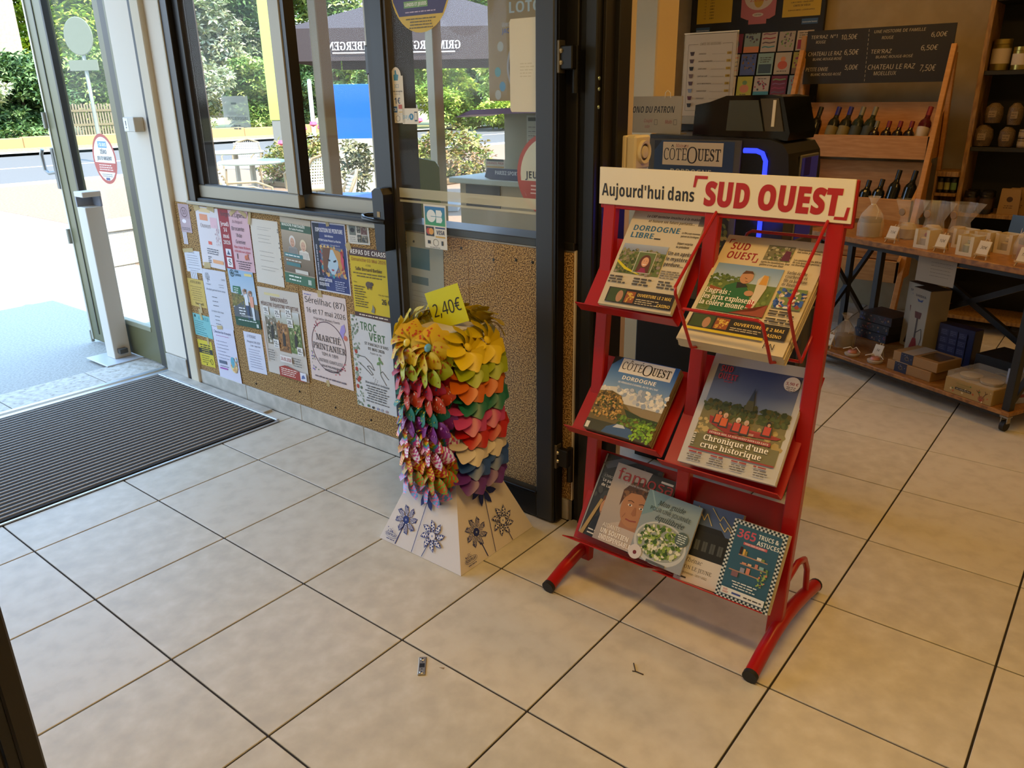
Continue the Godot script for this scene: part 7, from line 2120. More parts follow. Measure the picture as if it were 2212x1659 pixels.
func wall_shelves() -> void:
	var oak := noisy("oak", [[0.2, "6a4a26"], [0.5, "84602f"], [0.8, "93703c"]], Vector3(5.0, 0.8, 3.0), 0.02, 4, 0.6, 0.4, 71)
	var s := thing("wall_shelves", "tall black shelf unit with an oak side panel at the right", "shelf unit", Vector3(1.86, 0, -3.72))
	var bk := mat("0f0e0b", 0.6)
	obj("side_panel", MB.new().b2(Vector3(-0.012, 0, 0), Vector3(0.015, 2.4, 0.33), 0.002), oak, s)
	obj("side_panel", MB.new().b2(Vector3(1.4, 0, 0), Vector3(1.425, 2.4, 0.33), 0.002), oak, s)
	obj("back_panel", MB.new().b2(Vector3(0.015, 0, 0), Vector3(1.4, 2.4, 0.012)), bk, s)
	for y in [1.92, 1.53, 1.105]:
		obj("shelf", MB.new().b2(Vector3(0.015, y, 0.012), Vector3(1.4, y + 0.024, 0.32), 0.002), bk, s)
	for y in [0.72, 0.4, 0.08]:
		obj("shelf", MB.new().b2(Vector3(0.015, y, 0.012), Vector3(1.4, y + 0.024, 0.33), 0.002), oak, s)
	var g := "gold tins on the upper shelf"
	jar(Vector3(1.93, 1.5545, -3.5), 0.05, 0.17, "8c7a3a", "a08c46", "b3a48c", "tin", "tall gold tin with a white label, upper shelf", "tin", g, 0.8)
	jar(Vector3(2.045, 1.5545, -3.48), 0.054, 0.125, "8c7a3a", "a08c46", "b3a48c", "tin", "shorter gold tin with a white label, beside the tall one", "tin", g, 0.8)
	jar(Vector3(2.165, 1.5545, -3.48), 0.054, 0.125, "8c7a3a", "a08c46", "b3a48c", "tin", "gold tin cut by the picture's right edge", "tin", g, 0.8)
	# clear bags of dried food
	var r := RandomNumberGenerator.new()
	r.seed = 5
	var k := 0
	for q in [[1.92, 1.1295, 0.055, 0.13, "round bag of brown mushrooms, lower left of the pile"], [1.955, 1.262, 0.05, 0.12, "round bag of brown mushrooms, upper left of the pile"], [2.045, 1.1295, 0.045, 0.12, "dark narrow bag, lower right of the pile"], [2.065, 1.252, 0.042, 0.13, "dark narrow bag, upper right of the pile"]]:
		var t := thing("food_bag", q[4], "food bag", Vector3(q[0], q[1], -3.47), 0.0, "bags of dried food on the middle shelf")
		obj("contents", MB.new().lathe([Vector2(0, 0), Vector2(q[2] * 0.8, 0.004), Vector2(q[2], q[3] * 0.4), Vector2(q[2] * 0.9, q[3] * 0.75), Vector2(q[2] * 0.4, q[3] * 0.95), Vector2(0, q[3] * 0.97)], 12), noisy("dried", [[0.3, "2c2014"], [0.5, "54422c"], [0.7, "8a7454"]], Vector3(8, 8, 8), 0.06, 3, 0.5, 3.0, 81), t)
		var p := MB.new()
		p.lz = q[2] + 0.002
		p.rect(-q[2] * 0.4, q[3] * 0.3, q[2] * 0.8, q[3] * 0.3, H("7a684c"))
		p.words(-q[2] * 0.35, q[3] * 0.48, q[2] * 0.7, 2, q[3] * 0.12, 0.004, H("3a2c1c"), k)
		obj("label", p, vc(0.6), t)
		k += 1
	for i in 4:
		jar(Vector3(2.14 + 0.1 * (i / 2), 1.1295 + 0.052 * (i % 2), -3.45), 0.036, 0.05, "6a5434", "8a7a54", "94805c", "jar", "small honey-coloured jar, %s of the %s stack" % [["bottom", "top"][i % 2], ["left", "right"][i / 2]], "jar", "stacked jars on the middle shelf")
	# lower bay: dark jars and kraft bags
	for i in 4:
		jar(Vector3(1.925 + 0.085 * (i % 2), 0.7445, -3.5 + 0.09 * (i / 2)), 0.036, 0.13, "120c08", "15110d", "3a2414", "jar", "black coffee jar, %s %s of four" % [["back", "front"][i / 2], ["left", "right"][i % 2]], "jar", "black coffee jars beside the kraft bags")
	for i in 3:
		var t := thing("kraft_bag", ["tan kraft bag with an emblem, front of the row", "tan kraft bag, second in the row", "tan kraft bag, last in the row"][i], "paper bag", Vector3(2.13 + i * 0.04, 0.7445, -3.44 - i * 0.055), 0.0, "kraft bags on the lower shelf")
		obj("bag", MB.new().prism(PackedVector2Array([Vector2(-0.055, 0), Vector2(0.055, 0), Vector2(0.05, 0.15), Vector2(-0.05, 0.15)]), 0.04), mat("8a6a38", 0.7), t)
		var p := MB.new()
		p.lz = 0.0205
		p.disc(0, 0.09, 0.016, 0.016, H("3a2616"), 18)
		p.words(-0.03, 0.05, 0.06, 2, 0.012, 0.005, H("4a3218"), i, true)
		obj("emblem", p, vc(0.7), t)
	# colourful packs deep in the lower shelves
	var pk := [[1.9, 0.424, "5f6f62", "8a3c2c", "grey-green pack"], [2.02, 0.424, "3c2c34", "8a7a6a", "dark pack"], [2.13, 0.424, "8a3c58", "b08a4c", "pink pack"], [2.3, 0.424, "1f4a6a", "8a3c2c", "blue pack"], [2.44, 0.424, "4a1c18", "b06a2c", "red pack"], [2.58, 0.424, "1c2440", "8a2c2c", "navy pack"]]
	for q in pk:
		var t := thing("snack_pack", "small %s on the low oak shelf behind the gift table" % q[4], "pack", Vector3(q[0], q[1], -3.45), 0.0, "small packs on the low oak shelf")
		obj("pack", MB.new().b2(Vector3(-0.045, 0, -0.02), Vector3(0.045, 0.15, 0.02), 0.004), mat(q[2], 0.4), t)
		var p := MB.new()
		p.lz = 0.0205
		p.disc(0, 0.06, 0.026, 0.026, H(q[3]), 16)
		p.words(-0.035, 0.115, 0.07, 2, 0.014, 0.008, H("9a927e"), int(q[0] * 100), true)
		obj("print", p, vc(0.5), t)
	var dk := [[1.98, "5a4a3c", "8a8a7c", "grey"], [2.16, "2a4a3c", "4a8a6a", "green"], [2.33, "4a4c50", "a05a3c", "silver"], [2.5, "3a2030", "8a2c34", "purple"]]
	for q in dk:
		jar(Vector3(q[0], 0.424 + 0.32 - 0.32, -3.6), 0.04, 0.14, q[1], q[2], "", "jar", "small %s-lidded jar at the back of the low oak shelf" % q[3], "jar", "jars at the back of the low shelf")
	# narrow crate of dark bottles between rack and shelves
	var c := thing("bottle_crate", "narrow oak crate between the wine rack and the shelf unit", "crate", Vector3(1.785, 0, -3.45))
	obj("shelf_board", MB.new().b2(Vector3(-0.058, 0.84, -0.12), Vector3(0.062, 0.855, 0.1)), oak, c)
	obj("top_board", MB.new().b2(Vector3(-0.058, 0.955, -0.12), Vector3(0.062, 0.985, 0.1), 0.002), oak, c)
	obj("side_board", MB.new().b2(Vector3(-0.064, 0.0, -0.12), Vector3(-0.054, 0.985, 0.1)), oak, c)
	obj("back_board", MB.new().b2(Vector3(-0.058, 0.0, -0.13), Vector3(0.062, 0.985, -0.12)), oak, c)
	for i in 3:
		jar(Vector3(1.75 + i * 0.036, 0.8555, -3.4), 0.016, 0.09, "15100c", "1c1712", ["7a6a3c", "8a8a4c", "5a7a4c"][i], "small_bottle", "small dark bottle in the narrow crate, %s of three" % ["left", "middle", "right"][i], "bottle", "small dark bottles in the narrow crate")

# a rotated frame for the gift table: s along its front edge, v towards its back
var TA := Vector3(1.413, 0, -2.277)
var TS := Vector3(0.904313, 0, 0.42687)
var TV := Vector3(0.42687, 0, -0.904313)
func at_table(s: float, v: float, y: float) -> Vector3:
	return TA + TS * s + TV * v + Vector3.UP * y
func sack(at: Vector3, r: float, h: float, label: String, jarc: String, lidc: String, lidded := true) -> void:
	var t := thing("organza_bag", label, "gift bag", at, 0.0, "gifts in organza bags")
	obj("candle_jar", MB.new().lathe([Vector2(0, 0), Vector2(r * 0.8, 0.002), Vector2(r * 0.8, h * 0.36), Vector2(0, h * 0.36)], 18), mat(jarc, 0.4), t)
	if lidded:
		obj("jar_lid", MB.new().lathe([Vector2(r * 0.82, h * 0.36), Vector2(r * 0.82, h * 0.46), Vector2(0, h * 0.46)], 18), mat(lidc, 0.4), t)
	var veil := glass("e0d2bc", 0.34, 0.5)
	obj("veil", MB.new().lathe([Vector2(r, 0), Vector2(r * 1.05, h * 0.3), Vector2(r * 0.85, h * 0.55), Vector2(r * 0.35, h * 0.75), Vector2(r * 0.16, h * 0.8), Vector2(r * 0.3, h * 0.9), Vector2(r * 0.5, h)], 14), veil, t)
	obj("ribbon", MB.new().lathe([Vector2(r * 0.17, h * 0.785), Vector2(r * 0.2, h * 0.8), Vector2(r * 0.17, h * 0.815)], 10).tube([Vector3(r * 0.2, h * 0.8, 0), Vector3(r * 0.55, h * 0.66, r * 0.3), Vector3(r * 0.5, h * 0.45, r * 0.6)], 0.0016, 5), mat("cfc3ae", 0.5), t)
func easel(at: Vector3, turn: float, txt: String, label: String) -> void:
	var t := thing("price_easel", label, "price tag", at, turn, "price cards on tiny easels")
	var wd := mat("b08f58", 0.6)
	for x in [-0.022, 0.022]:
		obj("leg", MB.new().bar(Vector3(x * 1.25, 0, 0.02), Vector3(x * 0.3, 0.085, -0.018), 0.005, 0.005, Vector3.BACK), wd, t)
	obj("leg", MB.new().bar(Vector3(0, 0, -0.045), Vector3(0, 0.083, -0.02), 0.005, 0.005, Vector3.RIGHT), wd, t)
	obj("ledge", MB.new().b2(Vector3(-0.032, 0.017, 0.008), Vector3(0.032, 0.023, 0.022)), wd, t)
	var tilt := Basis(Vector3.RIGHT, -0.38)
	var c := obj("canvas", MB.new().box(Vector3(0, 0.05, 0.006), Vector3(0.054, 0.06, 0.005), tilt, 0.001), mat("c3b69c", 0.7), t)
	var p := MB.new()
	p.X = Transform3D(tilt, Vector3(0, 0.05, 0.006))
	p.lz = 0.0028
	p.text(txt, FN, 0, -0.006, 0.013, H("2c2620"), 1, 0.0, 0.2)
	obj("price", p, vc(0.7), c)
func window_box(at: Vector3, turn: float, inner: String, top: String, label: String) -> void:
	var t := thing("window_box", label, "gift box", at, turn, "white candle boxes with a window")
	var wh := mat("c9b896", 0.6)
	var w := 0.078
	var h := 0.088
	obj("frame", MB.new().b2(Vector3(0, 0, -0.002), Vector3(0.016, h, 0)).b2(Vector3(w - 0.016, 0, -0.002), Vector3(w, h, 0)).b2(Vector3(0.016, 0, -0.002), Vector3(w - 0.016, 0.016, 0)), wh, t)
	obj("side", MB.new().b2(Vector3(0, 0, -w), Vector3(0.002, h, -0.002)), wh, t)
	obj("side", MB.new().b2(Vector3(w - 0.002, 0, -w), Vector3(w, h, -0.002)), wh, t)
	obj("back", MB.new().b2(Vector3(0, 0, -w), Vector3(w, h, -w + 0.002)), wh, t)
	obj("bottom", MB.new().b2(Vector3(0.002, 0, -w + 0.002), Vector3(w - 0.002, 0.002, -0.002)), wh, t)
	obj("film", MB.new().b2(Vector3(0.012, 0.012, -0.004), Vector3(w - 0.012, h, -0.003)), glass("e6dcc8", 0.12), t)
	obj("candle", MB.new().lathe([Vector2(0, 0.003), Vector2(0.027, 0.004), Vector2(0.028, 0.045), Vector2(0.02, 0.05), Vector2(0, 0.052)], 16, Transform3D(Basis(), Vector3(w / 2, 0, -w / 2))), mat(inner, 0.6), t)
	obj("decoration", MB.new().lathe([Vector2(0, 0.05), Vector2(0.014, 0.055), Vector2(0.012, 0.068), Vector2(0, 0.072)], 12, Transform3D(Basis(), Vector3(w / 2, 0, -w / 2))), mat(top, 0.6), t)

func gift_table() -> void:
	var turn := -atan2(TS.z, TS.x)
	var wood := noisy("gift_oak", [[0.2, "6e4720"], [0.5, "8d5f2c"], [0.8, "a06f38"]], Vector3(2.0, 2.0, 9.0), 0.02, 4, 0.4, 0.3, 91, 512, FastNoiseLite.TYPE_SIMPLEX_SMOOTH, false)
	var t := thing("gift_table", "wheeled gift table with oak boards and black crossed metal legs", "table", TA, turn)
	var bk := mat("100f0d", 0.45)
	# local frame: x along the front edge, -z towards the back
	obj("tabletop", MB.new().b2(Vector3(-0.06, 0.722, -0.56), Vector3(1.26, 0.75, 0.085), 0.003), wood, t)
	obj("low_shelf", MB.new().b2(Vector3(-0.03, 0.082, -0.53), Vector3(1.2, 0.102, 0.035), 0.003), wood, t)
	for x in [0.0, 1.17]:
		for z in [0.0, -0.5]:
			var l := obj("leg", MB.new().b2(Vector3(x - 0.018, 0.075, z - 0.018), Vector3(x + 0.018, 0.722, z + 0.018), 0.002), bk, t)
			obj("caster_fork", MB.new().b2(Vector3(x - 0.016, 0.04, z - 0.012), Vector3(x - 0.012, 0.075, z + 0.012)).b2(Vector3(x + 0.012, 0.04, z - 0.012), Vector3(x + 0.016, 0.075, z + 0.012)).b2(Vector3(x - 0.02, 0.066, z - 0.018), Vector3(x + 0.02, 0.076, z + 0.018), 0.002), mat("9a958a", 0.3, 0.7), l)
			obj("wheel", MB.new().tube([Vector3(x - 0.01, 0.026, z), Vector3(x + 0.01, 0.026, z)], 0.025, 16), mat("15120f", 0.6), l)
		obj("end_brace", MB.new().bar(Vector3(x, 0.12, 0.0), Vector3(x, 0.7, -0.5), 0.02, 0.025, Vector3.RIGHT), bk, t)
		obj("end_brace", MB.new().bar(Vector3(x, 0.7, 0.0), Vector3(x, 0.12, -0.5), 0.02, 0.025, Vector3.RIGHT), bk, t)
		obj("end_post", MB.new().b2(Vector3(x - 0.015, 0.1, -0.265), Vector3(x + 0.015, 0.722, -0.235)), bk, t)
	obj("back_brace", MB.new().bar(Vector3(0.02, 0.7, -0.5), Vector3(1.15, 0.12, -0.5), 0.03, 0.025, Vector3.BACK), bk, t)
	obj("back_brace", MB.new().bar(Vector3(0.02, 0.12, -0.5), Vector3(1.15, 0.7, -0.5), 0.03, 0.025, Vector3.BACK), bk, t)
	obj("top_rail", MB.new().b2(Vector3(0, 0.69, -0.015), Vector3(1.17, 0.722, 0.015)), bk, t)
	obj("low_rail", MB.new().b2(Vector3(0, 0.06, -0.51), Vector3(1.17, 0.082, -0.49)).b2(Vector3(0, 0.06, -0.01), Vector3(1.17, 0.082, 0.01)), bk, t)
	# --- on the top
	sack(at_table(0.28, 0.03, 0.75), 0.062, 0.2, "organza bag with a candle jar at the table's left", "8a7a62", "4a4234")
	sack(at_table(1.06, 0.12, 0.75), 0.075, 0.19, "organza bag around a pink ribbed candle, right end of the table", "9a5f4c", "3f3c38")
	# cellophane wrapped gifts
	for i in 3:
		var q: Array = [[0.42, 0.13, "left cellophane-wrapped gift with a round seal"], [0.53, 0.17, "middle cellophane-wrapped gift with a round seal"], [0.62, 0.24, "right cellophane-wrapped gift with a round seal"]][i]
		var c := thing("wrapped_gift", q[2], "gift", at_table(q[0], q[1], 0.75), turn, "cellophane-wrapped gifts")
		obj("contents", MB.new().lathe([Vector2(0, 0), Vector2(0.045, 0.003), Vector2(0.048, 0.05), Vector2(0.03, 0.075), Vector2(0, 0.08)], 16), mat(["a39072", "ab9a80", "9a8464"][i], 0.6), c)
		var f := MB.new()
		for k in 10:
			var a := TAU * k / 10.0
			var a2 := TAU * (k + 1) / 10.0
			var r0 := 0.062 + 0.008 * (k % 2)
			var r1 := 0.062 + 0.008 * ((k + 1) % 2)
			var d := Vector3(cos(a), 0, sin(a) * 0.7)
			var d2 := Vector3(cos(a2), 0, sin(a2) * 0.7)
			f.face([d * r0, d2 * r1, d2 * r1 * 0.7 + Vector3(0, 0.1, 0), d * r0 * 0.7 + Vector3(0, 0.1, 0)], Vector3(0, 0.05, 0))
			f.face([d * r0 * 0.7 + Vector3(0, 0.1, 0), d2 * r1 * 0.7 + Vector3(0, 0.1, 0), d2 * r1 * 1.3 + Vector3(0.01 * i, 0.19, 0), d * r0 * 1.3 + Vector3(0.01 * i, 0.19, 0)], Vector3(0, 0.05, 0))
		obj("cellophane", f, glass("f0ead8", 0.14, 0.08), c)
		obj("seal", MB.new().lathe([Vector2(0.019, 0.0), Vector2(0.017, 0.003), Vector2(0, 0.0035)], 18, Transform3D(Basis(Vector3.RIGHT, PI / 2), Vector3(0, 0.135, 0.058))), mat("8a6a3c", 0.5), c)
	easel(at_table(0.47, -0.03, 0.75), turn, "15€", "tiny easel price card before the left cellophane gift")
	easel(at_table(0.745, -0.04, 0.75), turn, "10€", "tiny easel price card between the two front window boxes")
	easel(at_table(0.945, -0.04, 0.75), turn, "30€", "tiny easel price card right of the green-candle window box")
	easel(at_table(1.13, -0.045, 0.75), turn, "18€", "tiny easel price card at the picture's right edge")
	window_box(at_table(0.6, -0.05, 0.75), turn, "a5947c", "8a1c34", "white window box with a cream candle and red berry")
	window_box(at_table(0.815, -0.045, 0.75), turn, "8a8a5c", "9a9a74", "white window box with a green and white candle")
	for i in 3:
		window_box(at_table(0.69 + i * 0.09, 0.1 + 0.02 * i, 0.75), turn, ["8a6a70", "a08c80", "94846c"][i], "b3a48c", ["white window box with a pink candle, back row left", "white window box with a pale candle, back row middle", "white window box, back row right"][i])
	var b := MB.new()
	b.rect(-0.055, 0, 0.11, 0.15, H("2c3c4a"))
	b.poly([0.0, 0.02, 0.012, 0.02, 0.008, 0.095, 0.006, 0.095], H("a59c88"))
	b.disc(0.006, 0.022, 0.024, 0.007, H("8a8478"), 18)
	b.line([-0.045, 0.02, -0.02, 0.045, -0.005, 0.04, 0.015, 0.07, 0.04, 0.08], 0.0015, H("8a94a0"))
	b.text("NŨA", SN, 0.03, 0.125, 0.014, H("b9bcc0"), 1, 0.034)
	var nu := thing("candle_card", "dark blue NŨA card with a burning candle, standing on the gift table", "card", at_table(0.86, 0.32, 0.75), turn)
	nu.basis = Basis(Vector3.UP, turn) * Basis(Vector3.RIGHT, -0.15)
	obj("card", MB.new().b2(Vector3(-0.055, 0, -0.003), Vector3(0.055, 0.15, 0.0)), mat("2c3c4a", 0.4), nu)
	obj("print", b, vc(0.3), nu)
	b = MB.new()
	b.rect(-0.1, -0.13, 0.2, 0.13, H("8a8070"))
	b.words(-0.03, -0.03, 0.12, 5, 0.016, 0.003, H("6a6254"), 4)
	var hs := obj("price_sheet", b, vc(0.7))
	tag(hs, "grey typed sheet hanging below the gift table's top", "paper")
	hs.position = at_table(0.72, -0.02, 0.72)
	hs.rotation.y = turn
	# --- on the low shelf
	var y := 0.102
	sack(at_table(0.14, 0.12, y), 0.06, 0.185, "organza bag around a mauve candle on the table's low shelf", "4a4048", "3c343c", false)
	easel(at_table(0.13, 0.02, y), turn, "10€", "tiny easel price card in front of the mauve-candle bag, low shelf")
	easel(at_table(0.4, 0.09, y), turn, "5€", "tiny easel price card behind the wax cakes, low shelf")
	for i in 2:
		var cp := thing("wax_cake", ["small pink and white wax cake tied with ribbon, left one", "small pink and white wax cake, right one"][i], "candle", at_table(0.29 + i * 0.14, 0.02 + 0.01 * i, y), 0.0, "small wax cakes on the low shelf")
		obj("base", MB.new().lathe([Vector2(0, 0), Vector2(0.036, 0.002), Vector2(0.04, 0.014), Vector2(0, 0.018)], 16), mat("b3a590", 0.5), cp)
		obj("top", MB.new().lathe([Vector2(0, 0.016), Vector2(0.026, 0.018), Vector2(0.02, 0.03), Vector2(0, 0.032)], 14), mat("b0705c", 0.5), cp)
		obj("ribbon", MB.new().tube([Vector3(-0.05, 0.03, 0), Vector3(-0.01, 0.05, 0.01), Vector3(0.0, 0.036, 0), Vector3(0.02, 0.052, 0.01), Vector3(0.045, 0.03, 0.02)], 0.0025, 5), mat("cfc4b0", 0.5), cp)
	for i in 2:
		var kb := thing("kraft_box", ["kraft gift box with a blue band, bottom of two", "kraft gift box with a blue band, on top of the other"][i], "gift box", at_table(0.52 + i * 0.02, 0.19 + i * 0.01, y + i * 0.051), turn, "kraft boxes with blue bands")
		obj("box", MB.new().b2(Vector3(0, 0, 0), Vector3(0.25, 0.05, 0.18), 0.002), mat("8f6c3e", 0.7), kb)
		obj("band", MB.new().b2(Vector3(0.045, 0.0, -0.001), Vector3(0.115, 0.051, 0.181)), mat("1a2138", 0.6), kb)
		obj("band_top", MB.new().b2(Vector3(0.045, 0.0505, 0.0), Vector3(0.115, 0.0515, 0.179)), mat("9a8a74", 0.6), kb)
		var p := MB.new()
		p.X = Transform3D(Basis(), Vector3(0, 0, 0.1815))
		p.disc(0.08, 0.026, 0.011, 0.011, H("6a5430"), 16)
		p.disc(0.08, 0.026, 0.008, 0.008, H("1a2138"), 16)
		p.specks(0.048, 0.004, 0.064, 0.042, [H("8a8a94")], 14, 0.0012, 0.002, 3)
		obj("band_print", p, vc(0.6), kb)
		var win := MB.new()
		win.b2(Vector3(0.13, 0.0502, 0.03), Vector3(0.235, 0.0508, 0.15))
		obj("lid_window", win, mat("5a4020", 0.2), kb)
	# Christmas gift box
	var xb := thing("christmas_box", "kraft Christmas gift box with a clear lid and a printed deer", "gift box", at_table(0.875, 0.2, y), turn)
	obj("box", MB.new().b2(Vector3(0, 0, 0.0), Vector3(0.235, 0.075, 0.23), 0.002), mat("977a44", 0.7), xb)
	obj("clear_lid", MB.new().b2(Vector3(0.002, 0.0755, 0.002), Vector3(0.233, 0.105, 0.228), 0.002), glass("e8e0cc", 0.18), xb)
	b = MB.new()
	b.X = Transform3D(Basis(), Vector3(0, 0, 0.2305))
	b.text("Un moment", SN, 0.055, 0.053, 0.009, H("6a6a2c"), 0, 0.07, 0.3)
	b.text("gourmand", SN, 0.06, 0.041, 0.009, H("6a6a2c"), 0, 0.06, 0.3)
	b.rect(0.055, 0.027, 0.08, 0.011, H("221c14"))
	b.text("au coin du feu", FB, 0.095, 0.03, 0.006, H("b3a484"), 1, 0.07)
	b.disc(0.185, 0.02, 0.015, 0.014, H("84502c"), 16)
	b.disc(0.185, 0.014, 0.006, 0.005, H("8a2c20"), 12)
	for s in [-1, 1]:
		b.line([0.185 + s * 0.008, 0.03, 0.185 + s * 0.018, 0.05, 0.185 + s * 0.014, 0.06], 0.0025, H("4a2c18"))
		b.line([0.185 + s * 0.015, 0.045, 0.185 + s * 0.027, 0.054], 0.0025, H("4a2c18"))
		b.disc(0.185 + s * 0.006, 0.024, 0.0018, 0.0018, H("1c1410"), 8)
	b.specks(0.005, 0.005, 0.22, 0.065, [H("a5522c"), H("4a6a2c"), H("c9b484")], 12, 0.003, 0.006, 5)
	obj("print", b, vc(0.6), xb)
	for i in 2:
		obj("biscuit_bag", MB.new().lathe([Vector2(0, 0.076), Vector2(0.045, 0.078), Vector2(0.05, 0.09), Vector2(0, 0.1)], 14, Transform3D(Basis(), Vector3(0.07 + i * 0.1, 0, 0.15))), mat(["a8987c", "9a8668"][i], 0.6), xb)
	# tall printed boxes at the back, blue box, black cases
	for i in 2:
		var hb := thing("shisha_box", ["white box printed with a red water pipe, in front", "white box printed with a dark water pipe, behind"][i], "box", at_table(0.36 - i * 0.1, 0.34 + i * 0.09, y), turn - 0.25, "white water-pipe boxes on the low shelf")
		var w := 0.13
		obj("box", MB.new().b2(Vector3(0, 0, -0.13), Vector3(w, 0.36, 0), 0.002), mat("9c8f78", 0.6), hb)
		obj("box_top", MB.new().b2(Vector3(0.002, 0.36, -0.128), Vector3(w - 0.002, 0.3615, -0.002)), mat("2c2419", 0.6), hb)
		for f in 2:
			var p := MB.new()
			p.X = Transform3D(Basis(), Vector3(0, 0, 0.0005)) if f == 0 else Transform3D(Basis(Vector3.UP, -PI / 2), Vector3(-0.0005, 0, -0.13))
			p.text("SHISHA", FB, w / 2, 0.315, 0.012, H("2c2a34"), 1, 0.08)
			p.poly([0.05, 0.29, 0.08, 0.29, 0.088, 0.305, 0.065, 0.298, 0.042, 0.305], H("34406a"))
			p.rect(w / 2 - 0.006, 0.06, 0.012, 0.14, H("4a4038"))
			p.poly([w / 2 - 0.02, 0.2, w / 2 + 0.02, 0.2, w / 2 + 0.026, 0.235, w / 2 - 0.026, 0.235], H("5a2a1c"))
			p.poly([w / 2 - 0.035, 0.02, w / 2 + 0.035, 0.02, w / 2 + 0.012, 0.09, w / 2 - 0.012, 0.09], H("7a1c14") if i == 0 else H("2c2a30"))
			p.line([w / 2, 0.12, w / 2 + 0.04, 0.15, w / 2 + 0.05, 0.1, w / 2 + 0.04, 0.05], 0.004, H("2c2a2c"))
			obj("print", p, vc(0.5), hb)
	var bb := thing("blue_box", "dark blue box with a grid of small pictures, behind the kraft boxes", "box", at_table(0.53, 0.36, y), turn)
	obj("box", MB.new().b2(Vector3(0, 0, -0.07), Vector3(0.2, 0.2, 0), 0.002), mat("12163a", 0.4), bb)
	b = MB.new()
	for i in 3:
		for j in 4:
			b.rect(0.015 + i * 0.052, 0.015 + j * 0.042, 0.044, 0.034, H("2a2c4a"))
			b.words(0.018 + i * 0.052, 0.04 + j * 0.042, 0.036, 3, 0.009, 0.003, H("5a5c74"), i * 7 + j)
	b.rect(0.12, 0.004, 0.035, 0.012, H("a8a298"))
	obj("print", b, vc(0.4), bb)
	var cs := thing("black_case", "large black gift case with gold loops at the right of the low shelf", "case", at_table(0.82, 0.47, y), turn)
	obj("case", MB.new().b2(Vector3(0, 0, 0), Vector3(0.3, 0.13, 0.22), 0.004), mat("0e0c0a", 0.5), cs)
	obj("loop", MB.new().tube([Vector3(0.12, 0.06, 0.222), Vector3(0.16, 0.075, 0.24), Vector3(0.2, 0.06, 0.222)], 0.004, 6), mat("6a5020", 0.4, 0.5), cs)
	var bx := thing("printed_box", "white and blue printed box at the picture's right edge, low shelf", "box", at_table(1.13, 0.3, y), turn - 0.3)
	obj("box", MB.new().b2(Vector3(0, 0, 0), Vector3(0.07, 0.15, 0.2), 0.002), mat("9aa0ac", 0.4), bx)
	obj("band", MB.new().b2(Vector3(-0.001, 0.03, -0.001), Vector3(0.071, 0.045, 0.201)), mat("7a2c34", 0.5), bx)
	# stacked magazines and dark boxes at the left end
	for i in 3:
		var m := thing("dark_box", ["dark flat box, lowest of the stack by the mauve bag", "dark flat box, middle of the stack by the mauve bag", "dark flat box, topmost by the mauve bag"][i], "box", at_table(0.02 + 0.01 * i, 0.42, y + i * 0.052), turn, "dark boxes at the left end of the low shelf")
		obj("box", MB.new().b2(Vector3(0, 0, -0.1), Vector3(0.22, 0.05, 0.08), 0.002), mat(["1c1720", "201c1c", "2a2426"][i], 0.5), m)
		var p := MB.new()
		p.X = Transform3D(Basis(), Vector3(0, 0, 0.0805))
		p.specks(0.01, 0.008, 0.2, 0.035, [H("6a2c30"), H("3c3c6a"), H("8a6a4c"), H("5a5450")], 26, 0.003, 0.007, 20 + i)
		obj("print", p, vc(0.5), m)

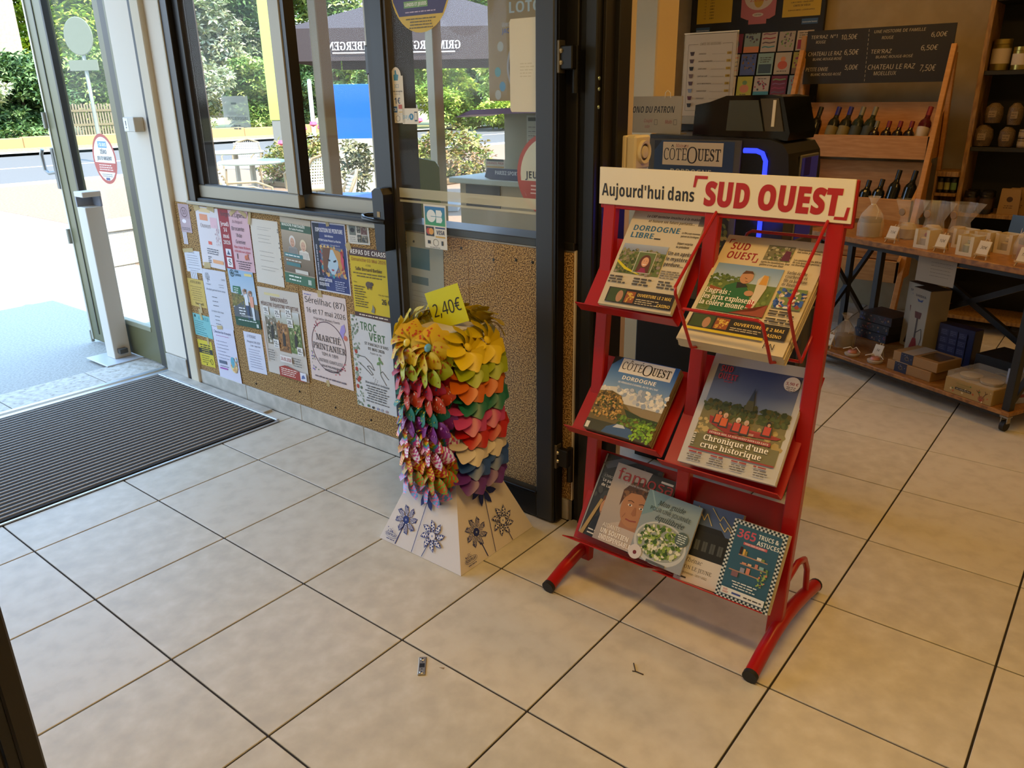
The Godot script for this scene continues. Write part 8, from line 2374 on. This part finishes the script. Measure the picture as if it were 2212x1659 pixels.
func counter() -> void:
	# betting counter seen through the glass of the folded door
	var c := thing("betting_counter", "pale counter with a purple canopy, seen through the black door's glass", "counter", Vector3(-0.32, 0, -1.2))
	var pale := mat("9a9c84", 0.5)
	obj("worktop", MB.new().b2(Vector3(-0.02, 1.0, -0.45), Vector3(0.75, 1.03, 0.02), 0.004), pale, c)
	obj("front_panel", MB.new().b2(Vector3(0.0, 0.03, -0.42), Vector3(0.72, 1.0, -0.05), 0.004), mat("a08e6c", 0.6), c)
	obj("pigeonhole", MB.new().b2(Vector3(0.05, 0.86, -0.06), Vector3(0.3, 0.99, -0.045)), mat("2c241c", 0.6), c)
	obj("pigeonhole_shelf", MB.new().b2(Vector3(0.05, 0.92, -0.05), Vector3(0.3, 0.928, -0.03)), mat("b3a488", 0.5), c)
	obj("canopy", MB.new().prism(PackedVector2Array([Vector2(-0.02, 1.345), Vector2(0.1, 1.385), Vector2(0.75, 1.41), Vector2(0.75, 1.375), Vector2(0.1, 1.36)]), 0.3, Transform3D(Basis(), Vector3(0, 0, -0.2))), mat("5a2f5c", 0.4), c)
	obj("backing", MB.new().b2(Vector3(0.1, 1.03, -0.36), Vector3(0.75, 1.37, -0.34)), mat("8c8468", 0.6), c)
	obj("canopy_post", MB.new().b2(Vector3(0.66, 1.03, -0.33), Vector3(0.7, 1.38, -0.29)), pale, c)
	var b := MB.new()
	b.rect(0, 0, 0.16, 0.23, H("a8a48e"))
	b.rect(0.01, 0.2, 0.14, 0.02, H("2c342c"))
	for k in 7:
		b.rect(0.01, 0.02 + k * 0.023, 0.14, 0.0012, H("7a6a5c"))
		b.words(0.012, 0.028 + k * 0.023, 0.12, 1, 0.01, 0.005, H("6a645c"), k)
	var o := obj("price_list", b, vc(0.6))
	tag(o, "tall ruled betting list on the counter, under the purple canopy", "paper")
	o.position = Vector3(-0.05, 1.12, -1.53)
	b = MB.new()
	b.rect(0, 0, 0.14, 0.1, H("b3aa90"))
	b.rect(0.01, 0.088, 0.12, 0.012, H("2c342c"))
	b.text("GRANDS PRIX", FB, 0.07, 0.072, 0.012, H("8a2c30"), 1, 0.12)
	for k in 4:
		b.rect(0.008, 0.012 + k * 0.014, 0.124, 0.008, H("a8823c"))
	o = obj("coupon_holder", b, vc(0.6))
	tag(o, "small holder of betting coupons on the counter", "holder")
	o.position = Vector3(-0.14, 1.031, -1.27)
	b = MB.new()
	b.poly([0.0, 0.012, 0.02, 0.06, 0.3, 0.06, 0.3, 0.0, 0.04, 0.0], H("232a44"))
	b.text("PARIEZ SPORTS", FB, 0.075, 0.028, 0.02, H("b3b6b4"), 0, 0.17)
	o = obj("counter_sign", b, vc(0.5))
	tag(o, "navy Pariez Sports sign on the edge of the counter", "sign")
	o.position = Vector3(-0.08, 1.031, -1.19)
	for i in 3:
		b = MB.new()
		b.rect(0, 0, 0.09, 0.12, H(["8a8c80", "1c2230", "a8a490"][i]))
		b.rect(0.01, 0.01, 0.07, 0.05, H(["2c342c", "8a6a54", "4a6a8a"][i]))
		b.words(0.01, 0.1, 0.07, 2, 0.014, 0.006, H("3c3c38"), i)
		o = obj("leaflet_stack", b, vc(0.6))
		tag(o, ["grey leaflet stack on the counter's back", "dark leaflet stack with a face on the counter's back", "pale leaflet stack, nearest the counter's right end"][i], "leaflets", "leaflets on the counter")
		o.position = Vector3(0.02 + i * 0.1, 1.1 + 0.02 * i, -1.45 + i * 0.03)
		o.rotation.x = -0.2
	# lottery poster on the wall above
	b = MB.new()
	b.rect(0, 0, 0.5, 0.56, H("96702a"))
	b.rect(0.0, 0.5, 0.5, 0.06, H("2c2c4a"))
	b.text("SUPER", FB, 0.17, 0.47, 0.025, H("5a8a5c"), 0, 0.08, 0.0, 0.15)
	b.text("LOTO", FB, 0.14, 0.41, 0.05, H("b3b6a4"), 0, 0.2)
	b.text("VENDREDI", FB, 0.09, 0.35, 0.018, H("a89a80"), 0, 0.1)
	b.text("JACKPOT", FB, 0.09, 0.32, 0.022, H("2c3c6a"), 0, 0.12)
	b.ring(0.26, 0.16, 0.14, 0.16, 0.012, H("a59a8c"), 30)
	b.disc(0.26, 0.16, 0.125, 0.145, H("3a3c48"), 30)
	for q in [[0.06, 0.14, "4a8a7c"], [0.09, 0.07, "3a7a8a"], [0.06, 0.03, "b3a88c"], [0.08, 0.26, "a59a7c"]]:
		b.disc(q[0], q[1], 0.02, 0.024, H(q[2]), 16)
	o = obj("lottery_poster", b, vc(0.5))
	tag(o, "ochre Super Loto poster above the counter, behind the black door", "poster")
	o.position = Vector3(-0.05, 1.43, -1.21)
	# lime panel by the glazed partition
	var g := thing("green_screen", "olive green rounded panel standing by the counter's left end", "panel", Vector3(-0.3, 0, -0.98), 0.75)
	obj("panel", MB.new().prism(PackedVector2Array([Vector2(-0.09, 0.03), Vector2(0.06, 0.03), Vector2(0.06, 1.1), Vector2(0.04, 1.13), Vector2(-0.09, 1.16)]), 0.03), mat("4a5a14", 0.5), g)
	obj("foot", MB.new().b2(Vector3(-0.1, 0, -0.1), Vector3(0.07, 0.03, 0.1), 0.004), mat("3a4410", 0.5), g)

func small_things() -> void:
	# metal catch plate on the floor
	var p := thing("floor_catch", "small steel catch plate screwed to the floor tiles", "catch plate", Vector3(1.475, 0.0, 0.945), 0.72)
	obj("plate", MB.new().b2(Vector3(-0.011, 0.0, -0.036), Vector3(0.011, 0.004, 0.036), 0.002), mat("9a948a", 0.35, 0.7), p)
	obj("slot", MB.new().b2(Vector3(-0.007, 0.0038, -0.008), Vector3(0.007, 0.0043, 0.008)), mat("0f0d0b", 0.6), p)
	for z in [-0.026, 0.026]:
		var s := obj("screw", MB.new().lathe([Vector2(0.0065, 0.004), Vector2(0.005, 0.0052), Vector2(0, 0.005)], 14, Transform3D(Basis(), Vector3(0, 0, z))), mat("b5b0a6", 0.3, 0.8), p)
		obj("recess", MB.new().lathe([Vector2(0.0025, 0.0053), Vector2(0, 0.0054)], 8, Transform3D(Basis(), Vector3(0, 0, z))), mat("2c2824", 0.6), s)
	for z in [-0.014, 0.014]:
		obj("hole", MB.new().lathe([Vector2(0.002, 0.0041), Vector2(0, 0.0042)], 8, Transform3D(Basis(), Vector3(0, 0, z))), mat("14110e", 0.6), p)
	var ch := MB.new().prism(PackedVector2Array([Vector2(0, 0), Vector2(0.014, 0.003), Vector2(0.012, 0.009)]), 0.0006, Transform3D(Basis(Vector3.RIGHT, -PI / 2), Vector3(1.515, 0.0004, 0.92)))
	tag(obj("paper_scrap", ch, mat("8a7458", 0.8)), "tiny brown scrap beside the steel catch plate", "scrap")
	var tw := MB.new().tube([Vector3(1.925, 0.002, 0.585), Vector3(1.945, 0.002, 0.61), Vector3(1.968, 0.002, 0.608)], 0.0016, 5).tube([Vector3(1.945, 0.002, 0.61), Vector3(1.938, 0.003, 0.615)], 0.0013, 5)
	tag(obj("twig", tw, mat("3a2c20", 0.9)), "tiny dark twig on the grout line before the red stand", "twig")
